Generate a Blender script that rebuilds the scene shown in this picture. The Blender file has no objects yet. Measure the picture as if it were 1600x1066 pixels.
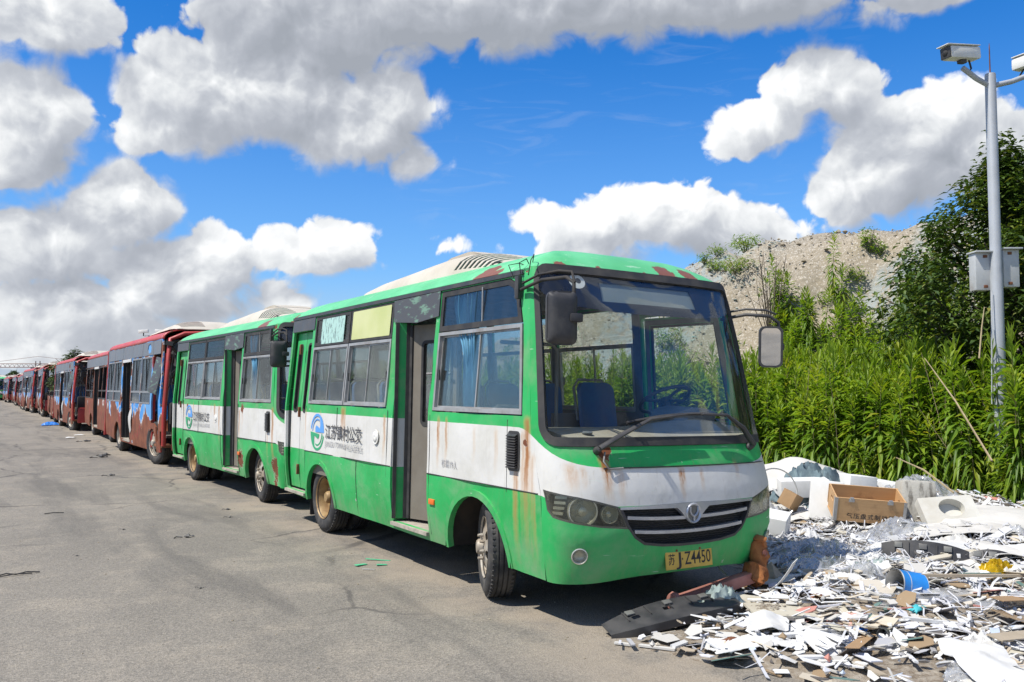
import bpy, bmesh, math, random
import numpy as np
from mathutils import Vector, Matrix, noise as mnoise
from mathutils.geometry import delaunay_2d_cdt

R = math.radians
scene = bpy.context.scene
COL = scene.collection
rng = random.Random(7)

# ------------------------------------------------------------------ node helper
class NT:
    def __init__(s, tree):
        s.t = tree; s.n = tree.nodes; s.l = tree.links
    def put(s, inp, v):
        if isinstance(v, bpy.types.NodeSocket):
            s.l.new(v, inp)
        else:
            d = inp.default_value
            if hasattr(d, '__len__'):
                v = tuple(v) if hasattr(v, '__len__') else (v,) * len(d)
                if len(v) < len(d): v = v + (1.0,) * (len(d) - len(v))
                inp.default_value = v[:len(d)]
            else:
                inp.default_value = v
    def node(s, typ, **kw):
        n = s.n.new(typ)
        for k, v in kw.items(): setattr(n, k, v)
        return n
    def math(s, op, *a, clamp=False):
        n = s.node('ShaderNodeMath', operation=op, use_clamp=clamp)
        for i, v in enumerate(a): s.put(n.inputs[i], v)
        return n.outputs[0]
    def vm(s, op, *a):
        n = s.node('ShaderNodeVectorMath', operation=op)
        for i, v in enumerate(a): s.put(n.inputs[i], v)
        return n.outputs['Value'] if op in ('LENGTH', 'DOT_PRODUCT', 'DISTANCE') else n.outputs[0]
    def noise(s, vec, scale, detail=4, rough=.55, dist=0.0, out=0, dim='3D'):
        n = s.node('ShaderNodeTexNoise', noise_dimensions=dim)
        s.put(n.inputs['Vector'], vec); s.put(n.inputs['Scale'], scale); s.put(n.inputs['Detail'], detail)
        s.put(n.inputs['Roughness'], rough); s.put(n.inputs['Distortion'], dist)
        return n.outputs[out]
    def vor(s, vec, scale, feature='F1', detail=0, rnd=1.0, out='Distance', smooth=.5, dim='3D'):
        n = s.node('ShaderNodeTexVoronoi', feature=feature, voronoi_dimensions=dim)
        s.put(n.inputs['Vector'], vec); s.put(n.inputs['Scale'], scale); s.put(n.inputs['Randomness'], rnd)
        if 'Detail' in n.inputs: s.put(n.inputs['Detail'], detail)
        if feature == 'SMOOTH_F1': s.put(n.inputs['Smoothness'], smooth)
        return n.outputs[out]
    def mix(s, f, a, b, mode='MIX'):
        n = s.node('ShaderNodeMix', data_type='RGBA', blend_type=mode, clamp_factor=True)
        s.put(n.inputs[0], f); s.put(n.inputs[6], a); s.put(n.inputs[7], b)
        return n.outputs[2]
    def ss(s, x, a, b, lo=0.0, hi=1.0, smooth=True):
        n = s.node('ShaderNodeMapRange', interpolation_type='SMOOTHSTEP' if smooth else 'LINEAR')
        for i, v in enumerate((x, a, b, lo, hi)): s.put(n.inputs[i], v)
        return n.outputs[0]
    def ramp(s, f, stops, interp='LINEAR'):
        n = s.node('ShaderNodeValToRGB'); r = n.color_ramp; r.interpolation = interp
        while len(r.elements) < len(stops): r.elements.new(.5)
        for e, (p, c) in zip(r.elements, stops):
            e.position = p; e.color = tuple(c) + (1,) if len(c) == 3 else c
        s.put(n.inputs[0], f)
        return n.outputs[0]
    def sep(s, v):
        n = s.node('ShaderNodeSeparateXYZ'); s.put(n.inputs[0], v); return n.outputs
    def comb(s, x, y, z):
        n = s.node('ShaderNodeCombineXYZ')
        for i, v in enumerate((x, y, z)): s.put(n.inputs[i], v)
        return n.outputs[0]
    def coord(s, which='Object'):
        return s.node('ShaderNodeTexCoord').outputs[which]

# ------------------------------------------------------------------ camera
cam = bpy.data.cameras.new('camera')
cam.sensor_width = 36.0
cam.lens = 36.0 * 1340 / 1600
cam.clip_start = .05; cam.clip_end = 6000
cam_o = bpy.data.objects.new('camera', cam)
COL.objects.link(cam_o)
cam_o.location = (0, 0, 1.6)
YAW = math.atan2(844, 1340)
PITCH = math.atan(73 / 1340)
cam_o.rotation_euler = (R(90) + PITCH, 0, -YAW)
scene.camera = cam_o
scene.view_settings.view_transform = 'Standard'
scene.view_settings.look = 'None'
scene.view_settings.exposure = 0.28
scene.view_settings.gamma = 1.0
scene.view_settings.use_curve_mapping = False
scene.cycles.max_bounces = 6
scene.cycles.diffuse_bounces = 3
scene.cycles.glossy_bounces = 3
scene.cycles.transparent_max_bounces = 14
scene.cycles.use_denoising = True

# ------------------------------------------------------------------ sun
SUN_DIR = Vector((0.52, -0.06, -0.852)).normalized()      # the way the light travels
sl = bpy.data.lights.new('sun', 'SUN'); sl.energy = 5.0; sl.angle = R(.53); sl.color = (1.0, .955, .88)
so = bpy.data.objects.new('sun', sl); COL.objects.link(so)
so.rotation_euler = SUN_DIR.to_track_quat('-Z', 'Y').to_euler()
so.location = (-10, 0, 20)

# ------------------------------------------------------------------ sky with cumulus
CLOUDS = [(0.045,0.273,0.059,0.055),(0.029,0.227,0.064,0.037),(0.048,0.368,0.085,0.035),(0.199,0.313,0.082,0.061),(0.302,0.336,0.124,0.075),(0.368,0.293,0.104,0.044),(0.419,0.323,0.049,0.041),(0.442,0.261,0.037,0.021),(0.167,0.276,0.049,0.029),(0.323,0.397,0.141,0.057),(0.486,0.419,0.190,0.048),(0.638,0.429,0.206,0.041),(0.823,0.426,0.200,0.037),(1.005,0.405,0.078,0.024),(0.054,0.147,0.078,0.051),(0.125,0.186,0.057,0.049),(0.171,0.121,0.086,0.044),(0.226,0.134,0.034,0.045),(0.079,0.090,0.092,0.033),(0.204,0.088,0.074,0.021),(0.068,0.047,0.085,0.026),(0.166,0.059,0.099,0.019),(0.305,0.152,0.039,0.021),(0.355,0.159,0.052,0.030),(0.299,0.102,0.034,0.017),(0.487,0.164,0.018,0.009),(0.596,0.190,0.032,0.026),(0.682,0.192,0.073,0.036),(0.748,0.198,0.079,0.039),(0.820,0.173,0.062,0.032),(0.870,0.174,0.015,0.017),(0.637,0.157,0.074,0.024),(0.849,0.293,0.051,0.030),(0.898,0.329,0.056,0.037),(0.945,0.310,0.042,0.032),(0.835,0.270,0.038,0.017),(0.988,0.240,0.078,0.065),(1.020,0.275,0.065,0.044),(0.942,0.211,0.042,0.030),(1.084,0.229,0.066,0.044),(0.895,0.169,0.009,0.007)]
def cloud_body():
    """large shapes of the clouds, in azimuth and elevation"""
    g = bpy.data.node_groups.new('cloud_body', 'ShaderNodeTree')
    g.interface.new_socket('P', in_out='INPUT', socket_type='NodeSocketVector')
    g.interface.new_socket('Body', in_out='OUTPUT', socket_type='NodeSocketFloat')
    t = NT(g); gi = t.node('NodeGroupInput'); go = t.node('NodeGroupOutput'); P = gi.outputs[0]; B = None
    for (a, e, ra, re) in CLOUDS:
        k = min(1.0, re / .04)
        b = t.math('MULTIPLY_ADD', t.vm('LENGTH', t.vm('MULTIPLY_ADD', P, (1 / ra, 1 / re, 0), (-a / ra, -e / re, 0))), -k, k)
        if B is None: B = b
        else: B = t.math('SMOOTH_MAX', B, b, .25)
    # the rest of the dome: the same broken cumulus cover, laid by noise
    xyz = t.sep(P)
    off = t.math('ADD', t.ss(t.math('ABSOLUTE', t.math('SUBTRACT', xyz[0], .565)), .58, .72), t.ss(xyz[1], .44, .52), clamp=True)
    gen = t.math('MULTIPLY', t.math('SUBTRACT', t.noise(P, 4.0, 2, .5, dim='2D'), .52), 5.0)
    gen = t.math('SUBTRACT', gen, t.math('MULTIPLY', t.math('SUBTRACT', 1.0, off), 6.0))
    t.l.new(t.math('MAXIMUM', B, gen), go.inputs[0])
    return g
def cloud_detail():
    """billows and wisps"""
    g = bpy.data.node_groups.new('cloud_detail', 'ShaderNodeTree')
    g.interface.new_socket('P', in_out='INPUT', socket_type='NodeSocketVector')
    g.interface.new_socket('Detail', in_out='OUTPUT', socket_type='NodeSocketFloat')
    t = NT(g); gi = t.node('NodeGroupInput'); go = t.node('NodeGroupOutput'); P = gi.outputs[0]
    warp = t.vm('MULTIPLY', t.vm('SUBTRACT', t.noise(P, 14, 2, .5, out=1, dim='2D'), (.5, .5, .5)), (.035, .035, 0))
    Q = t.vm('ADD', P, warp)
    vd = t.vor(Q, 17, 'F1', 3, dim='2D')
    bil = t.math('SUBTRACT', .42, t.math('MULTIPLY', vd, vd))
    fb = t.math('SUBTRACT', t.noise(Q, 9, 9, .65, dim='2D'), .5)
    t.l.new(t.math('ADD', t.math('MULTIPLY', bil, .36), t.math('MULTIPLY', fb, 1.05)), go.inputs[0])
    return g
CB, CD = cloud_body(), cloud_detail()
world = bpy.data.worlds.new('World'); scene.world = world; world.use_nodes = True
t = NT(world.node_tree); t.n.clear()
dirv = t.vm('NORMALIZE', t.coord('Generated'))
sx_, sy_, sz_ = t.sep(dirv)
az = t.math('ARCTAN2', sx_, sy_)
el = t.math('ARCSINE', sz_)
P0 = t.comb(az, el, 0.0)
def grp(g, p):
    n = t.node('ShaderNodeGroup'); n.node_tree = g; t.put(n.inputs[0], p); return n.outputs[0]
def dens(body, det): return t.math('ADD', t.math('MULTIPLY_ADD', t.math('MINIMUM', body, .6), 1.3, .27), det)
b0, b2 = grp(CB, P0), grp(CB, t.vm('ADD', P0, (-.028, .042, 0)))
b1 = t.math('MULTIPLY_ADD', t.math('SUBTRACT', b2, b0), .34, b0)
f0 = (dens(b0, grp(CD, P0)), b0)
f1 = (dens(b1, grp(CD, t.vm('ADD', P0, (-.010, .014, 0)))), b1)
f2 = (None, b2)
soft = t.ss(t.math('SUBTRACT', b2, b0), -.05, .35)              # undersides fray, tops stay crisp
alpha = t.ss(f0[0], t.math('MULTIPLY', soft, -.07), t.math('MULTIPLY_ADD', soft, .30, .21))
lit = t.math('MULTIPLY', t.math('SUBTRACT', f0[0], f1[0]), .72)
lit2 = t.math('MULTIPLY', t.math('SUBTRACT', f0[1], f2[1]), .27)
thin = t.ss(f0[0], .75, .1, 0, .22)
shade = t.math('ADD', t.math('ADD', t.math('ADD', lit, lit2), thin), .46)
high = t.ss(el, .33, .40, 0, .40)           # the sheet overhead is seen from below
shade = t.math('ADD', t.math('SUBTRACT', shade, high), t.ss(el, .14, .04, 0, .14))
ccol = t.ramp(shade, [(0.0, (.31, .335, .38)), (.3, (.375, .40, .45)), (.55, (.48, .505, .55)), (.8, (.68, .70, .72)), (1.0, (.84, .85, .86))])
sky = t.node('ShaderNodeTexSky', sky_type='NISHITA')
sky.sun_disc = False; sky.sun_elevation = math.asin(-SUN_DIR.z); sky.sun_rotation = R(270)
sky.air_density = 1.0; sky.dust_density = .3; sky.ozone_density = 3.0; sky.altitude = 0
hs = t.node('ShaderNodeHueSaturation'); hs.inputs['Hue'].default_value = .497; hs.inputs['Saturation'].default_value = 1.38; hs.inputs['Value'].default_value = 1.0
t.l.new(sky.outputs[0], hs.inputs['Color'])
SKY = .118
skyc = t.vm('SCALE', hs.outputs[0], (0, 0, 0)); skyc.node.inputs['Scale'].default_value = SKY
# thin cirrus streaks low over the left half
cir = t.noise(t.vm('MULTIPLY', P0, (10, 55, 1)), 1.0, 5, .6, 1.0, dim='2D')
cir = t.math('MULTIPLY', t.ss(cir, .5, .75), t.ss(t.noise(P0, 5, 1, dim='2D'), .5, .68))
skyc = t.mix(1.0, skyc, (.62, .92, 1.22), 'MULTIPLY')
skyc = t.mix(t.math('MULTIPLY', cir, .10), skyc, (.5, .56, .66))
skyc = t.mix(t.ss(el, .42, .02, 0, .38), skyc, (.30, .47, .74))
skyc = t.mix(t.ss(el, .15, -.02), skyc, (.42, .48, .58))          # whitish air low down
col = t.mix(alpha, skyc, ccol)
bg = t.node('ShaderNodeBackground'); t.put(bg.inputs['Color'], col); bg.inputs['Strength'].default_value = 1.0
wo = t.node('ShaderNodeOutputWorld'); t.l.new(bg.outputs[0], wo.inputs[0])
world.cycles.sampling_method = 'MANUAL'; world.cycles.sample_map_resolution = 512

# ------------------------------------------------------------------ mesh helpers
def link(o, parent=None):
    COL.objects.link(o)
    if parent is not None: o.parent = parent
    return o
def tag(o, label=None, cat=None, group=None, kind=None):
    if label: o['label'] = label
    if cat: o['category'] = cat
    if group: o['group'] = group
    if kind: o['kind'] = kind
    return o
def empty(name, loc=(0, 0, 0), rot=(0, 0, 0)):
    o = bpy.data.objects.new(name, None); o.empty_display_size = .2
    o.location = loc; o.rotation_euler = rot
    return link(o)
def copy_tree(o, parent=None, swap=None):
    c = o.copy(); link(c, parent)
    for ch in list(o.children): copy_tree(ch, c)
    return c
class MB:
    """collects shapes; build() links them as one mesh object"""
    def __init__(s): s.v = []; s.f = []
    def add(s, vs, fs):
        b = len(s.v); s.v += [tuple(v) for v in vs]; s.f += [tuple(b + i for i in f) for f in fs]; return s
    def box(s, c, d, rot=None, bev=0.0):
        x, y, z = (k / 2 for k in d)
        if bev <= 0:
            vs = [(-x,-y,-z),(x,-y,-z),(x,y,-z),(-x,y,-z),(-x,-y,z),(x,-y,z),(x,y,z),(-x,y,z)]
            fs = [(0,3,2,1),(4,5,6,7),(0,1,5,4),(1,2,6,5),(2,3,7,6),(3,0,4,7)]
        else:
            bm = bmesh.new(); bmesh.ops.create_cube(bm, size=1)
            for v in bm.verts: v.co = (v.co.x * d[0], v.co.y * d[1], v.co.z * d[2])
            bmesh.ops.bevel(bm, geom=bm.edges[:], offset=bev, segments=2, affect='EDGES', profile=.6)
            bm.verts.index_update()
            vs = [v.co[:] for v in bm.verts]; fs = [[v.index for v in f.verts] for f in bm.faces]; bm.free()
        M = rot if rot is not None else Matrix.Identity(3)
        return s.add([M @ Vector(v) + Vector(c) for v in vs], fs)
    def tube(s, pts, r, seg=8, caps=True, flat=None):
        pts = [Vector(p) for p in pts]; n = len(pts)
        rs = r if hasattr(r, '__len__') else [r] * n
        vs, fs = [], []; up = None
        for i, p in enumerate(pts):
            d = (pts[min(i + 1, n - 1)] - pts[max(i - 1, 0)])
            d = d.normalized() if d.length > 1e-9 else Vector((0, 0, 1))
            if up is None:
                up = Vector((0, 0, 1)) if abs(d.z) < .9 else Vector((1, 0, 0))
            a = d.cross(up)
            if a.length < 1e-6: a = d.orthogonal()
            a.normalize(); b = a.cross(d).normalized(); up = b
            for k in range(seg):
                th = 2 * math.pi * k / seg
                ca, sa = math.cos(th), math.sin(th)
                if flat: sa *= flat
                vs.append(p + (a * ca + b * sa) * rs[i])
        for i in range(n - 1):
            for k in range(seg):
                k2 = (k + 1) % seg
                fs.append((i*seg+k, i*seg+k2, (i+1)*seg+k2, (i+1)*seg+k))
        if caps:
            fs.append(tuple(range(seg))[::-1]); fs.append(tuple((n-1)*seg + k for k in range(seg)))
        return s.add(vs, [f[::-1] for f in fs])
    def lathe(s, prof, c, axis='X', seg=32, closed=False, a0=0, a1=2*math.pi):
        """prof: list of (r, h) ; h along axis"""
        vs, fs = [], []; n = len(prof)
        full = abs(a1 - a0 - 2*math.pi) < 1e-6
        m = seg if full else seg + 1
        for k in range(m):
            th = a0 + (a1 - a0) * k / seg; ca, sa = math.cos(th), math.sin(th)
            for (r, h) in prof:
                if axis == 'X': v = (h, r*ca, r*sa)
                elif axis == 'Y': v = (r*sa, h, r*ca)
                else: v = (r*ca, r*sa, h)
                vs.append(Vector(v) + Vector(c))
        pn = n if closed else n - 1
        for k in range(seg):
            k2 = (k + 1) % m
            for i in range(pn):
                i2 = (i + 1) % n
                fs.append((k*n+i, k*n+i2, k2*n+i2, k2*n+i))
        return s.add(vs, fs)
    def prism(s, poly, fmap, t0, t1):
        n = len(poly)
        vs = [fmap(a, b, t0) for a, b in poly] + [fmap(a, b, t1) for a, b in poly]
        fs = [tuple(range(n))[::-1], tuple(range(n, 2*n))] + [(i, (i+1) % n, n+(i+1) % n, n+i) for i in range(n)]
        return s.add(vs, fs)
    def build(s, name, mat, parent=None, smooth=35, fix=True, loc=None):
        me = bpy.data.meshes.new(name); me.from_pydata(s.v, [], s.f)
        if fix:
            bm = bmesh.new(); bm.from_mesh(me); bmesh.ops.recalc_face_normals(bm, faces=bm.faces[:]); bm.to_mesh(me); bm.free()
        if mat: me.materials.append(mat)
        if smooth:
            me.polygons.foreach_set('use_smooth', [True] * len(me.polygons)); me.update()
            me.set_sharp_from_angle(angle=R(smooth))
        o = bpy.data.objects.new(name, me)
        if loc is not None: o.location = loc
        return link(o, parent)
def rotm(rx=0, ry=0, rz=0):
    return (Matrix.Rotation(R(rz), 3, 'Z') @ Matrix.Rotation(R(ry), 3, 'Y') @ Matrix.Rotation(R(rx), 3, 'X'))
def rrect(y0, y1, z0, z1, r=.03, n=4, rs=None):
    """rounded rectangle, corners (y0z0, y1z0, y1z1, y0z1)"""
    rs = rs or (r, r, r, r); out = []
    for (cy, cz, a, rr) in ((y0, z0, 180, rs[0]), (y1, z0, 270, rs[1]), (y1, z1, 0, rs[2]), (y0, z1, 90, rs[3])):
        sy = 1 if cy == y0 else -1; sz = 1 if cz == z0 else -1
        for k in range(n + 1):
            th = R(a + 90 * k / n)
            out.append((cy + sy*rr + rr*math.cos(th), cz + sz*rr + rr*math.sin(th)))
    return out
def inside(p, poly):
    x, y = p; c = False; n = len(poly); j = n - 1
    for i in range(n):
        xi, yi = poly[i]; xj, yj = poly[j]
        if (yi > y) != (yj > y) and x < (xj - xi) * (y - yi) / (yj - yi) + xi: c = not c
        j = i
    return c
def resample(poly, step):
    out = []
    for i, p in enumerate(poly):
        q = poly[(i + 1) % len(poly)]; L = math.hypot(q[0]-p[0], q[1]-p[1])
        k = max(1, int(math.ceil(L / step)))
        for j in range(k): out.append((p[0] + (q[0]-p[0])*j/k, p[1] + (q[1]-p[1])*j/k))
    return out
def nrm(fm, u, v, e=.004):
    a = Vector(fm(u + e, v)) - Vector(fm(u - e, v)); b = Vector(fm(u, v + e)) - Vector(fm(u, v - e))
    n = a.cross(b)
    return n.normalized() if n.length > 1e-12 else Vector((0, 0, 1))
def panel(mb, outline, fm, thick=.02, holes=(), step=.12, off=0.0, sign=1, dent=None):
    """a sheet cut to an outline with holes in its own (u, v) plane, laid on the surface fm and given thickness"""
    loops = [resample(outline, step)] + [resample(h, step) for h in holes]
    vs, es = [], []
    for lp in loops:
        b = len(vs); vs += [Vector(p) for p in lp]; es += [(b+i, b+(i+1) % len(lp)) for i in range(len(lp))]
    us = [p[0] for p in loops[0]]; ws = [p[1] for p in loops[0]]
    allb = np.array([v[:] for v in vs])
    u = min(us) + step * .5
    while u < max(us):
        w = min(ws) + step * .5
        while w < max(ws):
            p = (u, w)
            if inside(p, loops[0]) and not any(inside(p, h) for h in loops[1:]):
                if ((allb - np.array(p)) ** 2).sum(1).min() > (step * .38) ** 2: vs.append(Vector(p))
            w += step
        u += step
    ov, oe, of = delaunay_2d_cdt(vs, es, [], 0, 1e-6)[:3]
    tris = []
    for f in of:
        c = (sum(ov[i][0] for i in f) / len(f), sum(ov[i][1] for i in f) / len(f))
        if inside(c, loops[0]) and not any(inside(c, h) for h in loops[1:]): tris.append(tuple(f))
    used = sorted({i for f in tris for i in f}); mp = {k: i for i, k in enumerate(used)}
    tris = [tuple(mp[i] for i in f) for f in tris]
    top, bot = [], []
    for k in used:
        a, b = ov[k][0], ov[k][1]
        p = Vector(fm(a, b)); n = nrm(fm, a, b) * sign
        d = off + (dent(a, b) if dent else 0)
        top.append(p + n * d); bot.append(p + n * (d - thick))
    n = len(used); edges = {}
    for f in tris:
        for i in range(3):
            e = (f[i], f[(i+1) % 3]); edges[e] = edges.get(e, 0) + 1
    fs = list(tris)
    fs += [tuple(n + i for i in f[::-1]) for f in tris]
    for (a, b) in edges:
        if (b, a) not in edges: fs.append((b, a, n + a, n + b))
    if sign < 0: fs = [f[::-1] for f in fs]
    mb.add(top + bot, fs)
    return mb
def pobj(name, mat, parent, outline, fm, thick=.02, holes=(), step=.12, off=0.0, sign=1, dent=None, smooth=30):
    return panel(MB(), outline, fm, thick, holes, step, off, sign, dent).build(name, mat, parent, smooth, fix=False)
def grow(poly, d):
    """offset a counter-clockwise polygon outwards by d (inwards if negative)"""
    n = len(poly); out = []
    area = sum(poly[i][0]*poly[(i+1) % n][1] - poly[(i+1) % n][0]*poly[i][1] for i in range(n))
    sg = 1 if area > 0 else -1
    for i in range(n):
        a, p, b = Vector(poly[i-1]), Vector(poly[i]), Vector(poly[(i+1) % n])
        e1 = (p - a); e2 = (b - p)
        if e1.length < 1e-9 or e2.length < 1e-9: out.append(tuple(p)); continue
        n1 = Vector((e1.y, -e1.x)).normalized(); n2 = Vector((e2.y, -e2.x)).normalized()
        m = n1 + n2
        m = m / max(.35, m.dot(n1)) if m.length > 1e-6 else n1
        out.append(tuple(p + m * d * sg))
    return out
def text_mesh(name, body, mat, parent, size, origin, xdir, ydir, width=None, lift=.004, weight=0.0, spacing=1.0):
    c = bpy.data.curves.new(name, 'FONT'); c.body = body; c.size = 1; c.extrude = 0.0; c.offset = weight; c.space_character = spacing
    c.resolution_u = 3
    o = bpy.data.objects.new(name, c); COL.objects.link(o); bpy.context.view_layer.update()
    me = bpy.data.meshes.new_from_object(o.evaluated_get(bpy.context.evaluated_depsgraph_get()))
    bpy.data.objects.remove(o); bpy.data.curves.remove(c)
    xs = [v.co.x for v in me.vertices]; x0, x1 = min(xs), max(xs)
    kx = size if width is None else width / (x1 - x0)
    X, Y = Vector(xdir).normalized(), Vector(ydir).normalized(); Nn = X.cross(Y)
    for v in me.vertices:
        v.co = Vector(origin) + X * ((v.co.x - x0) * kx) + Y * (v.co.y * size) + Nn * lift
    me.name = name; me.materials.clear(); me.materials.append(mat)
    return link(bpy.data.objects.new(name, me), parent)
# ------------------------------------------------------------------ materials
def newmat(name):
    m = bpy.data.materials.new(name); m.use_nodes = True
    t = NT(m.node_tree); t.n.clear()
    out = t.node('ShaderNodeOutputMaterial'); b = t.node('ShaderNodeBsdfPrincipled')
    t.l.new(b.outputs[0], out.inputs[0])
    t.b = b; t.out = out; t.m = m
    return t
def fin(t, col=None, rough=None, bump=None, bstr=.3, bdist=.01, **kw):
    if col is not None: t.put(t.b.inputs['Base Color'], col)
    if rough is not None: t.put(t.b.inputs['Roughness'], rough)
    if bump is not None:
        n = t.node('ShaderNodeBump'); n.inputs['Strength'].default_value = bstr; n.inputs['Distance'].default_value = bdist
        t.put(n.inputs['Height'], bump); t.l.new(n.outputs[0], t.b.inputs['Normal'])
    for k, v in kw.items(): t.put(t.b.inputs[k.replace('_', ' ')], v)
    return t.m
def rnd(t): return t.node('ShaderNodeObjectInfo').outputs['Random']
def shifted(t):
    """object coordinates, moved by a random amount for each object so that copies differ"""
    r = rnd(t); return t.vm('ADD', t.coord(), t.comb(t.math('MULTIPLY', r, 37), t.math('MULTIPLY', r, 17), t.math('MULTIPLY', r, 53)))
def stained(name, c1, c2, rough=.6, scale=3.0, metal=0.0, dirt=(.12, .09, .06), amount=.35, bstr=.15, fine=40, spec=None):
    """a plain material with uneven tone, patchy dirt and a little relief"""
    t = newmat(name); p = shifted(t)
    n1 = t.noise(p, scale, 6, .6); n2 = t.noise(p, scale * .45, 5, .65, .6); n3 = t.noise(p, fine, 4, .6)
    c = t.mix(t.ss(n1, .35, .68), c1, c2)
    c = t.mix(t.math('MULTIPLY', t.ss(n2, .5, .72), amount), c, dirt)
    kw = dict(Metallic=metal)
    return fin(t, c, t.ss(n1, .3, .7, max(.03, rough - .1), min(1, rough + .12)), n3, bstr, .004, **kw)
def flat(name, c, rough=.6, metal=0.0):
    t = newmat(name); n = t.noise(t.coord(), 25, 4); return fin(t, t.mix(t.ss(n, .3, .7, 0, .35), c, tuple(k * .8 for k in c)), rough, Metallic=metal)

GREEN = (.014, .34, .075); GREEN2 = (.026, .41, .105); WHITE = (.66, .65, .615); RUST = (.13, .042, .02)
def livery(name, side, front, chips, dusty=0.0):
    t = newmat(name); p = t.coord(); x, y, z = t.sep(p); q = shifted(t)
    big = t.noise(q, 1.3, 5, .6); med = t.noise(q, 7, 6, .62)
    g = t.mix(t.ss(big, .35, .65), GREEN, GREEN2)
    g = t.mix(t.math('MULTIPLY', t.ss(z, 1.7, 2.4), .35), g, (.10, .48, .2))       # sun-bleached towards the roof
    zt = t.ss(y, .08, .72, 1.045, 1.31); zb = t.ss(y, .05, .5, .80, .865)
    wob = t.math('MULTIPLY', t.math('SUBTRACT', med, .5), .006)
    zz = t.math('ADD', z, wob)
    w = t.math('MULTIPLY', t.math('GREATER_THAN', zz, zb), t.math('LESS_THAN', zz, zt))
    wc = t.mix(t.ss(big, .4, .7), WHITE, (.60, .59, .54))
    c = t.mix(w, g, wc)
    # grime: thin vertical runs and patchy film
    run = t.noise(t.vm('MULTIPLY', q, (30, 30, 1.2)), 1.0, 5, .6)
    c = t.mix(t.math('MULTIPLY', t.ss(run, .56, .8), .30 + dusty), c, (.22, .17, .10))
    film = t.noise(q, 2.2, 6, .7, .4)
    c = t.mix(t.math('MULTIPLY', t.ss(film, .44, .72), .30 + dusty), c, (.36, .34, .27))
    dst = t.math('MULTIPLY', t.noise(t.vm('MULTIPLY', q, (9, 9, 4)), 1.0, 7, .7), t.ss(z, .95, .30))
    c = t.mix(t.math('MULTIPLY', t.ss(dst, .32, .62), .22), c, (.33, .28, .21))
    # pale scratches
    scr = t.noise(t.vm('MULTIPLY', t.vm('ADD', q, (0, 3, 0)), (4, 5, 60)), 1.0, 2, .4)
    c = t.mix(t.math('MULTIPLY', t.ss(scr, .735, .76), .5), c, (.6, .68, .6))
    # rust runs
    acc = None
    n1 = t.math('MULTIPLY', t.math('SUBTRACT', t.noise(t.comb(0.0, 0.0, t.math('MULTIPLY', z, 5.0)), 1.5, 4), .5), .07)
    n2 = t.noise(t.vm('MULTIPLY', p, (60, 60, 2.5)), 1.0, 4, .6)
    sidem = t.math('GREATER_THAN', y, .42); frm = t.math('LESS_THAN', y, .42)
    for (lst, cc, msk) in ((side, y, sidem), (front, x, frm)):
        for (y0, ztop, ln, wd, k) in lst:
            d = t.math('ABSOLUTE', t.math('ADD', t.math('SUBTRACT', cc, y0), n1))
            m = t.math('MULTIPLY', t.ss(d, wd * 1.7, wd * .2), t.ss(z, ztop - ln, ztop - ln * .25, 0, 1))
            m = t.math('MULTIPLY', t.math('MULTIPLY', m, t.ss(t.math('ADD', z, t.math('MULTIPLY', n2, .08)), ztop + .05, ztop - .01)), msk)
            m = t.math('MULTIPLY', m, k)
            acc = m if acc is None else t.math('MAXIMUM', acc, m)
    if acc is not None:
        acc = t.math('MULTIPLY', acc, t.ss(n2, .25, .65, .4, 1.15))
        c = t.mix(t.math('MULTIPLY', acc, .95), c, t.mix(acc, (.60, .36, .14), (.33, .13, .035)))
    # chipped paint down to rust
    ch = None
    cn = t.noise(q, 14, 8, .7, .5)
    for (cx, cy, cz, r) in chips:
        d = t.vm('LENGTH', t.vm('SUBTRACT', p, (cx, cy, cz)))
        m = t.math('ADD', t.ss(d, r, r * .2, -.5, .55, smooth=False), t.math('MULTIPLY', t.math('SUBTRACT', cn, .5), 2.0))
        ch = m if ch is None else t.math('MAXIMUM', ch, m)
    allc = t.math('ADD', t.math('SUBTRACT', t.noise(q, 5, 9, .75), .685), 0.0)
    ch = allc if ch is None else t.math('MAXIMUM', ch, allc)
    chm = t.math('GREATER_THAN', ch, .03)
    rc = t.mix(t.noise(q, 30, 5), RUST, (.22, .08, .035))
    rim = t.math('GREATER_THAN', ch, .0)
    c = t.mix(t.math('MULTIPLY', rim, .8), c, (.55, .6, .52)); c = t.mix(chm, c, rc)
    ro = t.math('ADD', t.ss(film, .35, .7, .38, .66), t.math('MULTIPLY', chm, .35))
    bump = t.math('ADD', t.math('MULTIPLY', t.noise(p, 1.9, 4, .5), 1.6), t.math('MULTIPLY', chm, -.05))
    return fin(t, c, ro, bump, .22, .05, Specular_IOR_Level=.4)

SIDE1 = [(1.945, 1.36, .50, .022, 1), (1.80, 1.36, .46, .02, .9), (1.02, 1.30, .42, .025, .35), (.735, 1.03, .75, .03, .75), (.60, 1.40, 1.1, .035, 1.0), (.655, 1.3, .9, .018, .6), (.53, 1.15, .9, .03, .45), (.50, .9, .6, .02, .5), (4.12, 1.40, .34, .045, 1.0), (4.06, 1.40, .5, .025, .7), (3.06, 1.34, .5, .025, .9), (1.35, 1.3, .35, .02, .3), (4.8, 1.36, .2, .02, .4), (5.27, 1.36, .5, .02, .6)]
FRONT1 = [(-.70, 1.16, .38, .03, 1.0), (-.93, 1.10, .25, .035, .55), (-.86, 1.08, .2, .02, .5), (-.60, 1.05, .26, .025, .5), (-.08, 1.06, .28, .02, .9), (-.055, 1.06, .2, .015, .8), (.12, 1.05, .22, .018, .5), (.5, 1.1, .2, .02, .4)]
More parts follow.
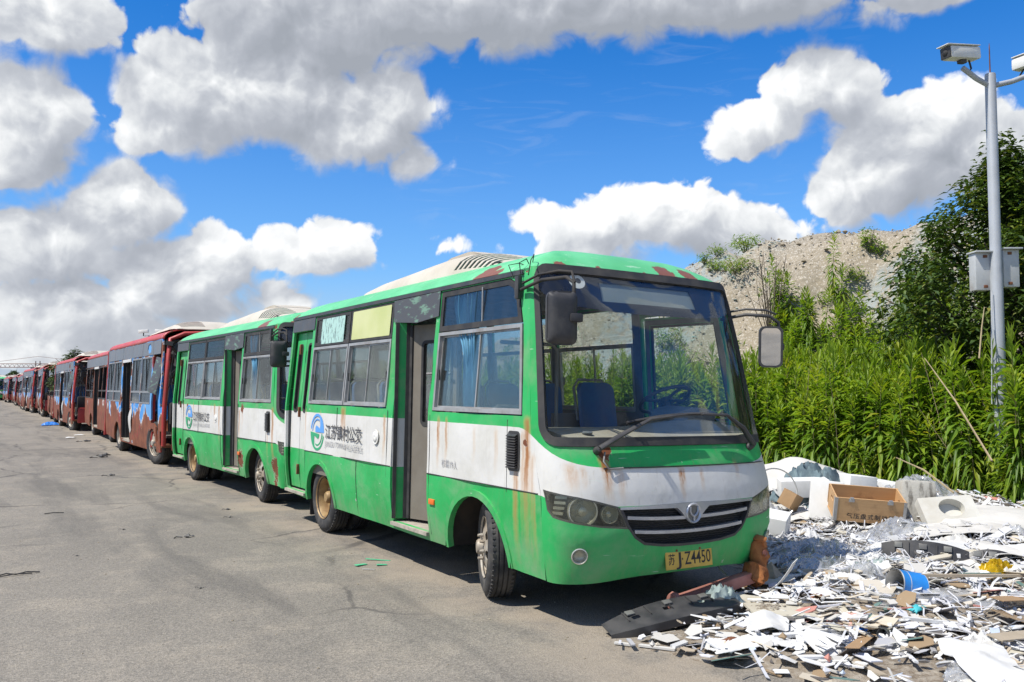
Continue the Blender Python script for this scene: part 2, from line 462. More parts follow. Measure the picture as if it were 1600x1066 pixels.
CH1 = [(-.68, .2, 1.16, .09), (-1.0, 3.0, 1.3, .07), (-1.0, 5.25, 1.3, .06), (.35, .62, 2.49, .16), (-.5, .6, 2.48, .06), (-.95, .75, 2.46, .06), (-1.03, .62, 1.2, .05), (-.3, .3, 1.19, .05), (.5, .3, 1.2, .05)]
SIDE2 = [(2.05, 1.3, .6, .03, .9), (1.9, 1.36, .45, .02, .7), (.60, 1.35, 1.0, .035, .9), (.8, 1.1, .6, .02, .5), (3.06, 1.34, .7, .03, 1.0), (3.3, 1.36, .4, .04, .8), (3.5, 1.36, .3, .02, .5), (4.6, 1.36, .25, .03, .6), (5.25, 1.36, .5, .02, .6)]
CH2 = [(-1.05, 2.0, .55, .22), (-1.05, .55, .55, .22), (-1.05, .6, .35, .15), (-1.07, 1.9, 1.3, .12), (-1.07, 5.0, 1.3, .08), (-1.0, .75, 2.45, .1)]
M = {}
M['paint1'] = livery('weathered_green_white_paint', SIDE1, FRONT1, CH1)
M['paint2'] = livery('worn_green_white_paint', SIDE2, FRONT1, CH2, .05)
def roofpaint(name, c1, c2, chips):
    t = newmat(name); p = t.coord(); q = shifted(t)
    n = t.noise(q, 2.0, 7, .65, .4); n2 = t.noise(t.vm('MULTIPLY', q, (1, 3, 1)), 4, 9, .7)
    c = t.mix(t.ss(n, .35, .65), c1, c2)
    c = t.mix(t.math('MULTIPLY', t.ss(n2, .58, .66), .6), c, (.50, .66, .52))
    ch = t.math('SUBTRACT', t.noise(q, 5, 9, .75), .69)
    cn = t.noise(q, 9, 8, .72, .6)
    for (cx, cy, cz, r) in chips:
        d = t.vm('LENGTH', t.vm('SUBTRACT', p, (cx, cy, cz)))
        ch = t.math('MAXIMUM', ch, t.math('ADD', t.ss(d, r, r * .2, -.5, .45, smooth=False), t.math('MULTIPLY', t.math('SUBTRACT', cn, .5), 1.6)))
    chm = t.math('GREATER_THAN', ch, 0.02)
    c = t.mix(chm, c, t.mix(t.noise(q, 20, 4), (.15, .05, .03), (.25, .10, .06)))
    return fin(t, c, t.ss(n, .3, .7, .32, .5), t.math('SUBTRACT', t.noise(p, 3, 3), t.math('MULTIPLY', chm, .1)), .2, .03)
M['roof'] = roofpaint('bleached_green_roof_paint', (.085, .44, .17), (.13, .52, .24), [(-.93, 1.42, 2.53, .26), (-.97, 1.25, 2.5, .16), (.30, .64, 2.53, .2), (.55, .70, 2.53, .14), (.05, .6, 2.5, .07), (-.75, .65, 2.5, .10), (-.97, 6.0, 2.52, .12), (-.4, .62, 2.52, .06)])
M['red_roof'] = roofpaint('faded_red_roof_paint', (.42, .035, .035), (.50, .07, .06), [(-.9, .6, 2.65, .3), (-.9, 5.0, 2.7, .2)])
M['ac'] = stained('yellowed_white_fibreglass', (.52, .48, .40), (.46, .41, .33), .55, 2.0, amount=.3, dirt=(.2, .17, .12))
tt = newmat('mouldy_white_fibreglass'); q = shifted(tt); z_ = tt.sep(tt.coord())[2]
cc = tt.mix(tt.ss(tt.noise(q, 2, 5), .35, .65), (.54, .495, .415), (.46, .415, .335))
sp = tt.math('MULTIPLY', tt.ss(tt.noise(q, 55, 5, .7), .56, .63), tt.ss(tt.math('ADD', z_, tt.math('MULTIPLY', tt.noise(q, 6, 4), .12)), 2.735, 2.63))
cc = tt.mix(tt.math('MULTIPLY', sp, .85), cc, (.06, .055, .045))
M['acm'] = fin(tt, cc, .55, tt.noise(q, 30, 4), .12, .004)
M['alu'] = stained('dull_aluminium', (.40, .40, .39), (.30, .30, .29), .45, 6, .35, amount=.5, dirt=(.20, .13, .08))
M['rubber'] = stained('perished_black_rubber', (.022, .022, .023), (.045, .043, .041), .7, 8, amount=.3, dirt=(.1, .09, .07))
M['blackplastic'] = stained('weathered_black_plastic', (.030, .030, .032), (.055, .053, .052), .5, 6, amount=.35, dirt=(.14, .13, .11))
M['header'] = stained('grey_black_header_panel', (.055, .058, .062), (.09, .09, .095), .45, 4, amount=.3, dirt=(.2, .19, .16))
t_ = newmat('scuffed_header_panel'); q = shifted(t_)
n_ = t_.noise(t_.vm('MULTIPLY', q, (1, 1.4, 5)), 3.2, 8, .68)
M['header_worn'] = fin(t_, t_.mix(t_.ss(n_, .53, .62), (.07, .072, .076), (.15, .26, .19)), .5, n_, .1, .003)
M['gutter'] = stained('dark_rain_gutter', (.035, .037, .042), (.06, .06, .062), .5, 6, amount=.2)
M['chrome'] = stained('dulled_silver_trim', (.50, .51, .53), (.40, .41, .43), .35, 5, .55, amount=.3, dirt=(.25, .22, .18))
M['mesh'] = stained('black_grille_mesh', (.012, .012, .013), (.025, .025, .025), .6, 20, amount=.2, dirt=(.06, .05, .04))
t_ = newmat('tyre_rubber'); q = shifted(t_); n_ = t_.noise(q, 6, 6, .6)
M['tyre'] = fin(t_, t_.mix(t_.ss(n_, .4, .7), (.028, .028, .029), (.085, .078, .068)), .85, t_.noise(q, 50, 3), .2, .004)
t_ = newmat('grey_tyre_wall'); n_ = t_.noise(shifted(t_), 9, 6, .6)
M['tyrewall'] = fin(t_, t_.mix(t_.ss(n_, .4, .7), (.075, .072, .068), (.15, .14, .12)), .9, t_.noise(t_.coord(), 60, 3), .2, .004)
M['rim'] = stained('pale_rusting_wheel_rim', (.42, .39, .33), (.30, .24, .17), .55, 9, .2, amount=.8, dirt=(.16, .07, .03))
M['rim_rust'] = stained('rust_yellow_wheel_rim', (.34, .23, .10), (.22, .13, .055), .6, 8, .1, amount=.6, dirt=(.12, .05, .02))
M['rust'] = stained('brown_rust', (.13, .045, .02), (.24, .10, .045), .9, 12, amount=.4, dirt=(.05, .025, .015))
M['chassis'] = stained('oily_black_chassis', (.018, .017, .016), (.04, .035, .03), .8, 8, amount=.4, dirt=(.07, .05, .035))
def glass(name, tint, refl=.9, dust=.06, rough=.02, dcol=(.42, .40, .36), fk=.36, wob=.03):
    tint = tuple(k ** .5 for k in tint)      # a pane has two faces
    t = newmat(name); t.n.remove(t.b)
    q = shifted(t)
    fr = t.node('ShaderNodeFresnel'); fr.inputs['IOR'].default_value = 1.5
    tr = t.node('ShaderNodeBsdfTransparent'); t.put(tr.inputs[0], tint)
    gl = t.node('ShaderNodeBsdfGlossy'); t.put(gl.inputs['Roughness'], rough); t.put(gl.inputs['Color'], (refl, refl, refl))
    bn = t.node('ShaderNodeBump'); bn.inputs['Strength'].default_value = wob; bn.inputs['Distance'].default_value = .02
    t.put(bn.inputs['Height'], t.noise(q, 2.5, 2)); t.l.new(bn.outputs[0], gl.inputs['Normal'])
    df = t.node('ShaderNodeBsdfDiffuse'); t.put(df.inputs[0], dcol)
    m1 = t.node('ShaderNodeMixShader'); t.l.new(tr.outputs[0], m1.inputs[1]); t.l.new(df.outputs[0], m1.inputs[2])
    n = t.noise(t.vm('MULTIPLY', q, (4, 4, 1.2)), 1.6, 7, .65)
    t.put(m1.inputs[0], t.ss(n, .35, .75, dust * .25, dust))
    m2 = t.node('ShaderNodeMixShader'); t.l.new(m1.outputs[0], m2.inputs[1]); t.l.new(gl.outputs[0], m2.inputs[2])
    t.put(m2.inputs[0], t.math('MULTIPLY', fr.outputs[0], fk, clamp=True))
    t.l.new(m2.outputs[0], t.out.inputs[0])
    return t.m
M['glass'] = glass('dusty_side_glass', (.74, .82, .80), dust=.035)
M['tint'] = glass('smoked_upper_glass', (.42, .46, .48), dust=.03)
M['wind'] = glass('windscreen_glass', (.92, .96, .96), dust=.018, fk=.12, wob=.0, dcol=(.36, .33, .28))
M['lens'] = glass('clouded_lamp_lens', (.78, .78, .70), dust=.13, rough=.15, dcol=(.30, .30, .24))
M['redglass'] = glass('grimy_bus_glass', (.45, .52, .55), dust=.22, dcol=(.30, .33, .36))
M['frit'] = stained('navy_black_frit', (.006, .010, .024), (.012, .016, .032), .35, 4, amount=.1, bstr=.02)
M['board'] = stained('blank_destination_panel', (.20, .23, .22), (.24, .26, .25), .4, 2, amount=.2)
M['reflector'] = stained('tarnished_reflector', (.66, .66, .58), (.52, .52, .45), .3, 5, .5, amount=.2)
M['housing'] = stained('grey_lamp_housing', (.13, .13, .125), (.18, .18, .165), .4, 5, .2, amount=.2)
M['orange'] = flat('orange_marker_lens', (.75, .16, .02), .3)
M['beige'] = stained('beige_interior_panel', (.20, .18, .145), (.16, .14, .11), .55, 3, amount=.3)
M['dash'] = stained('dusty_tan_dashboard', (.36, .32, .25), (.28, .25, .19), .7, 3, amount=.4)
M['grey'] = stained('grey_interior_trim', (.16, .17, .18), (.11, .12, .125), .6, 4, amount=.2)
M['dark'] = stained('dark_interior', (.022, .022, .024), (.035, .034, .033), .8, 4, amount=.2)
M['floor'] = stained('dusty_vinyl_floor', (.14, .13, .12), (.20, .18, .15), .8, 3, amount=.5, dirt=(.25, .21, .16))
M['sill'] = stained('worn_step_tread', (.42, .38, .31), (.30, .27, .22), .8, 8, amount=.5)
M['seat'] = stained('blue_plastic_seat', (.022, .10, .26), (.03, .14, .33), .45, 4, amount=.2)
M['curtain'] = stained('light_blue_curtain', (.20, .48, .68), (.14, .38, .58), .9, 6, amount=.1)
M['handle'] = stained('grey_hand_rail', (.30, .29, .27), (.22, .21, .20), .5, 6, amount=.2)
M['yellowpaper'] = stained('faded_yellow_window_film', (.48, .52, .20), (.56, .58, .30), .5, 1.2, amount=.1)
t_ = newmat('peeling_teal_film'); n_ = t_.noise(t_.vm('MULTIPLY', t_.coord(), (1, 6, 1.6)), 5, 8, .7)
M['tealpaper'] = fin(t_, t_.mix(t_.ss(n_, .54, .57), (.38, .58, .52), (.10, .14, .14)), .6)
M['plate'] = stained('yellow_number_plate', (.64, .42, .075), (.55, .35, .06), .5, 6, amount=.35, dirt=(.25, .17, .08))
M['ink'] = flat('black_lettering', (.02, .02, .021), .5)
M['inkfade'] = flat('faded_dark_lettering', (.075, .075, .08), .6)
M['inkpale'] = flat('worn_grey_lettering', (.33, .33, .34), .6)
M['lblue'] = flat('logo_blue', (.10, .33, .74), .45)
M['lgreen'] = flat('logo_green', (.03, .36, .16), .45)
M['mirror'] = flat('mirror_glass', (.85, .87, .88), .03, 1.0)
def peel(name, paints, thr=.50):
    """rusty red sheet on which sticker film survives in torn patches"""
    t = newmat(name); p = t.coord(); q = shifted(t)
    n = t.noise(t.vm('MULTIPLY', q, (1, 1.3, 1.0)), 1.15, 9, .62, .5)
    b = t.mix(t.ss(t.noise(q, 5, 7, .65), .35, .65), (.145, .040, .015), (.235, .072, .028))
    b = t.mix(t.ss(t.noise(q, 2.2, 5, .6), .58, .68), b, (.27, .030, .024))
    n = t.math('ADD', n, t.math('MULTIPLY', t.ss(t.sep(p)[2], .65, 1.15), .22))
    y = t.sep(q)[1]
    f = t.mix(t.ss(t.noise(t.vm('MULTIPLY', q, (1, 1, .4)), .8, 2), .45, .5), paints[0], paints[1])
    c = t.mix(t.ss(n, thr + .015, thr + .02), t.mix(t.ss(n, thr - .010, thr - .006), b, (.55, .53, .50)), f)
    fl = t.noise(q, 24, 7, .75)
    c = t.mix(t.math('MULTIPLY', t.ss(fl, .68, .71), .7), c, (.45, .40, .35))
    return fin(t, c, .62, t.math('ADD', n, t.math('MULTIPLY', fl, .3)), .35, .02)
M['peel'] = peel('peeling_sticker_on_rusty_red', ((.05, .26, .62), (.12, .33, .62)), .685)
M['redside'] = peel('rust_red_bus_side', ((.60, .60, .58), (.30, .03, .03)), .80)
M['redpaint'] = stained('red_bus_paint', (.44, .035, .03), (.33, .03, .025), .45, 4, amount=.45, dirt=(.14, .05, .03))
M['greypanel'] = stained('blue_grey_window_panel', (.13, .145, .165), (.17, .18, .20), .45, 3, amount=.25, dirt=(.08, .08, .09))
M['greyframe'] = stained('grey_window_frame', (.26, .27, .28), (.20, .21, .22), .5, 5, .2, amount=.3)
# ground
t_ = newmat('dusty_asphalt'); p = t_.coord()
nb = t_.noise(p, .22, 6, .62, .4); nm = t_.noise(p, 1.6, 7, .65, .3); nf = t_.noise(p, 38, 5, .7); ag = t_.vor(p, 95, out='Color'); agd = t_.vor(p, 95)
c = t_.mix(t_.ss(nb, .35, .66), (.165, .150, .127), (.216, .196, .165))
c = t_.mix(t_.math('MULTIPLY', t_.ss(nm, .46, .68), .5), c, (.285, .25, .20))
c = t_.mix(t_.math('MULTIPLY', t_.ss(t_.noise(t_.vm('MULTIPLY', p, (1.6, .25, 1)), .8, 5, .6, .4), .48, .66), .75), c, (.108, .100, .088))
c = t_.mix(.55, c, t_.mix(t_.sep(ag)[0], t_.mix(1.0, c, (.45, .45, .45), 'MULTIPLY'), t_.mix(1.0, c, (1.55, 1.52, 1.48), 'MULTIPLY')))
c = t_.mix(t_.math('MULTIPLY', t_.ss(nf, .55, .8), .4), c, (.09, .085, .08))
px_, py_, pz_ = t_.sep(p)
jit = t_.math('MULTIPLY', t_.math('SUBTRACT', t_.noise(p, 1.3, 5), .5), .25)
dust = t_.math('MULTIPLY', t_.ss(t_.math('ABSOLUTE', t_.math('SUBTRACT', px_, 3.55)), 1.1, .2), t_.ss(t_.noise(p, 1.1, 6, .65), .38, .62))
c = t_.mix(t_.math('MULTIPLY', dust, .6), c, (.33, .275, .205))
oil = t_.ss(t_.noise(t_.vm('ADD', p, (5, 3, 0)), .55, 5, .62), .66, .76)
c = t_.mix(t_.math('MULTIPLY', oil, .55), c, (.05, .047, .043))
ck1 = t_.vor(t_.vm('ADD', p, t_.vm('MULTIPLY', t_.noise(p, 1.5, 4, out=1), (.5, .5, 0))), .28, 'DISTANCE_TO_EDGE')
ckm = t_.math('MULTIPLY', t_.ss(ck1, .010, .002), t_.ss(t_.noise(p, .35, 3), .46, .56))
c = t_.mix(t_.math('MULTIPLY', ckm, .7), c, (.05, .046, .042))
cr = t_.math('ABSOLUTE', t_.math('ADD', t_.math('SUBTRACT', py_, 25.3), jit))
c = t_.mix(t_.math('MULTIPLY', t_.ss(cr, .07, .03), .75), c, (.045, .042, .04))
hgt = t_.math('ADD', t_.math('ADD', t_.math('MULTIPLY', agd, .6), t_.math('MULTIPLY', nf, .5)), t_.math('MULTIPLY', nm, .4))
M['asphalt'] = fin(t_, c, .92, hgt, .55, .012)
t_ = newmat('dry_soil'); p = t_.coord(); n1 = t_.noise(p, 1.2, 8, .68); n2 = t_.noise(p, 18, 6, .7)
M['soil'] = fin(t_, t_.mix(t_.ss(n2, .35, .68), t_.mix(t_.ss(n1, .35, .65), (.17, .13, .09), (.27, .22, .16)), (.38, .34, .28)), .95, n2, .8, .05)
t_ = newmat('gravel_spoil'); p = t_.coord(); n1 = t_.noise(p, .25, 7, .62, .5); n2 = t_.noise(p, 3.0, 8, .7); n3 = t_.vor(p, 6, detail=3); n4 = t_.vor(p, 34, out='Color')
c = t_.mix(t_.ss(n1, .38, .62), (.262, .218, .150), (.232, .205, .158))
c = t_.mix(t_.ss(n2, .40, .66), c, (.295, .252, .186))
c = t_.mix(t_.math('MULTIPLY', t_.ss(t_.sep(n4)[0], .75, .9), .6), c, (.50, .46, .40))
gx, gy, gz = t_.sep(p)
band = t_.math('ADD', t_.math('ADD', t_.math('MULTIPLY', gy, .8), t_.math('MULTIPLY', gx, .35)), t_.math('MULTIPLY', t_.noise(p, .5, 5, .6), 6.0))
sc = t_.math('MULTIPLY', t_.math('MULTIPLY', t_.ss(band, 22.2, 23.6), t_.ss(band, 27.5, 26)), t_.ss(t_.noise(p, 4, 7, .75), .42, .55))
sc2 = t_.math('MULTIPLY', t_.math('MULTIPLY', t_.ss(band, 15.2, 16.2), t_.ss(band, 19.0, 18)), t_.ss(t_.noise(p, 4, 7, .75), .42, .55))
c = t_.mix(t_.math('MULTIPLY', t_.math('MAXIMUM', sc, sc2), .85), c, (.26, .30, .30))
M['gravel'] = fin(t_, c, .95, t_.math('ADD', t_.math('MULTIPLY', n3, .8), n2), .55, .05)
t_ = newmat('loose_stone'); n_ = t_.node('ShaderNodeNewGeometry').outputs['Random Per Island']
M['stone'] = fin(t_, t_.ramp(n_, [(0, (.22, .185, .13)), (.5, (.285, .24, .17)), (.85, (.315, .28, .22)), (1, (.38, .345, .29))]), .95, t_.noise(t_.coord(), 20, 4), .5, .03)
t_ = newmat('teal_debris'); n_ = t_.node('ShaderNodeNewGeometry').outputs['Random Per Island']
M['teal'] = fin(t_, t_.ramp(n_, [(0, (.22, .30, .30)), (.6, (.27, .38, .37)), (1, (.14, .40, .37))]), .9)
# plants
def leafmat(name, stops, trans=.42, spec=.3):
    t = newmat(name); n = t.node('ShaderNodeNewGeometry').outputs['Random Per Island']
    c = t.ramp(n, stops)
    nn = t.noise(t.coord(), .9, 4)
    c = t.mix(t.ss(nn, .35, .62, 0, .55), c, t.mix(1.0, c, (.62, .70, .6), 'MULTIPLY'))
    c = t.mix(t.ss(t.noise(t.vm('ADD', t.coord(), (9, 4, 2)), 1.4, 4), .52, .68, 0, .5), c, t.mix(1.0, c, (1.5, 1.15, .9), 'MULTIPLY'))
    t.put(t.b.inputs['Base Color'], c); t.b.inputs['Roughness'].default_value = .45; t.put(t.b.inputs['Specular IOR Level'], spec)
    tr = t.node('ShaderNodeBsdfTranslucent'); t.put(tr.inputs[0], t.mix(1.0, c, (1.5, 1.5, .6), 'MULTIPLY'))
    mx = t.node('ShaderNodeMixShader'); mx.inputs[0].default_value = trans
    t.l.new(t.b.outputs[0], mx.inputs[1]); t.l.new(tr.outputs[0], mx.inputs[2]); t.l.new(mx.outputs[0], t.out.inputs[0])
    return t.m
M['weed'] = leafmat('weed_leaves', [(0, (.085, .16, .02)), (.45, (.15, .26, .027)), (.85, (.225, .34, .034)), (1, (.32, .33, .05))])
M['weedtop'] = leafmat('young_weed_leaves', [(0, (.18, .28, .026)), (.6, (.25, .36, .032)), (1, (.33, .41, .05))])
M['treeleaf'] = leafmat('glossy_dark_leaves', [(0, (.035, .07, .016)), (.55, (.07, .125, .024)), (.88, (.125, .18, .034)), (1, (.21, .22, .045))], .22, .5)
M['farleaf'] = leafmat('distant_leaves', [(0, (.05, .085, .03)), (1, (.10, .14, .05))], .2)
M['stem'] = stained('green_brown_stem', (.11, .12, .04), (.16, .13, .06), .8, 8, amount=.2)
M['drystem'] = stained('dry_straw_stem', (.36, .29, .17), (.28, .22, .13), .9, 8, amount=.2)
M['bark'] = stained('dark_bark', (.085, .065, .045), (.13, .10, .075), .95, 10, amount=.3)
# pole, litter
M['pole'] = stained('grey_painted_pole', (.42, .44, .46), (.36, .38, .40), .5, 3, .15, amount=.2, dirt=(.22, .2, .18))
M['boxsteel'] = stained('rain_streaked_steel_box', (.50, .51, .50), (.42, .43, .42), .45, 3, .1, amount=.4, dirt=(.28, .18, .11))
M['camwhite'] = stained('cream_camera_housing', (.74, .73, .68), (.68, .67, .62), .4, 5, amount=.12, bstr=.03)
M['foam'] = stained('white_foam', (.70, .705, .70), (.63, .63, .61), .9, 4, amount=.22, dirt=(.40, .36, .30), fine=120)
M['foamdirty'] = stained('off_white_foam', (.56, .55, .50), (.48, .46, .40), .9, 3, amount=.4, dirt=(.35, .29, .22), fine=120)
t_ = newmat('sooty_grey_cushion'); q = t_.coord(); n_ = t_.noise(t_.vm('MULTIPLY', q, (6, 6, 1.5)), 1.2, 7, .7)
M['cushion'] = fin(t_, t_.mix(t_.ss(n_, .48, .66), (.40, .385, .34), (.085, .075, .062)), .95, t_.noise(q, 30, 5), .4, .01)
t_ = newmat('plywood'); q = t_.coord(); n_ = t_.noise(t_.vm('MULTIPLY', q, (2, 30, 30)), 1.0, 5, .6)
M['ply'] = fin(t_, t_.mix(t_.ss(t_.noise(q, 4, 6, .65), .52, .7, 0, .7), t_.mix(n_, (.42, .24, .105), (.55, .35, .175)), (.27, .15, .07)), .7, n_, .2, .004)
M['card'] = stained('brown_cardboard', (.33, .21, .11), (.27, .17, .085), .9, 3, amount=.3, dirt=(.18, .13, .08))
M['tan'] = stained('tan_board', (.37, .31, .23), (.30, .25, .18), .85, 4, amount=.35)
M['cream'] = stained('cream_board', (.50, .465, .375), (.43, .395, .315), .75, 3, amount=.4, dirt=(.28, .22, .15))
M['sheet'] = stained('pale_grey_sheet', (.54, .525, .49), (.46, .445, .41), .8, 2, amount=.35, dirt=(.33, .29, .24))
M['whitesheet'] = stained('white_sheet', (.61, .61, .60), (.54, .535, .515), .65, 3, amount=.42, dirt=(.36, .31, .25))
M['pinkpaper'] = stained('pink_paper', (.62, .34, .28), (.55, .28, .24), .9, 5, amount=.25)
M['bluecan'] = stained('blue_tin', (.018, .19, .56), (.03, .24, .62), .35, 5, amount=.2)
M['tin'] = stained('bare_tin', (.45, .45, .44), (.36, .36, .35), .4, 6, .6, amount=.3)
M['darkcan'] = stained('dark_green_can', (.025, .045, .035), (.05, .06, .05), .35, 8, .3, amount=.3)
M['yellow'] = glass('yellow_plastic', (.80, .62, .05), dust=.6, rough=.2, dcol=(.72, .50, .02))
M['clear'] = glass('crumpled_clear_film', (.92, .93, .94), dust=.35, rough=.1, dcol=(.66, .67, .68))
M['rustorange'] = stained('orange_rust', (.42, .16, .045), (.26, .085, .025), .9, 9, amount=.7, dirt=(.10, .04, .02))
M['pinksteel'] = stained('faded_pink_paint_on_steel', (.45, .20, .16), (.36, .14, .105), .65, 5, amount=.5, dirt=(.12, .04, .025))
M['cloth'] = stained('grey_green_cloth', (.33, .39, .36), (.22, .28, .27), .95, 6, amount=.2)
M['net'] = stained('dark_blue_grey_netting', (.085, .125, .15), (.16, .22, .24), .9, 7, amount=.2)
M['strap'] = stained('white_strapping', (.52, .52, .53), (.40, .41, .44), .6, 5, amount=.2)
M['bluebit'] = flat('bright_blue_plastic', (.02, .18, .60), .4)
M['tealbit'] = flat('teal_plastic', (.06, .42, .46), .5)
M['greenbit'] = flat('green_plastic_shard', (.10, .50, .26), .5)
t_ = newmat('mixed_scrap'); n_ = t_.node('ShaderNodeNewGeometry').outputs['Random Per Island']
c = t_.ramp(n_, [(0, (.66, .66, .65)), (.20, (.55, .54, .50)), (.34, (.47, .455, .42)), (.46, (.60, .60, .63)), (.62, (.40, .33, .24)), (.66, (.52, .46, .36)), (.74, (.27, .19, .11)), (.80, (.36, .36, .37)), (.87, (.11, .10, .095)), (.91, (.45, .52, .62)), (.94, (.48, .44, .37)), (.975, (.10, .18, .16)), (.99, (.46, .20, .16))], 'CONSTANT')
c = t_.mix(t_.math('MULTIPLY', t_.ss(t_.noise(t_.coord(), 9, 6, .65), .52, .72), .4), c, (.27, .22, .16))
M['scrap'] = fin(t_, c, .8, t_.noise(t_.coord(), 60, 4), .25, .004)
M['crane'] = flat('distant_crane_steel', (.22, .15, .13), .7)
M['farwall'] = stained('distant_wall', (.17, .19, .24), (.23, .24, .28), .8, .3, amount=.1)
M['farwin'] = flat('distant_window', (.06, .075, .10), .3)
# ------------------------------------------------------------------ the setting
def S01(t): t = max(0.0, min(1.0, t)); return t * t * (3 - 2 * t)
def fbm(x, y, z=0.0, o=4): return mnoise.fractal(Vector((x, y, z)), 1.0, 2.0, o)
def hill(x, y):
    g = float(np.interp(y, [-20, 0, 5, 12, 15, 18.5, 21, 26, 35, 60, 90], [.76, .86, .91, .94, .93, .92, .87, .72, .50, .34, .2]))
    h = 5.9 * g * S01((x - 13.0 - .5 * fbm(x * .2, y * .2, 3) - 1.5 * abs(fbm(x * .08, y * .5, 8, 2))) / 5.6)
    edge = S01((x - 11.5) / 3)
    return h + edge * (.30 * fbm(x * .45, y * .45) + .09 * fbm(x * 1.7, y * 1.7, 5) + .04 * fbm(x * 5, y * 5, 9, 2))
def litter_edge(x, y):
    """how far inside the rubbish field a point lies, metres"""
    if y > 4.95: e = 5.75
    elif y > 4.25: e = 3.75 + (y - 4.25) / .7 * 1.6
    else: e = 3.45 + (4.25 - y) * .45
    return x - e + .18 * fbm(x * .9, y * .9, 2)
def lz(x, y):
    d = litter_edge(x, y)
    return .05 * S01(d / .5) + .10 * S01((d - .6) / 2.5) + .12 * S01((x - 7.2) / 2.0) * S01((y - 3) / 3) - .06 * S01((x - 10.3) / 1.0) + S01(d / .6) * .035 * fbm(x * 1.3, y * 1.3, 4)
def grid(name, x0, x1, y0, y1, nx, ny, h, mat, keep=None):
    vs = []; idx = {}
    for j in range(ny + 1):
        for i in range(nx + 1):
            x = x0 + (x1 - x0) * i / nx; y = y0 + (y1 - y0) * j / ny; vs.append((x, y, h(x, y)))
    fs = []
    for j in range(ny):
        for i in range(nx):
            a = j * (nx + 1) + i
            if keep is None or keep(vs[a][0], vs[a][1]): fs.append((a, a + 1, a + nx + 2, a + nx + 1))
    b = MB(); b.v = vs; b.f = fs
    return b.build(name, mat, None, 180, fix=False)
tag(grid('ground', -2500, 2500, -2500, 2500, 2, 2, lambda x, y: -.05, M['soil']), kind='structure')
tag(grid('asphalt_yard', -70, 12.2, -30, 170, 2, 2, lambda x, y: 0.0, M['asphalt']), kind='structure')
hl = tag(grid('gravel_mound', 11.8, 46, -16, 80, 130, 330, lambda x, y: hill(x, y) - .02, M['gravel']), kind='structure')
tag(grid('littered_soil', 3.0, 12.4, -.5, 14.5, 95, 150, lambda x, y: lz(x, y) - .004 if litter_edge(x, y) > -.02 else -.03, M['soil'], lambda x, y: litter_edge(x, y) > -.25), kind='structure')
def lump(b, c, r, rg, sq=1.0):
    dirs = [(1,0,0),(-1,0,0),(0,1,0),(0,-1,0),(0,0,1),(0,0,-1)]
    k = [r * rg.uniform(.55, 1.2) for _ in dirs]; a = rg.uniform(0, 6.28); ca, sa = math.cos(a), math.sin(a)
    vs = []
    for d, q in zip(dirs, k):
        x, y, z = d[0]*q + rg.uniform(-.2, .2)*r, d[1]*q + rg.uniform(-.2, .2)*r, d[2]*q*sq
        vs.append((c[0] + x*ca - y*sa, c[1] + x*sa + y*ca, c[2] + z))
    b.add(vs, [(0,2,4),(2,1,4),(1,3,4),(3,0,4),(2,0,5),(1,2,5),(3,1,5),(0,3,5)])
b = MB(); rg = random.Random(3)
for k in range(11000):
    x = rg.uniform(13.5, 20.5); y = rg.uniform(5, 27)
    r = .011 * math.exp(abs(rg.gauss(0, .72)))
    lump(b, (x, y, hill(x, y)), min(r, .11), rg, .6)
tag(b.build('loose_stones', M['stone'], None, 0, fix=False), 'pale loose stones scattered over the slope of the gravel mound', 'stones', kind='stuff')
b = MB()
for k in range(420):
    u = rg.gauss(0, 1); v = rg.uniform(-1, 1)
    x = 16.2 + v * 2.4; y = 16.6 - v * 1.1 + u * .5
    lump(b, (x, y, hill(x, y) + .01), rg.uniform(.02, .06), rg, .3)
tag(b.build('teal_rubble', M['teal'], None, 0, fix=False), 'blue-green crumbled rubble in a streak down the gravel mound', 'rubble', kind='stuff')
# ------------------------------------------------------------------ green minibus
def tab(pts, n=9):
    zs = np.arange(0.1, 2.8, .01); v = np.interp(zs, *zip(*pts)); k = np.ones(n) / n
    v = np.convolve(np.pad(v, n // 2, mode='edge'), k, 'valid')
    return lambda z: float(np.interp(z, zs, v))
Y0 = tab([(.1,.18),(.28,.15),(.36,.10),(.5,.06),(.75,.05),(.9,.065),(1.05,.11),(1.15,.15),(1.2,.18),(1.6,.285),(2.0,.40),(2.3,.51),(2.47,.60),(2.6,.68)])
YC = tab([(.1,.41),(.85,.41),(1.2,.53),(1.3,.55),(2.4,.72),(2.6,.75)], 15)
def A(z):
    t = max(0, min(1.1, (z - 1.35) / 1.05)); q = max(0, .8 - z) / .5
    return 1.048 - .078 * t - .05 * q * q
NEXP = 2.8
_th = np.linspace(0, math.pi / 2, 2001)[::-1]
SXT = np.cos(_th) ** (2 / NEXP); SYT = np.sin(_th) ** (2 / NEXP)
ARC = np.concatenate([[0], np.cumsum(np.hypot(np.diff(1.048 * SXT), np.diff(.42 * SYT)))]); UU = float(ARC[-1])
def FR(u, z):
    a = min(abs(u), UU); x = float(np.interp(a, ARC, SXT)); y = float(np.interp(a, ARC, SYT))
    yc = YC(z); return Vector((math.copysign(A(z) * x, u), yc - (yc - Y0(z)) * y, z))
def SL(y, z): return Vector((-A(z), y, z))        # door side
def SR(y, z): return Vector((A(z), y, z))         # far side
YR = 6.05
def RR(u, z):
    a = min(abs(u), UU); x = float(np.interp(a, ARC, SXT)); y = float(np.interp(a, ARC, SYT))
    return Vector((math.copysign(A(z) * x, u), YR + .11 * y, z))
def arch(c, z, r, n=14): return [(c - r * math.cos(math.pi * k / n), z + r * math.sin(math.pi * k / n)) for k in range(n + 1)]
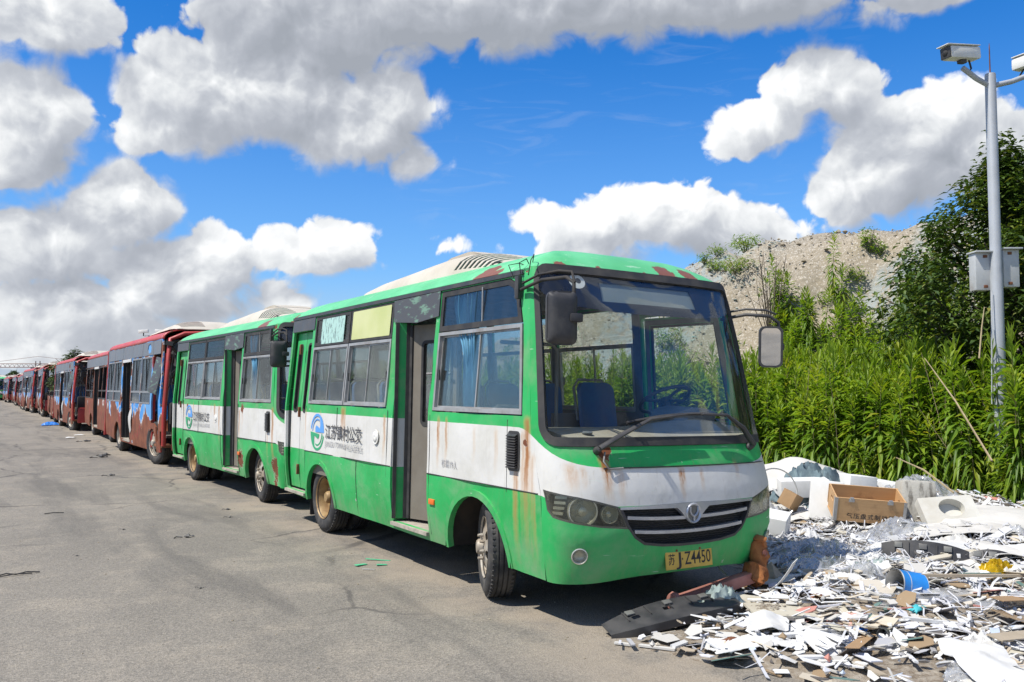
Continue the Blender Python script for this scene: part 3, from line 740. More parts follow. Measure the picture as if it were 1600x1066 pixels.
def wheel(parent, loc, rz, dual, rimmat, side=-1, nuts=True):
    """side -1: hub faces -x"""
    w = bpy.data.objects.new('wheel', None); w.location = loc; w.rotation_euler = (0, 0, R(rz)); w.empty_display_size = .2; link(w, parent)
    s = side; Rr, W = .375, .205
    def tyre(x0):
        b = MB()
        prof = [(.215, .02), (.25, .0), (.31, -.008), (.345, .006), (.366, .03), (.372, .045), (.372, .062), (.360, .064), (.360, .072), (.375, .074), (.375, .098), (.362, .10), (.362, .108), (.375, .110), (.375, .134), (.360, .136), (.360, .144), (.372, .146), (.372, .163), (.366, .178), (.345, .20), (.31, .213), (.25, .205), (.215, .185)]
        b.lathe([(r, (h + x0) * -s) for r, h in prof], (0, 0, 0), 'X', 56)
        for k in range(56):
            th = 2 * math.pi * k / 56; ca, sa = math.cos(th), math.sin(th)
            M3 = Matrix.Rotation(th, 3, 'X')
            for hx in (.030, .175):
                b.box((-s * (hx + x0), .366 * ca, .366 * sa), (.022, .016, .019), M3)
        return b.build('tyre', M['tyre'], w, 40)
    tyre(0)
    if dual: tyre(.26)
    b = MB()                       # rim barrel
    b.lathe([(.222, .012 * -s), (.232, .0), (.222, .02 * -s), (.205, .05 * -s), (.200, .17 * -s), (.19, .18 * -s)], (0, 0, 0), 'X', 40)
    rim = b.build('rim', rimmat, w, 40)
    circ = lambda r, n=32, c=(0, 0): [(c[0] + r * math.cos(2*math.pi*k/n), c[1] + r * math.sin(2*math.pi*k/n)) for k in range(n)]
    if not dual:
        fm = lambda u, v: Vector((s * (.045 * max(0, 1 - (math.hypot(u, v) / .21) ** 2) - .03), u, v))
        hs = [circ(.036, 12, (.145 * math.cos(a), .145 * math.sin(a))) for a in [2*math.pi*k/6 + .3 for k in range(6)]]
        pobj('wheel_disc', rimmat, rim, circ(.207), fm, .008, hs, .05, 0, s, smooth=40)
        b = MB(); b.lathe([(0, s*.060), (.045, s*.055), (.058, s*.04), (.062, s*.0)], (0, 0, 0), 'X', 20); b.build('hub_cap', rimmat, rim, 40)
        nut_r, nut_x = .092, .012
    else:
        fm = lambda u, v: Vector((-s * (.125 - .0), u, v))
        pobj('wheel_disc', rimmat, rim, circ(.203), fm, .01, [circ(.07, 16)] + [circ(.024, 8, (.15*math.cos(a), .15*math.sin(a))) for a in [2*math.pi*k/6 for k in range(6)]], .06, 0, s)
        b = MB(); b.lathe([(0, s*-.03), (.05, s*-.03), (.066, s*-.05), (.07, s*-.125)], (0, 0, 0), 'X', 18); b.build('hub_cap', rimmat, rim, 40)
        nut_r, nut_x = .105, -.118
    for k in range(8 if nuts else 0):
        a = 2*math.pi*k/8 + .2; c = (s * nut_x, nut_r*math.cos(a), nut_r*math.sin(a))
        if 'nut_mesh' not in globals():
            o = MB().lathe([(0, .030), (.010, .030), (.012, .014), (.0145, .012), (.0145, 0)], (0, 0, 0), 'X', 6).build('wheel_nut', M['rim'], rim, 30); globals()['nut_mesh'] = o.data
        else: o = link(bpy.data.objects.new('wheel_nut', nut_mesh), rim)
        o.location = c; o.scale = (s, 1, 1)
    return w
def ring(poly, d): return poly, grow(poly, -d)
def window(parent, fm, sign, outline, split, z_off=-.012, framew=.028, glass='glass', name='window'):
    """aluminium frame with sliding panes behind each other"""
    o, i = ring(outline, framew)
    fr = pobj(name, M['alu'], parent, o, fm, .045, [i], .15, .006, sign)
    ys = [p[0] for p in i]; zs = [p[1] for p in i]; y0, y1, z0, z1 = min(ys), max(ys), min(zs), max(zs)
    cuts = [y0] + [y0 + (y1 - y0) * s for s in split] + [y1]
    for k in range(len(cuts) - 1):
        a, c = cuts[k] - (.012 if k else -.0), cuts[k+1] + (.012 if k < len(cuts) - 2 else 0)
        pane = pobj('pane', M[glass], fr, [(a, z0), (c, z0), (c, z1), (a, z1)], fm, .005, [], .3, -.014 - .012 * (k % 2), sign)
        e = [(a, z0), (c, z0), (c, z1), (a, z1)]
        pobj('pane_edge', M['alu'], fr, e, fm, .012, [grow(e, -.014)], .3, -.011 - .012 * (k % 2), sign)
    for k, yy in enumerate((y0 + .03, y1 - .03)):
        p = fm(yy, (z0 + z1) / 2 - .03); MB().box(p + Vector((.004 * (-1 if sign > 0 else 1), 0, 0)), (.012, .012, .085)).build('latch', M['blackplastic'], fr, 30)
    return fr
def seat(parent, x, y, back=+1):
    s = bpy.data.objects.new('seat', None); s.location = (x, y, .62); s.empty_display_size = .2; link(s, parent)
    if 'seat_meshes' not in globals():
        b1 = MB().box((0, -.02, .43), (.42, .42, .08), bev=.03); b1 = b1.build('cushion', M['seat'], s, 40)
        b2 = MB()
        fm = lambda u, v: Vector((u, .20 + .17 * (v - .45) + .05 * (u / .21) ** 2 * -1, v))
        panel(b2, rrect(-.21, .21, .42, 1.04, .08, 5), fm, .035, [], .09, 0, -1); b2 = b2.build('backrest', M['seat'], s, 40, fix=False)
        b3 = MB().tube([(-.2, .23, .7), (-.2, .30, 1.0), (-.13, .33, 1.07), (.13, .33, 1.07), (.2, .30, 1.0), (.2, .23, .7)], .013, 8).build('grab_handle', M['handle'], s, 60)
        b4 = MB().box((-.17, 0, .19), (.03, .3, .38)).box((.17, 0, .19), (.03, .3, .38)).build('seat_frame', M['grey'], s, 30)
        globals()['seat_meshes'] = (b1.data, b2.data, b3.data, b4.data)
    else:
        for n, me in zip(('cushion', 'backrest', 'grab_handle', 'seat_frame'), seat_meshes): link(bpy.data.objects.new(n, me), s)
    return s
def minibus(name, paint, loc, rot, first):
    root = empty(name, loc, rot)
    dn = lambda y, z: .011 * fbm(y * 1.6, z * 1.6, 1.5 if first else 6.5, 3) * S01((2.2 - z) / .3) - (0 if first else .05 * math.exp(-((y - .55) ** 2 + (z - .5) ** 2) / .03))
    # ---- door side
    fe = [(YC(z), z) for z in np.linspace(2.44, .30, 16)]
    outl = [(YC(.29) + .01, .29)] + arch(1.335, .30, .465) + arch(4.81, .31, .44) + [(YR, .33), (YR, 2.44)] + [(y, z) for y, z in fe[:-1]]
    d1 = rrect(2.14, 2.88, .37, 2.20, .03, 3); d2 = rrect(5.30, 6.0, .37, 2.27, .03, 3)
    wf = [(.665, 1.39), (2.07, 1.39), (2.07, 2.41), (.98, 2.41), (.88, 2.37), (.815, 2.27), (.745, 2.05)]
    wr = rrect(3.03, 5.22, 1.40, 2.41, .02, 2)
    vent = rrect(.70, .83, 1.01, 1.27, .02, 3)
    side = pobj('side_panel', paint, root, outl, SL, .03, [d1, d2, wf, wr, vent], .10, 0, -1, dn)
    # wheel-arch lips
    for c, z, r in ((1.335, .30, .465), (4.81, .31, .44)):
        o = arch(c, z, r + .045, 18); i = arch(c, z, r - .006, 18)[::-1]
        pobj('arch_lip', paint, root, o + i, SL, .05, [], .10, .012, -1)
        b = MB(); b.lathe([(r + .03, -1.02), (r + .03, -.45), (.05, -.45)], (0, c, z), 'X', 20, a0=0, a1=math.pi)
        b.build('wheel_housing', M['chassis'], root, 40, fix=False)
        b = MB(); b.lathe([(r + .03, 1.02), (r + .03, .45), (.05, .45)], (0, c, z), 'X', 20, a0=0, a1=math.pi)
        b.build('wheel_housing', M['chassis'], root, 40, fix=False)
    # panel seams with their rivets
    for yy_, z0_, z1_ in ((2.98, .34, 1.38), (3.72, .33, .86), (4.28, .84, 1.38), (5.27, .34, 1.38), (.86, .84, 1.36), (2.10, .36, 1.36)):
        sm = MB().tube([SL(yy_, z) + Vector((-.001, 0, 0)) for z in np.linspace(z0_, z1_, 8)], .0032, 4).build('panel_seam', M['rubber'], side, 60)
    # belt and sill trim
    b = MB()
    for (a, c_) in ((.45, 2.13), (2.89, 5.28)):
        b.tube([SL(y, .868) + Vector((-.004, 0, 0)) for y in np.linspace(a, c_, 12)], .0045, 6)
    b.build('belt_trim', M['rubber'], root, 60)
    # louvred vent
    b = MB(); b.box((-1.045, .765, 1.14), (.02, .12, .25)); v = b.build('side_vent', M['blackplastic'], root)
    for k in range(13):
        MBk = MB().box((-1.072, .765, 1.03 + k * .0185), (.03, .118, .006), rotm(0, -35, 0)); MBk.build('louvre', M['blackplastic'], v)
    pobj('vent_frame', M['blackplastic'], v, grow(vent, .012), SL, .02, [grow(vent, -.006)], .1, .008, -1)
    # ---- far side
    wa = [(.72, 1.36), (1.70, 1.36), (1.70, 2.25), (.85, 2.25)]
    outr = outl
    w1 = rrect(1.85, 3.10, 1.40, 2.38, .03, 3); w2 = rrect(3.20, 4.45, 1.40, 2.38, .03, 3); w3 = rrect(4.55, 5.85, 1.40, 2.38, .03, 3)
    dd = rrect(.68, 1.72, .55, 2.28, .04, 3)
    pobj('side_panel', paint, root, outr, SR, .03, [dd, w1, w2, w3], .14, 0, 1)
    for w in (w1, w2, w3):
        y0, y1 = min(p[0] for p in w), max(p[0] for p in w)
        window(root, SR, 1, [(y0, 1.40), (y1, 1.40), (y1, 2.05), (y0, 2.05)], (.5,))
        pobj('upper_window', M['glass'], root, [(y0, 2.055), (y1, 2.055), (y1, 2.38), (y0, 2.38)], SR, .006, [], .3, -.01, 1)
    # driver's door, standing a little open on its rear hinge
    dr = bpy.data.objects.new('driver_door', None); dr.location = (A(1.0), 1.70, 0); dr.rotation_euler = (0, 0, R(10 if first else 0)); link(dr, root)
    fmd = lambda y, z: Vector((A(z) - A(1.0), y - 1.70, z))
    hole = [(.80, 1.34), (1.64, 1.34), (1.64, 2.20), (.93, 2.20)]
    pobj('door_skin', paint, dr, [(.69, .56), (1.70, .56), (1.70, 2.27), (.86, 2.27), (.69, 1.34)], fmd, .03, [hole], .15, .002, 1)
    pobj('door_seal', M['rubber'], dr, grow(hole, .004), fmd, .02, [grow(hole, -.022)], .15, .005, 1)
    pobj('pane', M['glass'], dr, hole, fmd, .005, [], .3, -.01, 1)
    b = MB().tube([fmd(.70, .6), fmd(.70, 1.34), fmd(.86, 2.27)], .014, 6).build('door_edge_seal', M['rubber'], dr, 60)
    # ---- front
    ws = rrect(-1.135, 1.135, 1.205, 2.475, .13, 6, (.13, .13, .16, .16))
    hlL = [(-1.225, .905), (-1.19, .77), (-1.13, .725), (-.95, .69), (-.774, .665), (-.565, .648), (-.60, .73), (-.645, .80), (-.80, .84), (-.934, .868), (-1.1, .892)]
    hlR = [(-u, z) for u, z in hlL][::-1]
    gr = [(-.575, .66), (-.52, .585), (-.44, .535), (-.28, .513), (-.1, .505), (.1, .505), (.28, .513), (.44, .535), (.52, .585), (.575, .66), (.64, .795), (.3, .80), (0, .803), (-.3, .80), (-.64, .795)]
    gro = grow(gr, -.004)
    fog = lambda c: [(c + .05 * math.cos(2*math.pi*k/14), .48 + .05 * math.sin(2*math.pi*k/14)) for k in range(14)]
    fo = [(u, .285 + .03 * (abs(u) < .9) * S01((.9 - abs(u)) / .5)) for u in np.linspace(-UU, UU, 26)] + [(u, 2.47 if abs(u) < 1.0 else 2.47) for u in np.linspace(UU, -UU, 26)]
    dnf = lambda u, z: -.012 * math.exp(-((abs(u) - .93) ** 2 / .03 + (z - .47) ** 2 / .008)) + .012 * math.exp(-((z - .60) / .03) ** 2) * S01((1.15 - abs(u)) / .2) * S01((abs(u) - .5) / .2) + .010 * math.exp(-((z - 1.045) / .018) ** 2) * S01((.8 - abs(u)) / .15)
    front = pobj('front_panel', paint, root, fo, FR, .025, [ws, hlL, hlR, gr, fog(-.935), fog(.935)], .055, 0, 1, dnf)
    wsin = grow(ws, -.05)
    pobj('windscreen_seal', M['rubber'], root, grow(ws, .012), FR, .03, [wsin], .07, .012, 1)
    glassp = pobj('windscreen', M['wind'], root, grow(ws, -.03), FR, .006, [], .12, .001, 1)
    for sg in (-1, 1):
        pobj('pillar_lining', M['dark'], root, [(1.085, 1.22), (1.262, 1.22), (1.262, 2.44), (1.085, 2.44)] if sg > 0 else [(-1.262, 1.22), (-1.085, 1.22), (-1.085, 2.44), (-1.262, 2.44)], FR, .004, [], .1, -.034, 1)
    brd = [(-.50, 2.235), (.50, 2.235), (.485, 2.385), (-.485, 2.385)]
    fritb = [(-1.09, 2.30), (-.98, 2.235), (-.80, 2.19), (-.5, 2.165), (0, 2.155), (.5, 2.165), (.80, 2.19), (.98, 2.235), (1.09, 2.30)]
    frit = pobj('windscreen_frit', M['frit'], glassp, fritb + [(1.09, 2.42), (1.0, 2.45), (-1.0, 2.45), (-1.09, 2.42)], FR, .004, [brd], .1, -.012, 1)
    pobj('destination_board', M['board'], glassp, grow(brd, .01), FR, .006, [], .12, -.022, 1)
    b = MB(); c0 = (-.70, 2.385)
    el1 = [(c0[0] + .075*math.cos(a) , c0[1] - .01 + .055*math.sin(a)) for a in [2*math.pi*k/18 for k in range(18)]]
    el2 = [(c0[0] + .012 + .028*math.cos(a), c0[1] - .004 + .022*math.sin(a)) for a in [2*math.pi*k/12 for k in range(12)]]
    pobj('windscreen_sticker', M['whitesheet'], glassp, el1, FR, .002, [el2], .05, -.0095, 1)
    for hl in (hlL, hlR):
        sg = -1 if hl is hlL else 1
        h = pobj('headlight', M['housing'], root, grow(hl, .02), FR, .01, [], .08, -.07, 1)
        rimp = pobj('lamp_rim', M['housing'], h, hl, FR, .075, [grow(hl, -.012)], .08, -.002, 1)
        for (u, z, r) in ((.90, .772, .098), (.705, .752, .062)):
            p = FR(sg * u, z); n = nrm(FR, sg * u, z); q = n.to_track_quat('Y', 'Z').to_matrix()
            b = MB(); b.lathe([(r * 1.08, -.035), (r, -.012), (r * .94, -.012), (r * .88, -.04), (r * .55, -.062), (r * .35, -.066), (r*.30, -.03), (0, -.022)], (0, 0, 0), 'Y', 24)
            b.v = [tuple(q @ Vector(v) + p) for v in b.v]; b.build('reflector_bowl', M['reflector'], h, 50)
        for k in range(4):
            u = 1.10 - .012 * k; z = .755 + k * .036
            p = FR(sg * u, z) - nrm(FR, sg * u, z) * .03; q = nrm(FR, sg * u, z).to_track_quat('Y', 'Z').to_matrix()
            MB().box(p, (.08, .02, .018), q).build('lamp_fin', M['reflector'], h, 30)
        pobj('lamp_lens', M['lens'], h, hl, FR, .004, [], .06, -.001, 1)
    g = pobj('grille', M['mesh'], root, grow(gr, .015), FR, .01, [], .08, -.05, 1)
    pobj('grille_surround', M['blackplastic'], g, gr, FR, .05, [grow(gr, -.018)], .08, .002, 1)
    # hexagonal mesh ribs, then the silver bars
    b = MB()
    for k in range(18):
        z = .52 + k * .0158
        hw = float(np.interp(z, [.51, .54, .6, .66, .8], [.25, .44, .53, .575, .63]))
        b.tube([FR(u, z + .004 * ((j + k) % 2)) + nrm(FR, u, z) * -.036 for j, u in enumerate(np.linspace(-hw, hw, 40))], .003, 4, caps=False)
    b.build('grille_mesh', M['blackplastic'], g, 0)
    def bar(zc, hw, droop, h, name='grille_bar'):
        n = 24; us = np.linspace(-hw, hw, n)
        top = [(u, zc + droop * (u / hw) ** 2 + h / 2) for u in us]; bot = [(u, zc + droop * (u / hw) ** 2 - h / 2) for u in us]
        return pobj(name, M['chrome'], g, bot + top[::-1], FR, .04, [], .1, -.002, 1)
    bar(.700, .575, .024, .022); bar(.605, .515, .022, .022)
    us = np.linspace(-.632, .632, 30)
    low = [(u, .768 + .012 * abs(u) / .63 - .075 * S01((.15 - abs(u)) / .09)) for u in us]
    pobj('grille_crown', M['chrome'], g, low + [(u, .802 - .006 * (abs(u) / .63)) for u in us[::-1]], FR, .04, [], .04, .006, 1)
    p = FR(0, .728); q = (nrm(FR, 0, .728)).to_track_quat('Y', 'Z').to_matrix()
    def onf(b, d=0): b.v = [tuple(q @ Vector(v) + p + nrm(FR, 0, .728) * d) for v in b.v]; return b
    e = onf(MB().lathe([(.054, .0), (.060, .008), (.066, .010), (.071, .006), (.072, -.01)], (0, 0, 0), 'Y', 32), .006).build('emblem', M['chrome'], g, 50)
    onf(MB().lathe([(0, 0.0), (.056, 0.0), (.056, -.012)], (0, 0, 0), 'Y', 28), .006).build('emblem_field', M['housing'], e, 40)
    b = MB()
    for sg in (-1, 1):
        b.tube([(sg * .036, .004, .044), (sg * .036, .004, .012), (sg * .024, .004, -.008), (0, .004, -.022)], .0085, 6)
    b.tube([(0, .004, -.02), (0, .004, -.054)], .0085, 6)
    onf(b, .006).build('emblem_mark', M['chrome'], e, 60)
    # number plate
    pl = MB().box((0, 0, 0), (.44, .008, .14), bev=.003)
    mt = Matrix.Rotation(R(-6), 3, 'X')
    pc = Vector((-.02, Y0(.42) - .012, .417))
    pl.v = [tuple(mt @ Vector(v) + pc) for v in pl.v]
    plate = pl.build('number_plate', M['plate'], root, 30)
    if first:
        yd = mt @ Vector((0, 0, 1)); o = pc + Vector((0, 0, 0)) - yd * .038 + (mt @ Vector((0, -1, 0))) * .004
        text_mesh('plate_lettering', '苏', M['ink'], plate, .082, o + Vector((-.196, 0, 0)) + yd * .006, (1, 0, 0), yd, .062, .001, .008)
        text_mesh('plate_lettering', 'J', M['ink'], plate, .125, o + Vector((-.128, 0, 0)) - yd * .006, (1, 0, 0), yd, .050, .001, .008)
        text_mesh('plate_lettering', '·', M['ink'], plate, .11, o + Vector((-.072, 0, 0)) - yd * .004, (1, 0, 0), yd, .012, .001, .008)
        text_mesh('plate_lettering', 'Z4450', M['ink'], plate, .125, o + Vector((-.046, 0, 0)) - yd * .006, (1, 0, 0), yd, .25, .001, .008)
        for xx in (-.12, .1): MB().lathe([(0, -.01), (.009, -.008), (.01, 0)], pc + yd * .058 + Vector((xx, -.004, 0)), 'Y', 8).build('plate_bolt', M['rust'], plate, 40)
    for sg in (-1, 1):
        p = FR(sg * .935, .48); n = nrm(FR, sg * .935, .48); qq = n.to_track_quat('Y', 'Z').to_matrix()
        b = MB().lathe([(.056, .004), (.05, .008), (.046, -.002), (.040, -.02), (.02, -.03), (0, -.03)], (0, 0, 0), 'Y', 24); b.v = [tuple(qq @ Vector(v) + p) for v in b.v]
        fl = b.build('fog_lamp', M['reflector'], root, 50)
        b = MB().lathe([(0, .003), (.025, .0), (.047, -.006)], (0, 0, 0), 'Y', 24); b.v = [tuple(qq @ Vector(v) + p) for v in b.v]; b.build('fog_lens', M['lens'], fl, 50)
    # wipers
    def wiper(pts, blade):
        w = MB().lathe([(0, .035), (.02, .03), (.028, 0), (.03, -.03)], (0, 0, 0), 'Y', 12)
        p0 = FR(*pts[0]); n0 = nrm(FR, *pts[0]); qm = n0.to_track_quat('Y', 'Z').to_matrix(); w.v = [tuple(qm @ Vector(v) + p0 + n0 * .02) for v in w.v]
        w = w.build('wiper', M['blackplastic'], root, 40)
        lift = lambda u, z, d: FR(u, z) + nrm(FR, u, z) * d
        MB().tube([lift(u, z, .05 + .02 * (k > 0)) for k, (u, z) in enumerate(pts)], [.028, .026, .017, .010][:len(pts)], 8, flat=.7).build('wiper_arm', M['blackplastic'], w, 60)
        MB().tube([lift(blade[0][0] + (blade[1][0] - blade[0][0]) * k / 8, blade[0][1] + (blade[1][1] - blade[0][1]) * k / 8 + .02 * math.sin(math.pi * k / 8), .03) for k in range(9)], .014, 6, flat=.8).build('wiper_blade', M['rubber'], w, 60)
    wiper([(-.74, 1.165), (-.56, 1.26), (-.30, 1.365), (.05, 1.40)], ((-.48, 1.35), (.30, 1.41)))
    wiper([(.74, 1.165), (.62, 1.30), (.46, 1.395), (.20, 1.40)], ((.50, 1.40), (-.20, 1.385)))
    # bonnet hinge line and wire loops on the cowl
    pobj('cowl_seam', M['rubber'], root, [(u, 1.048) for u in np.linspace(-.72, .9, 16)] + [(u, 1.054) for u in np.linspace(.9, -.72, 16)], FR, .01, [], .1, .013, 1)
    if first:
        loop = [FR(-.70, 1.16) + Vector((0, -.03, 0)), FR(-.74, 1.10) + Vector((0, -.05, 0)), FR(-.70, 1.05) + Vector((0, -.03, 0)), FR(-.58, 1.055) + Vector((0, -.02, 0))]
        MB().tube(loop, .006, 6).build('washer_hose', M['handle'], root, 60)
    # ---- roof
    ringp = [FR(u, 2.465) for u in np.linspace(-UU, UU, 33)] + [SR(y, 2.465) for y in np.linspace(YC(2.465) + .12, YR - .05, 22)] + [RR(u, 2.465) for u in np.linspace(UU, -UU, 21)] + [SL(y, 2.465) for y in np.linspace(YR - .05, YC(2.465) + .12, 22)]
    b = MB(); T = [0, .06, .14, .25, .38, .55, .75, 1.0]; n = len(ringp); vs = []
    for tt_ in T:
        for p in ringp:
            c = Vector((0, max(1.35, min(5.55, p.y)), 0))
            q_ = p.lerp(Vector((c.x, c.y, p.z)), tt_)
            q_.z = 2.462 + .235 * (1 - (1 - tt_) ** 3.4)
            vs.append(q_)
    fs = []
    for i in range(len(T) - 1):
        for k in range(n): fs.append((i*n+k, i*n+(k+1) % n, (i+1)*n+(k+1) % n, (i+1)*n+k))
    low_ = len(vs); vs += [Vector((p.x * .985, p.y if abs(p.x) > .9 else p.y + (.02 if p.y < 3 else -.02), 2.425)) for p in ringp]
    for k in range(n): fs.append((k, low_ + k, low_ + (k+1) % n, (k+1) % n))
    b.add(vs, fs); bmr = b.build('roof', M['roof'], root, 60)
    bm = bmesh.new(); bm.from_mesh(bmr.data); bmesh.ops.remove_doubles(bm, verts=bm.verts[:], dist=.002); bmesh.ops.recalc_face_normals(bm, faces=bm.faces[:]); bm.to_mesh(bmr.data); bm.free()
    for sd, fm, sg in (('l', SL, -1), ('r', SR, 1)):
        pobj('rain_gutter', M['gutter'], bmr, [(YC(2.43) + .06, 2.418), (YR, 2.418), (YR, 2.452), (YC(2.43) + .08, 2.452)], fm, .03, [], .3, .016, sg)
    pobj('headlining', M['grey'], root, [(-.97, .8), (.97, .8), (.97, 6.0), (-.97, 6.0)], lambda u, v: Vector((u, v, 2.42 + .12 * (1 - (u / .98) ** 2))), .008, [], .25, 0, 1)
    # ---- roof air conditioner
    def ach(x, y):
        prof = float(np.interp(y, [1.65, 1.75, 2.0, 2.3, 2.6, 2.85, 3.2, 4.3, 4.62, 4.75], [.03, .06, .13, .195, .228, .232, .215, .145, .10, .03]))
        e = max(0, 1 - (abs(x) / .657) ** 3.2)
        return 2.595 + (prof + .08) * e ** .42 - .02
    fac = lambda x, y: Vector((x, y, ach(x, y)))
    slots = []
    for k in range(8):
        y = 1.82 + k * .088
        slots += [[(-.642, y), (-.26, y - .035), (-.26, y + .010), (-.642, y + .050)], [(.26, y - .035), (.642, y), (.642, y + .050), (.26, y + .010)]]
    ac = pobj('roof_air_conditioner', M['acm'], root, rrect(-.655, .655, 1.655, 4.745, .20, 6), fac, .012, slots, .075, 0, 1, smooth=50)
    MB().box((0, 2.15, 2.62), (1.2, .8, .10)).build('vent_dark_box', M['dark'], ac)  # dark box added below the slots, its colour stands in for shade
    pobj('raised_cover', M['ac'], ac, rrect(-.30, .30, 2.65, 3.35, .08, 4), lambda x, y: Vector((x, y, ach(x, y) + .05 * min(1, (3.35 - y) / .12, (y - 2.65) / .12 + .2))), .06, [], .1, 0, 1, smooth=50)
    # ---- rear
    rw = rrect(-.85, .85, 1.45, 2.30, .08, 4)
    pobj('rear_panel', paint, root, [(-UU, .34), (UU, .34), (UU, 2.44), (-UU, 2.44)], RR, .03, [rw], .15, 0, -1)
    pobj('rear_window', M['tint'], root, grow(rw, .01), RR, .006, [], .3, -.012, -1)
    pobj('rear_window_seal', M['rubber'], root, grow(rw, .012), RR, .02, [grow(rw, -.03)], .2, .006, -1)
    # ---- glazing on the door side
    window(root, SL, -1, [(.675, 1.40), (2.06, 1.40), (2.06, 2.055), (.755, 2.055)], (.5,))
    ugf = [(.765, 2.065), (2.06, 2.065), (2.06, 2.405), (.985, 2.405), (.89, 2.365), (.825, 2.265)]
    uf = pobj('upper_window', M['rubber'], root, ugf, SL, .012, [grow(ugf, -.045)], .15, .002, -1)
    pobj('pane', M['tint'], uf, grow(ugf, -.03), SL, .005, [], .3, -.004, -1)
    MB().box(SL(1.36, 2.23), (.01, .012, .30)).build('pane_bar', M['alu'], uf)
    for (a, c_) in ((3.035, 4.115), (4.135, 5.215)):
        window(root, SL, -1, [(a, 1.41), (c_, 1.41), (c_, 2.055), (a, 2.055)], (.5,))
        u_ = [(a, 2.065), (c_, 2.065), (c_, 2.405), (a, 2.405)]
        uw = pobj('upper_window', M['rubber'], root, u_, SL, .012, [grow(u_, -.04)], .3, .002, -1)
        pobj('pane', M['tint'], uw, grow(u_, -.03), SL, .005, [], .3, -.004, -1)
        if first:
            if a < 4: pobj('window_film', M['yellowpaper'], uw, rrect(a + .06, c_ - .05, 2.09, 2.385, .01, 1), SL, .002, [], .4, .0045, -1)
            else: pobj('window_film', M['tealpaper'], uw, rrect(a + .16, c_ - .22, 2.085, 2.37, .01, 1), SL, .002, [], .4, .0045, -1)
    # headers above the doors
    pobj('door_header', M['header_worn'], root, [(2.075, 2.20), (2.5, 2.17), (2.99, 2.205), (3.02, 2.41), (2.08, 2.415)], SL, .008, [], .2, .014, -1)
    pobj('door_header', M['header'], root, [(5.235, 2.27), (6.02, 2.27), (6.03, 2.41), (5.235, 2.415)], SL, .008, [], .2, .010, -1)
    # door post reveals
    def reveal(pts, m, nm, w=.10): return MB().add([SL(y, z) for y, z in pts] + [SL(y, z) + Vector((w, 0, 0)) for y, z in pts], [(i, i+1, len(pts)+i+1, len(pts)+i) for i in range(len(pts) - 1)]).build(nm, m, root, 30)
    reveal([(2.135, .38), (2.135, 1.35), (2.135, 2.19)], M['beige'], 'door_post', .16)
    # the rear post of the front doorway is torn open
    rv = MB()
    fmj = lambda u, z: Vector((-A(z) + .012 + u, 2.872 + .012 * fbm(u * 9, z * 3, 4), z))
    panel(rv, [(0, .38), (.12, .38), (.11, .55), (.115, .8), (.03, .86), (.02, 1.0), (.05, 1.12), (.015, 1.3), (.02, 1.45), (.1, 1.55), (.115, 1.9), (.12, 2.19), (0, 2.19)], fmj, .004, [], .05, 0, 1)
    rv.build('torn_door_post', paint, root, 40, fix=False)
    MB().box((-.925, 2.945, 1.15), (.09, .11, 1.5)).build('door_post_core', M['rust'], root)
    # front folding door, folded back into the bus
    def leaf(p0, p1, z0, z1, mout, win, nm='folding_door'):
        p0, p1 = Vector((*p0, 0)), Vector((*p1, 0)); d = (p1 - p0); L = d.length; d.normalize()
        fm = lambda u, z: p0 + d * u + Vector((0, 0, z))
        o = [(0, z0), (L, z0), (L, z1), (0, z1)]
        h = rrect(L * win[0], L * win[1], win[2], win[3], min(.05, L * .12), 4) if win else None
        lf = pobj(nm, mout, root, o, fm, .03, [h] if h else [], .15, 0, 1)
        if h:
            pobj('leaf_window', M['rubber'], lf, grow(h, .006), fm, .04, [grow(h, -.022)], .15, .005, 1)
            pobj('pane', M['glass'], lf, h, fm, .005, [], .3, -.012, 1)
        for u in (0, L):
            MB().box(fm(u, (z0 + z1) / 2), (.032, .032, z1 - z0), Matrix.Rotation(math.atan2(d.y, d.x), 3, 'Z')).build('leaf_edge', M['rubber'], lf)
        return lf
    leaf((-1.02, 2.855), (-.925, 2.825), .40, 2.19, paint, None)
    lf = leaf((-.90, 2.785), (-.72, 2.20), .40, 2.17, M['beige'], (.22, .86, 1.25, 2.02))
    MB().tube([(-.86, 2.55, 1.72), (-.78, 2.25, 1.72)], .011, 6).build('door_rail', M['handle'], lf, 60)
    # rear folding door, shut but set back
    for (a, c_) in ((5.315, 5.655), (5.665, 5.995)):
        fm = lambda y, z: Vector((-A(z) + .06, y, z))
        h = rrect(a + .10, c_ - .08, 1.30, 2.12, .05, 4)
        lf = pobj('folding_door', paint, root, [(a, .40), (c_, .40), (c_, 2.26), (a, 2.26)], fm, .03, [h], .15, 0, -1)
        pobj('leaf_window', M['rubber'], lf, grow(h, .006), fm, .04, [grow(h, -.018)], .15, .005, -1)
        pobj('pane', M['tint'], lf, h, fm, .005, [], .3, -.012, -1)
    for zz in (.62, 1.30, 2.05): MB().box((-1.0, 5.66, zz), (.03, .03, .12), bev=.004).build('door_hinge', M['rust'], root)
    # steps
    MB().box((-.78, 2.51, .355), (.52, .74, .03)).build('entrance_step', M['sill'], root)
    MB().box((-.53, 2.51, .49), (.02, .74, .26)).build('step_riser', M['floor'], root)
    MB().box((-.80, 5.66, .355), (.48, .70, .03)).build('entrance_step', M['sill'], root)
    # ---- inside
    b = MB(); b.box((.24, 3.3, .60), (1.50, 5.4, .04)); b.box((-.76, 3.62, .60), (.50, 1.36, .04)); b.build('cabin_floor', M['floor'], root)
    lin = [(.80, .62), (5.95, .62), (5.95, 2.38), (.95, 2.38)]
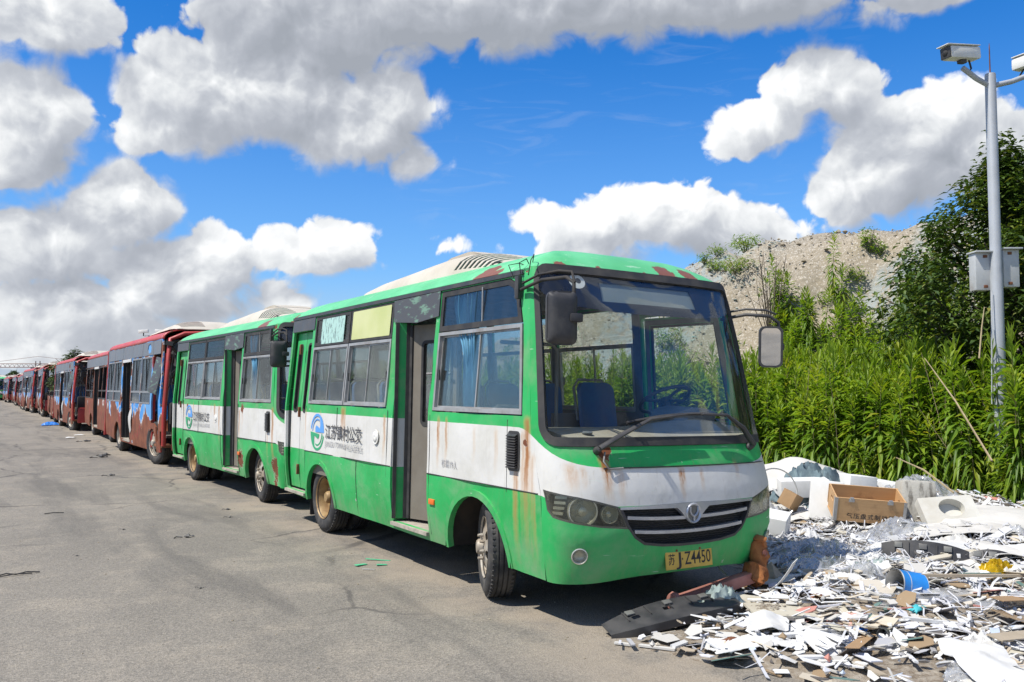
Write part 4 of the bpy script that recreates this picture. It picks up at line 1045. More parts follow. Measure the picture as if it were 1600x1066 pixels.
    pobj('lining_or_dark_sheet', M['grey'], root, [(1.74, .62), (5.98, .62), (5.98, 2.40), (1.74, 2.40)], SR, .006, [grow(w1, .004), grow(w2, .004), grow(w3, .004)], .3, -.034, 1)
    pobj('lining_or_dark_sheet', M['beige'], root, [(2.93, .62), (5.27, .62), (5.27, 2.42), (2.93, 2.42)], SL, .006, [grow(wr, .004)], .3, -.034, -1)
    pobj('lining_or_dark_sheet', M['grey'], root, [(.70, .80), (2.10, .80), (2.10, 2.43), (.90, 2.43), (.62, 1.30)], SL, .006, [grow(wf, .006)], .3, -.034, -1)
    pobj('door_lining', M['grey'], dr, [(.72, .60), (1.68, .60), (1.68, 2.25), (.89, 2.25), (.72, 1.34)], fmd, .006, [grow(hole, .004)], .2, -.031, 1)
    for (x, y) in ((.58, 2.55), (.58, 3.35), (.58, 4.1), (.58, 4.85), (-.62, 3.45), (-.62, 4.2), (-.62, 4.95), (0, 5.5), (.5, 5.6), (.12, 4.85)): seat(root, x, y)
    ds = seat(root, .52, 1.62)
    # dashboard with engine hump, wheel and rails
    fd = lambda x, y: Vector((x, y, 1.245 + .06 * S01((y - .30) / .3) + .10 * math.exp(-((x - .52) / .30) ** 2) * S01((y - .42) / .2) - .35 * S01((y - .78) / .12)))
    dash = pobj('dashboard', M['dash'], root, [(-.86, .36), (-.6, .30), (0, .25), (.6, .30), (.9, .40), (.98, .62), (.98, .88), (-.90, .88), (-.93, .55)], fd, .03, [], .07, 0, 1, smooth=60)
    MB().box((0, .86, .95), (1.85, .04, .66)).build('dashboard_face', M['dash'], dash)
    b = MB().lathe([(.035, 0), (.04, .012), (.03, .02), (0, .02)], (-.66, .42, 1.27), 'Z', 16).build('demister_outlet', M['grey'], dash, 40)
    b = MB()
    for k in range(2): pass
    pobj('instrument_binnacle', M['grey'], dash, rrect(.26, .80, .55, .86, .10, 5), lambda x, y: Vector((x, y, 1.40 + .06 * math.sin(math.pi * (x - .26) / .54) + .04 * (y - .55))), .12, [], .08, 0, 1, smooth=60)
    mt2 = Matrix.Rotation(R(-30), 3, 'X'); cw = Vector((.52, .92, 1.52))
    b = MB(); b.lathe([(.215 + .016 * math.cos(a), .016 * math.sin(a)) for a in [2*math.pi*k/8 for k in range(8)]], (0, 0, 0), 'Z', 32, closed=True); b.v = [tuple(mt2 @ Vector(v) + cw) for v in b.v]
    sw = b.build('steering_wheel', M['blackplastic'], root, 60)
    b = MB(); b.lathe([(0, .01), (.06, 0), (.07, -.04)], (0, 0, 0), 'Z', 16)
    for a in (0, 180, 270): b.box((.13 * math.cos(R(a)), .13 * math.sin(R(a)), -.01), (.17 if a != 270 else .03, .03 if a != 270 else .17, .012))
    b.tube([(0, 0, -.02), (0, 0, -.5)], .03, 8)
    b.v = [tuple(mt2 @ Vector(v) + cw) for v in b.v]; b.build('steering_column', M['blackplastic'], sw, 40)
    rail = lambda pts: MB().tube(pts, .017, 8).build('grab_rail', M['handle'], root, 60)
    rail([(-.52, 2.0, .65), (-.52, 2.0, 1.40), (-.50, 1.9, 1.44), (-.20, 1.9, 1.44), (-.18, 1.9, 1.40), (-.18, 1.9, .65)])
    rail([(-.40, 2.95, .65), (-.40, 2.95, 1.5), (-.52, 2.95, 1.75), (-.52, 2.95, 2.46)])
    rail([(.15, 1.95, .65), (.15, 1.95, 1.95), (.10, 1.95, 2.0), (-.45, 1.95, 2.0)])
    rail([(-.45, 1.2, 2.36), (-.45, 5.8, 2.36)]); rail([(.45, 1.2, 2.36), (.45, 5.8, 2.36)])
    MB().box((.55, 1.98, 1.0), (.85, .03, .76)).build('driver_partition', M['grey'], root)
    MB().box((-.30, 1.2, .86), (.42, .9, .44), bev=.08).build('engine_cover', M['dash'], root, 40)
    # curtain bunched at the back of the front window
    fc = lambda u, z: Vector((-.955 + .035 * math.sin(u * 85 + 2 * z) - .0 + .06 * max(0, (z - 2.06)) , 1.48 + (u + .22) * (.42 + .58 * S01((z - 1.80) / .5)), z))
    pobj('curtain', M['curtain'], root, [(-.22, 1.42), (.16, 1.42), (.20, 2.36), (-.22, 2.36)], fc, .004, [], .022, 0, -1, smooth=60)
    # ---- underneath
    b = MB()
    for x in (-.40, .40): b.box((x, 3.3, .47), (.08, 5.3, .17))
    for y in (.9, 2.2, 3.4, 4.4, 5.6): b.box((0, y, .47), (.8, .06, .12))
    b.box((.1, .95, .45), (.6, .8, .35)); b.box((0, 5.6, .48), (1.6, .6, .2)); b.box((.62, 3.0, .42), (.35, .9, .26)); b.box((0, .36, .45), (1.5, .06, .22)); b.build('chassis', M['chassis'], root)
    MB().tube([(-.85, 1.335, .36), (.85, 1.335, .36)], .05, 8).tube([(-.7, 4.81, .37), (.7, 4.81, .37)], .07, 10).lathe([(0, -.16), (.12, -.12), (.17, 0), (.12, .12), (0, .16)], (0, 4.81, .37), 'Y', 14).build('axles', M['chassis'], root, 40)
    wheel(root, (-.96, 1.32, .375), -23 if first else -6, False, M['rim'])
    wheel(root, (.96, 1.32, .375), -23 if first else -6, False, M['rim'], 1)
    wheel(root, (-.985, 4.81, .375), 0, True, M['rim_rust'])
    wheel(root, (.985, 4.81, .375), 0, True, M['rim_rust'], 1)
    pobj('mud_flap', M['rubber'], root, rrect(-.95, -.55, .12, .50, .01, 1), lambda u, v: Vector((u, 5.33 + .03 * (v - .5), v)), .008, [], .2, 0, 1)
    # ---- mirrors
    arm = [(-1.01, .76, 2.30), (-1.04, .45, 2.335), (-1.07, .12, 2.315), (-1.075, .03, 2.27), (-1.08, .02, 2.18), (-1.085, .01, 2.06)]
    arm2 = [(-1.01, .74, 2.345), (-1.03, .50, 2.38), (-1.06, .22, 2.37), (-1.07, .06, 2.345), (-1.075, .02, 2.27)]
    mr = MB().tube(arm, .013, 8).tube(arm2, .009, 8).build('mirror', M['chassis'], root, 60)
    MB().box((-1.01, .80, 2.32), (.04, .05, .17), bev=.01).build('mirror_bracket', M['blackplastic'], mr, 30)
    def head(c, rz, w, h, parent, facing, tilt=0):
        rm = rotm(0, 0, rz) @ rotm(tilt, 0, 0); c = Vector(c)
        bk = MB()
        fm = lambda u, v: rm @ Vector((u, (-.055 * (max(0, 1 - (2*u/w) ** 4) * max(0, 1 - (2*v/h) ** 6)) ** .5) - .01, v)) + c
        panel(bk, rrect(-w/2, w/2, -h/2, h/2, .05, 5), fm, .004, [], .025, 0, 1)
        hd = bk.build('mirror_housing', M['blackplastic'], parent, 60, fix=False)
        fg = lambda u, v: rm @ Vector((u, .0, v)) + c
        pobj('mirror_rim', M['blackplastic'], hd, rrect(-w/2, w/2, -h/2, h/2, .05, 5), fg, .03, [rrect(-w/2+.016, w/2-.016, -h/2+.016, h/2-.016, .042, 5)], .1, .004, -1)
        pobj('mirror_glass', M['mirror'], hd, rrect(-w/2+.01, w/2-.01, -h/2+.01, h/2-.01, .042, 5), fg, .004, [], .1, -.004, -1)
        MB().box(c + rm @ Vector((w * .40 * (1 if not facing else -1), -.055, .0)), (.085, .05, .055), rm, .012).build('mirror_clamp', M['blackplastic'], hd, 30)
    head((-1.19, .01, 2.03), -16 if first else -10, .205, .345, mr, 0)
    armr = [(.98, .74, 2.20), (1.08, .55, 2.235), (1.22, .42, 2.22), (1.30, .40, 2.17), (1.31, .40, 2.05), (1.31, .40, 1.99)]
    armr2 = [(.99, .72, 2.255), (1.08, .55, 2.28), (1.2, .44, 2.27), (1.28, .41, 2.24)]
    mr2 = MB().tube(armr, .014, 8).tube(armr2, .009, 8).build('mirror', M['blackplastic'], root, 60)
    head((1.21, .40, 1.965), 146, .195, .34, mr2, 1, -4)
    for k in range(3 if first else 0):
        a = Vector((-.99, .70 + .1 * k, 2.40)); MB().tube([a, a + Vector((-.02, -.06 + .05 * k, .10)), a + Vector((.06, .02, .16 - .02 * k)), a + Vector((.10, .10 - .06 * k, .10))], .004, 5).build('loose_wire', M['rubber'], mr, 60)
    # side marker, filler cap, lettering, logo
    MB().box(SL(2.03, .64) + Vector((-.008, 0, 0)), (.02, .10, .045), bev=.006).build('side_marker', M['orange'], root, 30)
    MB().lathe([(.07, -.002), (.068, -.008), (.05, -.006), (.045, -.013), (.02, -.016), (0, -.012)], SL(3.24, 1.12), 'X', 24).build('filler_cap', M['camwhite'], root, 50)
    xd, zd = Vector((0, -1, 0)), Vector((0, 0, 1))
    wtxt = 1.02
    text_mesh('company_lettering', '江苏镇村公交', M['inkfade'], root, .165, SL(4.60, 1.055) + Vector((-.004, 0, 0)), xd, zd, wtxt, .005, .012)
    text_mesh('company_lettering', 'JIANGSU TOWN&VILLAGE BUS', M['inkpale'], root, .085, SL(4.61, .955) + Vector((-.004, 0, 0)), xd, zd, 1.05, .005, .0)
    if first: text_mesh('capacity_lettering', '核载19人', M['inkpale'], root, .07, SL(1.86, .95) + Vector((-.004, 0, 0)), xd, zd, .26, .005, .0)
    cy, cz, a_, b_ = 4.87, 1.095, .215, .205
    el = lambda th, k=1.0, dy=0, dz=0: (cy + dy - a_ * k * math.cos(R(th)), cz + dz + b_ * k * math.sin(R(th)))     # -y is to the right on this side
    up = [el(a) for a in range(0, 175, 7)] + [el(a, .86) for a in range(172, 60, -7)] + [el(60, .80), el(42, .60), el(26, .46), (cy - .06, cz + .05), (cy + .03, cz + .075), (cy + .06, cz + .045), (cy + .06, cz - .0)]
    pobj('logo', M['lblue'], root, up[::-1], SL, .002, [], .2, .0045, -1)
    dnp = [el(a + 180) for a in range(0, 175, 7)] + [el(a + 180, .86) for a in range(172, 60, -7)] + [el(240, .80), el(222, .60), el(206, .46), (cy + .06, cz - .05), (cy - .03, cz - .075), (cy - .06, cz - .045), (cy - .06, cz - .02)]
    pobj('logo', M['lgreen'], root, dnp[::-1], SL, .002, [], .2, .0045, -1)
    for th0, m in ((62, 'lblue'), (242, 'lgreen')):
        sw_ = [el(a + th0 - 62, .74) for a in range(178, 66, -7)] + [el(a + th0 - 62, .66) for a in range(66, 178, 7)]
        pobj('logo', M[m], root, sw_ if True else sw_, SL, .002, [], .2, .0045, -1)
    return root
bus1 = minibus('green_minibus', M['paint1'], (4.318, 4.43, -.008), (0, R(1.0), 0), True)
tag(bus1, 'nearest green and white minibus with number plate, front and big mirrors facing us', 'bus', 'green minibuses parked nose to tail')
bus2 = minibus('green_minibus', M['paint2'], (4.49, 10.87, 0), (0, 0, R(2.5)), False)
tag(bus2, 'second green and white minibus, tucked behind the nearest one', 'bus', 'green minibuses parked nose to tail')
# ------------------------------------------------------------------ red city buses
LB = 8.0
def AR(z): return 1.12 - .06 * max(0, (z - 1.3) / 1.3) - .04 * (max(0, .7 - z) / .5) ** 2
def RL(y, z): return Vector((-AR(z), y, z))
def RRt(y, z): return Vector((AR(z), y, z))
def redbus(kind, loc, seed):
    rg = random.Random(seed)
    root = empty('red_bus', loc)
    fw, rw = 1.45, 6.05
    nose = [(.62, .30), (.62, 1.2), (.70, 2.3), (.80, 2.60)] if kind == 'A' else [(.10, .35), (.06, 1.2), (.14, 2.3), (.30, 2.60)]
    outl = [nose[0]] + arch(fw, .28, .47, 12) + arch(rw, .28, .47, 12) + [(LB, .36), (LB, 2.60)] + nose[::-1][:-1]
    d1 = [(.80, .50), (.93, .50), (1.05, .80), (1.30, .86), (1.58, .86), (1.60, 2.30), (.84, 2.30)] if kind == 'A' else [(.25, .36), (.90, .36), (.93, .60), (1.0, .75), (1.0, 2.28), (.30, 2.28)]
    d2 = rrect(4.22, 5.44, .36, 2.28, .02, 2)
    wins = [(1.74, 2.90), (2.96, 4.12), (5.62, 6.72), (6.78, 7.85)] if kind == 'A' else [(1.12, 2.1), (2.16, 3.14), (3.2, 4.12), (5.62, 6.72), (6.78, 7.85)]
    holes = [d1, d2] + [[(a, 1.26), (c, 1.26), (c, 2.26), (a, 2.26)] for a, c in wins]
    dn = lambda y, z: .012 * fbm(y * 1.5, z * 2, seed, 3)
    low = pobj('side_panel', M['peel'] if kind == 'A' else M['redside'], root, outl, RL, .03, holes, .16, 0, -1, dn)
    pobj('side_panel', M['redside'], root, [nose[0]] + arch(fw, .28, .47, 10) + arch(rw, .28, .47, 10) + [(LB, .36), (LB, 2.6)] + nose[::-1][:-1], RRt, .03, [[(a, 1.26), (c, 1.26), (c, 2.26), (a, 2.26)] for a, c in [(1.2, 3.0), (3.1, 5.0), (5.1, 7.8)]], .25, 0, 1)
    if kind != 'A': MB().box((1.02, 4.2, 1.5), (.02, 7.2, 1.9)).build('lining_or_dark_sheet', M['dark'], root)  # dark sheet added across the far windows so the cabin looks dark
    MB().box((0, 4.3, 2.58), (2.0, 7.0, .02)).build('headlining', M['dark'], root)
    # grey band of panels above the windows, each a plate of its own
    cuts = [nose[-1][0] + .05, 1.65, 2.9, 4.15, 5.5, 6.75, LB - .03]
    for i in range(len(cuts) - 1):
        a, c = cuts[i] + .008, cuts[i+1] - .008
        hh = []
        if kind == 'A' and i == 1:
            hh = [[(a + .25, 2.36), (a + .45, 2.33), (a + .62, 2.40), (a + .55, 2.52), (a + .36, 2.55), (a + .22, 2.47)]]
        pobj('band_panel', M['greypanel'], root, [(a, 2.30), (c, 2.30), (c, 2.585), (a, 2.585)], RL, .01, hh, .3, .014, -1, lambda y, z: .01 * fbm(y * 2, z * 2, seed + 3, 2))
    for (a, c) in wins:
        o = [(a, 1.25), (c, 1.25), (c, 2.27), (a, 2.27)]; g1 = [(a + .035, 1.53), (c - .035, 1.53), (c - .035, 2.235), (a + .035, 2.235)]; g2 = [(a + .035, 1.285), (c - .035, 1.285), (c - .035, 1.485), (a + .035, 1.485)]
        w = pobj('window', M['greyframe'] if kind == 'A' else M['rubber'], root, o, RL, .04, [g1, g2], .3, .006, -1)
        if kind == 'A':
            m = (a + c) / 2
            for (p, q_) in ((a + .03, m + .02), (m - .02, c - .03)):
                pobj('pane', M['redglass'], w, [(p, 1.52), (q_, 1.52), (q_, 2.24), (p, 2.24)], RL, .005, [], .4, -.012, -1)
            MB().box(RL(m, 1.88), (.02, .03, .70)).build('pane_bar', M['rubber'], w)
            pobj('pane', M['redglass'], w, g2, RL, .005, [], .4, -.010, -1)
        elif rg.random() < .5:
            pobj('pane', M['redglass'], w, g2, RL, .005, [], .4, -.012, -1)
    # roof: red shoulders, pale crown
    b = MB(); n = 14; ys = [nose[-1][0] - .05, .5 if kind != 'A' else .9, 1.2, 2.5, 4, 5.5, 7, LB - .15, LB]
    for y in ys:
        k = 1 - .12 * S01((.9 - y) / .8) - .03 * (y > LB - .05)
        for i in range(n + 1):
            th = math.pi * i / n
            x = -1.065 * math.copysign(abs(math.cos(th)) ** .72, math.cos(th)); z = 2.60 + .25 * math.sin(th) ** .8 * k + .012 * fbm(y, x, seed)
            b.v.append((x, y, z))
    for j in range(len(ys) - 1):
        for i in range(n): a = j * (n + 1) + i; b.f.append((a, a + 1, a + n + 2, a + n + 1))
    rf = b.build('roof', M['red_roof'], root, 60)
    md = rf.modifiers.new('thick', 'SOLIDIFY'); md.thickness = .03; md.offset = -1
    for k in range(3):
        y0 = 1.8 + k * 2.1
        pobj('roof_strip', M['ac'], rf, [(-.70, y0), (.78, y0 + .1), (.74, y0 + 1.9), (-.66, y0 + 1.8), (-.8, y0 + 1.0)], lambda x, y: Vector((x, y, 2.60 + .255 * (1 - (abs(x) / 1.09) ** 2.6) ** .45 + .006)), .01, [], .3, .004, 1)
    def ach(x, y):
        p = float(np.interp(y, [.55, .7, 1.0, 1.4, 2.4, 3.6, 4.0], [.02, .10, .20, .25, .22, .14, .03]))
        return 2.78 + p * max(0, 1 - (abs(x) / .82) ** 3) ** .45
    sl = []
    for k in range(9):
        y = .72 + k * .085; sl += [[(-.72, y), (-.25, y - .03), (-.25, y + .015), (-.72, y + .045)]]
    ac = pobj('roof_air_conditioner', M['acm'], root, rrect(-.81, .81, .56, 3.98, .2, 5), lambda x, y: Vector((x, y, ach(x, y))), .012, sl, .11, 0, 1, smooth=50)
    MB().box((0, 1.1, 2.80), (1.3, .9, .05)).build('vent_dark_box', M['dark'], ac)  # added dark box, painted shade behind the slots
    # doors: dark folded leaves, pale lintel
    for y in (4.30, 4.42, 5.24, 5.36): MB().box((-.95 + (.06 if y in (4.42, 5.24) else 0), y, 1.30), (.30, .03, 1.85)).build('folding_door', M['dark'], root)
    MB().box((-1.09, 4.83, 2.25), (.03, 1.2, .07)).build('door_lintel', M['whitesheet'], root)
    MB().box((-.85, 4.83, .34), (.5, 1.2, .05)).build('entrance_step', M['sill'], root)
    MB().box((-.82, .9, .42), (.55, .75, .05)).build('entrance_step', M['rust'], root)
    # inside
    MB().box((0, LB / 2 + .3, .60), (1.9, LB - .9, .05)).build('cabin_floor', M['floor'], root)
    MB().box((0, LB - .02, 1.45), (2.1, .05, 2.2)).build('rear_panel', M['redside'], root)
    for y in (2.3, 3.3, 5.9, 6.8):
        for x in (.6, -.62):
            if y in (3.3, 5.9) and x < 0 and kind != 'A': continue
            seat(root, x, y)
    b = MB()
    for y in (1.7, 4.15, 5.5): b.tube([(-.5, y, .62), (-.5, y, 2.6)], .018, 6)
    b.build('grab_rail', M['handle'], root, 60)
    # underneath
    b = MB()
    for x in (-.45, .45): b.box((x, 4.1, .46), (.09, 7.2, .18))
    b.box((0, 6.9, .5), (1.7, 1.6, .34)); b.box((0, 3.2, .45), (1.5, 1.2, .22)); b.tube([(-.9, fw, .42), (.9, fw, .42)], .06, 8); b.tube([(-.9, rw, .42), (.9, rw, .42)], .08, 8)
    b.build('chassis', M['chassis'], root)
    for y, dual, st in ((fw, False, 14 if kind == 'A' else 0), (rw, True, 0)):
        for sd in (-1, 1):
            w = wheel(root, (sd * 1.05, y, .45), st, dual, M['rim'], sd, False); w.scale = (1.2, 1.2, 1.2)
    # front end, stripped
    if kind == 'A':
        b = MB(); b.tube([(-1.10, .30, .45), (-1.12, .22, 1.1), (-1.08, .26, 1.7), (-1.02, .40, 2.3), (-.96, .58, 2.58), (-.7, .50, 2.70), (0, .44, 2.74), (.7, .50, 2.70), (.96, .58, 2.58), (1.02, .4, 2.3), (1.1, .24, 1.1), (1.1, .30, .45)], .055, 8, flat=.8)
        fr = b.build('front_frame', M['redpaint'], root, 60)
        b = MB(); b.box((0, .30, .62), (1.9, .10, .55), bev=.03); b.build('front_bumper', M['redpaint'], fr, 40)
        pobj('front_corner_skin', M['peel'], fr, [(0, .75), (.42, .72), (.45, 1.18), (.05, 1.24)], lambda u, v: Vector((-1.15 + .3 * max(0, .3 - u), .15 + u, v)), .01, [], .15, 0, -1)
        b = MB()
        for k in range(16):
            x0 = rg.uniform(-1.0, -.7); y0 = rg.uniform(.35, .8); z0 = rg.uniform(1.9, 2.6)
            b.tube([(x0, y0, z0), (x0 + rg.uniform(-.12, .08), y0 + rg.uniform(-.1, .1), z0 - rg.uniform(.1, .4)), (x0 + rg.uniform(-.15, .1), y0 + rg.uniform(-.1, .1), z0 - rg.uniform(.4, 1.2))], .008, 5)
        for k in range(7): b.box((rg.uniform(-1.0, -.6), rg.uniform(.45, .8), rg.uniform(1.9, 2.55)), (rg.uniform(.05, .2), rg.uniform(.05, .15), rg.uniform(.08, .3)), rotm(rg.uniform(-40, 40), rg.uniform(-40, 40), rg.uniform(0, 90)))
        b.build('torn_wiring', M['rubber'], fr, 40)
        MB().box((-1.14, .95, 1.85), (.03, .42, .75), rotm(8, 10, 12), .02).build('hanging_panel', M['header_worn'], fr, 30)
        MB().box((-.4, .62, 1.0), (1.1, .3, .6), bev=.05).build('dashboard', M['dark'], root, 40)
        MB().box((-1.06, 1.64, 1.3), (.06, .09, 1.9)).build('door_post', M['redpaint'], root)
        MB().box((-1.03, .77, 1.35), (.05, .07, 1.9), rotm(2, 0, 0)).build('door_post', M['redpaint'], root)
    else:
        pobj('front_panel', M['redpaint'], root, [(-1.04, .40), (1.04, .40), (1.05, 1.2), (-1.05, 1.2)], lambda u, v: Vector((u, .02 + .10 * (u / 1.05) ** 4, v)), .03, [], .2, 0, 1)
        b = MB(); b.tube([(-1.08, .10, 1.2), (-1.02, .22, 2.3), (-.95, .32, 2.55), (0, .25, 2.68), (.95, .32, 2.55), (1.02, .22, 2.3), (1.08, .10, 1.2)], .05, 8)
        fr = b.build('front_frame', M['redpaint'], root, 60)
        b = MB()
        for k in range(14):
            x0 = rg.uniform(-1.05, -.5); y0 = rg.uniform(.1, .6); z0 = rg.uniform(1.7, 2.6)
            b.box((x0, y0, z0), (rg.uniform(.05, .3), rg.uniform(.05, .25), rg.uniform(.1, .45)), rotm(rg.uniform(-40, 40), rg.uniform(-40, 40), rg.uniform(0, 90)))
            b.tube([(x0, y0, z0), (x0 - .05, y0, z0 - .3), (x0 + rg.uniform(-.2, .1), y0 - .1, z0 - rg.uniform(.5, 1.0))], .012, 5)
        b.build('torn_wiring', M['rubber'], fr, 40)
    if kind == 'A': pobj('torn_skin', M['sheet'], low, [(0, 0), (.25, -.08), (.36, .3), (.28, .42), (.06, .55), (-.08, .4)], lambda u, v: Vector((-1.135 - .02 * math.sin(v * 7) - .03 * u, 3.85 + u * .7, .62 + v)), .004, [], .12, 0, -1)
    return root
GRP = 'stripped red buses in a long row'
protoA = redbus('A', (4.36, 17.82, 0), 11); protoA.rotation_euler.z = R(.8)
tag(protoA, 'red bus with torn-open front and blue stickers, just behind the second green minibus', 'bus', GRP)
MB().box((-1.085, LB - .03, 1.45), (.07, .10, 2.25), rotm(0, 1.5, 0)).build('rear_post', M['redpaint'], protoA)
protoB = redbus('B', (4.55, 26.35, 0), 23); protoB.rotation_euler.z = R(-.4)
tag(protoB, 'rusty red bus with its window glass gone, second of the red ones', 'bus', GRP)
ords = ['third', 'fourth', 'fifth', 'sixth', 'seventh', 'eighth', 'ninth', 'tenth', 'eleventh', 'twelfth']
yy = 34.9
for k, od in enumerate(ords):
    src = (protoA, protoB, protoA, protoA, protoA, protoB, protoA, protoB, protoA, protoB)[k]
    o = copy_tree(src); o.location = (4.36 + rng.uniform(-.2, .2) + (.12 if src is protoB else 0), yy, rng.uniform(-.05, .03)); o.rotation_euler.z = R(rng.uniform(-2.0, 2.0)); o.scale = (1, rng.uniform(.95, 1.0), rng.uniform(.96, 1.05))
    look = 'with grey window frames' if src is protoA else 'with empty windows'
    tag(o, 'stripped red bus %s, %s of the red ones counting away from us' % (look, od), 'bus', GRP)
    yy += 8.55 + rng.uniform(0, .5)
fb = copy_tree(bus2); fb.location = (4.0, yy + 1.5, 0); fb.rotation_euler.z = R(14); fb.scale = (1.15, 1.15, 1.1)
tag(fb, 'far green and white bus at the end of the row, at the left edge', 'bus')
# ------------------------------------------------------------------ plants
def leafquads(rg, base, d, up, L, W, droop, V, F):
    """one lance-shaped leaf of four triangles, folded a little and bending over"""
    s = d.cross(up).normalized()
    b = len(V)
    m = base + d * (L * .5) + Vector((0, 0, -droop * L * .25)); tip = base + d * L + Vector((0, 0, -droop * L))
    V += [base, m + s * W * .5 + up * W * .12, m - up * W * .15, m - s * W * .5 + up * W * .12, tip]
    F += [(b, b+1, b+2), (b, b+2, b+3), (b+1, b+4, b+2), (b+2, b+4, b+3)]
def weedmesh(seed, H, spread=.17, nl=85, top=False):
    rg = random.Random(seed); V, F = [], []; VT, FT = [], []; stem = []
    lean = Vector((rg.uniform(-.12, .12), rg.uniform(-.12, .12), 0))
    pos = lambda h: Vector((lean.x * h * h / H, lean.y * h * h / H, h))
    nb = 1
    for k in range(nl):
        t = (k + rg.random()) / nl
        h = H * (.14 + .86 * t)
        a = k * 2.399 + rg.uniform(-.4, .4)
        young = t > .84
        el = math.radians(-18 + 75 * max(0, t - .35) / .65 + rg.uniform(-14, 14))
        d = Vector((math.cos(a) * math.cos(el), math.sin(a) * math.cos(el), math.sin(el)))
        up = Vector((-math.cos(a) * math.sin(el), -math.sin(a) * math.sin(el), math.cos(el)))
        L = spread * rg.uniform(.75, 1.25) * (1.0 if t < .75 else 1.0 - 1.9 * (t - .75) * (t > .75)) * (1 if t > .2 else .8)
        tgt = (VT, FT) if young else (V, F)
        leafquads(rg, pos(h) + d * .01, d, up, max(.05, L), max(.020, L * .23), .75 * (1 - t) + .12, *tgt)
    return V, F, VT, FT, pos
def weedplant(name, V, F, VT, FT, pos, H):
    b = MB(); b.v = [tuple(v) for v in V]; b.f = F
    return b
WV = [weedmesh(100 + k, 1.0) for k in range(10)]
def scatter_weeds(spots, mseed):
    """joins many plants into one big mesh, vectorised"""
    outs = {'a': ([], []), 'b': ([], [])}; stems = MB()
    cache = {}
    for (x, y, z, H, v, rot, sp) in spots:
        V, F, VT, FT, pos = WV[v]
        for key, (vv, ff) in (('a', (V, F)), ('b', (VT, FT))):
            ck = (v, key)
            if ck not in cache: cache[ck] = (np.array([tuple(p) for p in vv]), np.array(ff))
            A0, F0 = cache[ck]
            ca, sa = math.cos(rot), math.sin(rot)
            P = A0.copy(); c = np.array([[ca, -sa], [sa, ca]])
            P[:, :2] = (P[:, :2] @ c.T) * sp; P[:, 2] = P[:, 2] * H
            P += np.array([x, y, z])
            base = sum(len(q) for q in outs[key][0])
            outs[key][0].append(P); outs[key][1].append(F0 + base)
        stems.tube([(x, y, z - .05), (x + sp * pos(.5).x * ca, y + .02, z + H * .5), (x + sp * (pos(1).x * ca - pos(1).y * sa), y + sp * (pos(1).x * sa + pos(1).y * ca), z + H * .97)], [.011, .008, .003], 4, caps=False)
    return outs, stems
def npmesh(name, P, F, mat):
    me = bpy.data.meshes.new(name)
    P = np.concatenate(P).astype(np.float32); F = np.concatenate(F).astype(np.int32)
    me.vertices.add(len(P)); me.vertices.foreach_set('co', P.ravel())
    me.loops.add(F.size); me.loops.foreach_set('vertex_index', F.ravel())
    me.polygons.add(len(F)); me.polygons.foreach_set('loop_start', np.arange(0, F.size, 3)); me.polygons.foreach_set('loop_total', np.full(len(F), 3))
    me.update(calc_edges=True); me.validate(); me.materials.append(mat)
    return link(bpy.data.objects.new(name, me))
for k in range(10): WV[k] = weedmesh(100 + k, 1.0, .165 + .035 * (k % 3), 100)
rg = random.Random(5); spots = []
def edge_w(y): return 10.35 + .35 * fbm(y * .5, 3.3) - .9 * S01((y - 9) / 3)
for k in range(6200):
    y = rg.uniform(-3.5, 27); x = rg.uniform(9.2, 17.2); e = x - edge_w(y)
    if e < 0: continue
    den = 1.0 if e < 2.6 else max(.06, 1 - (e - 2.6) / 1.6)
    if y > 14: den *= .55
    if x / max(y, .1) > 1.16 and 2.4 < e: den = max(den, (.85 if fbm(x * .5, y * .5, 11) > -.15 else .2) * (1 if e < 6.8 else 0))
    if x > 14.2 and x / max(y, .1) < 1.16: continue
    if rg.random() > den * .80: continue
    z = hill(x, y) if x > 11.8 else 0
    H = rg.uniform(1.5, 2.25) * (1.0 + .10 * fbm(x * .4, y * .4, 7)) * (1 if e > .25 else rg.uniform(.5, .9)) * (1 if e < 3 else .72)
    spots.append((x, y, z, H, rg.randrange(10), rg.uniform(0, 6.28), rg.uniform(.85, 1.25)))
outs, stems = scatter_weeds(spots, 1)
wt = empty('weed_thicket', (11.5, 8, 0))
tag(wt, 'dense bright green thicket of tall leafy weeds between the rubbish and the mound', 'weeds', kind='stuff')
for key, mt, nm in (('a', 'weed', 'leaves'), ('b', 'weedtop', 'young_leaves')):
    o = npmesh(nm, outs[key][0], outs[key][1], M[mt]); o.parent = wt; o.matrix_parent_inverse = Matrix.Translation((-11.5, -8, 0)); o['kind'] = 'stuff'
o = stems.build('stems', M['stem'], wt, 0, fix=False); o.matrix_parent_inverse = Matrix.Translation((-11.5, -8, 0)); o['kind'] = 'stuff'
V, F = [], []                                                       # bushier side growth of another kind between the stalks
for k in range(230):
    y = rg.uniform(1, 15); x = edge_w(y) + rg.uniform(.1, 3.4); r_ = rg.uniform(.2, .45); zc = rg.uniform(.5, 1.75) + max(0, hill(x, y) if x > 11.8 else 0)
    for j in range(75):
        u = Vector((rg.gauss(0, 1), rg.gauss(0, 1), rg.gauss(0, 1))).normalized() * rg.random() ** .5
        a = rg.uniform(0, 6.28); el = rg.uniform(-.5, .9); d = Vector((math.cos(a) * math.cos(el), math.sin(a) * math.cos(el), math.sin(el)))
        leafquads(rg, Vector((x, y, zc)) + u * r_, d, Vector((-d.x * d.z, -d.y * d.z, 1)).normalized(), rg.uniform(.05, .11), .045, .4, V, F)
b = MB(); b.v = [tuple(v) for v in V]; b.f = F
o = b.build('side_growth', M['weedtop'], wt, 0, fix=False); o.matrix_parent_inverse = Matrix.Translation((-11.5, -8, 0)); o['kind'] = 'stuff'
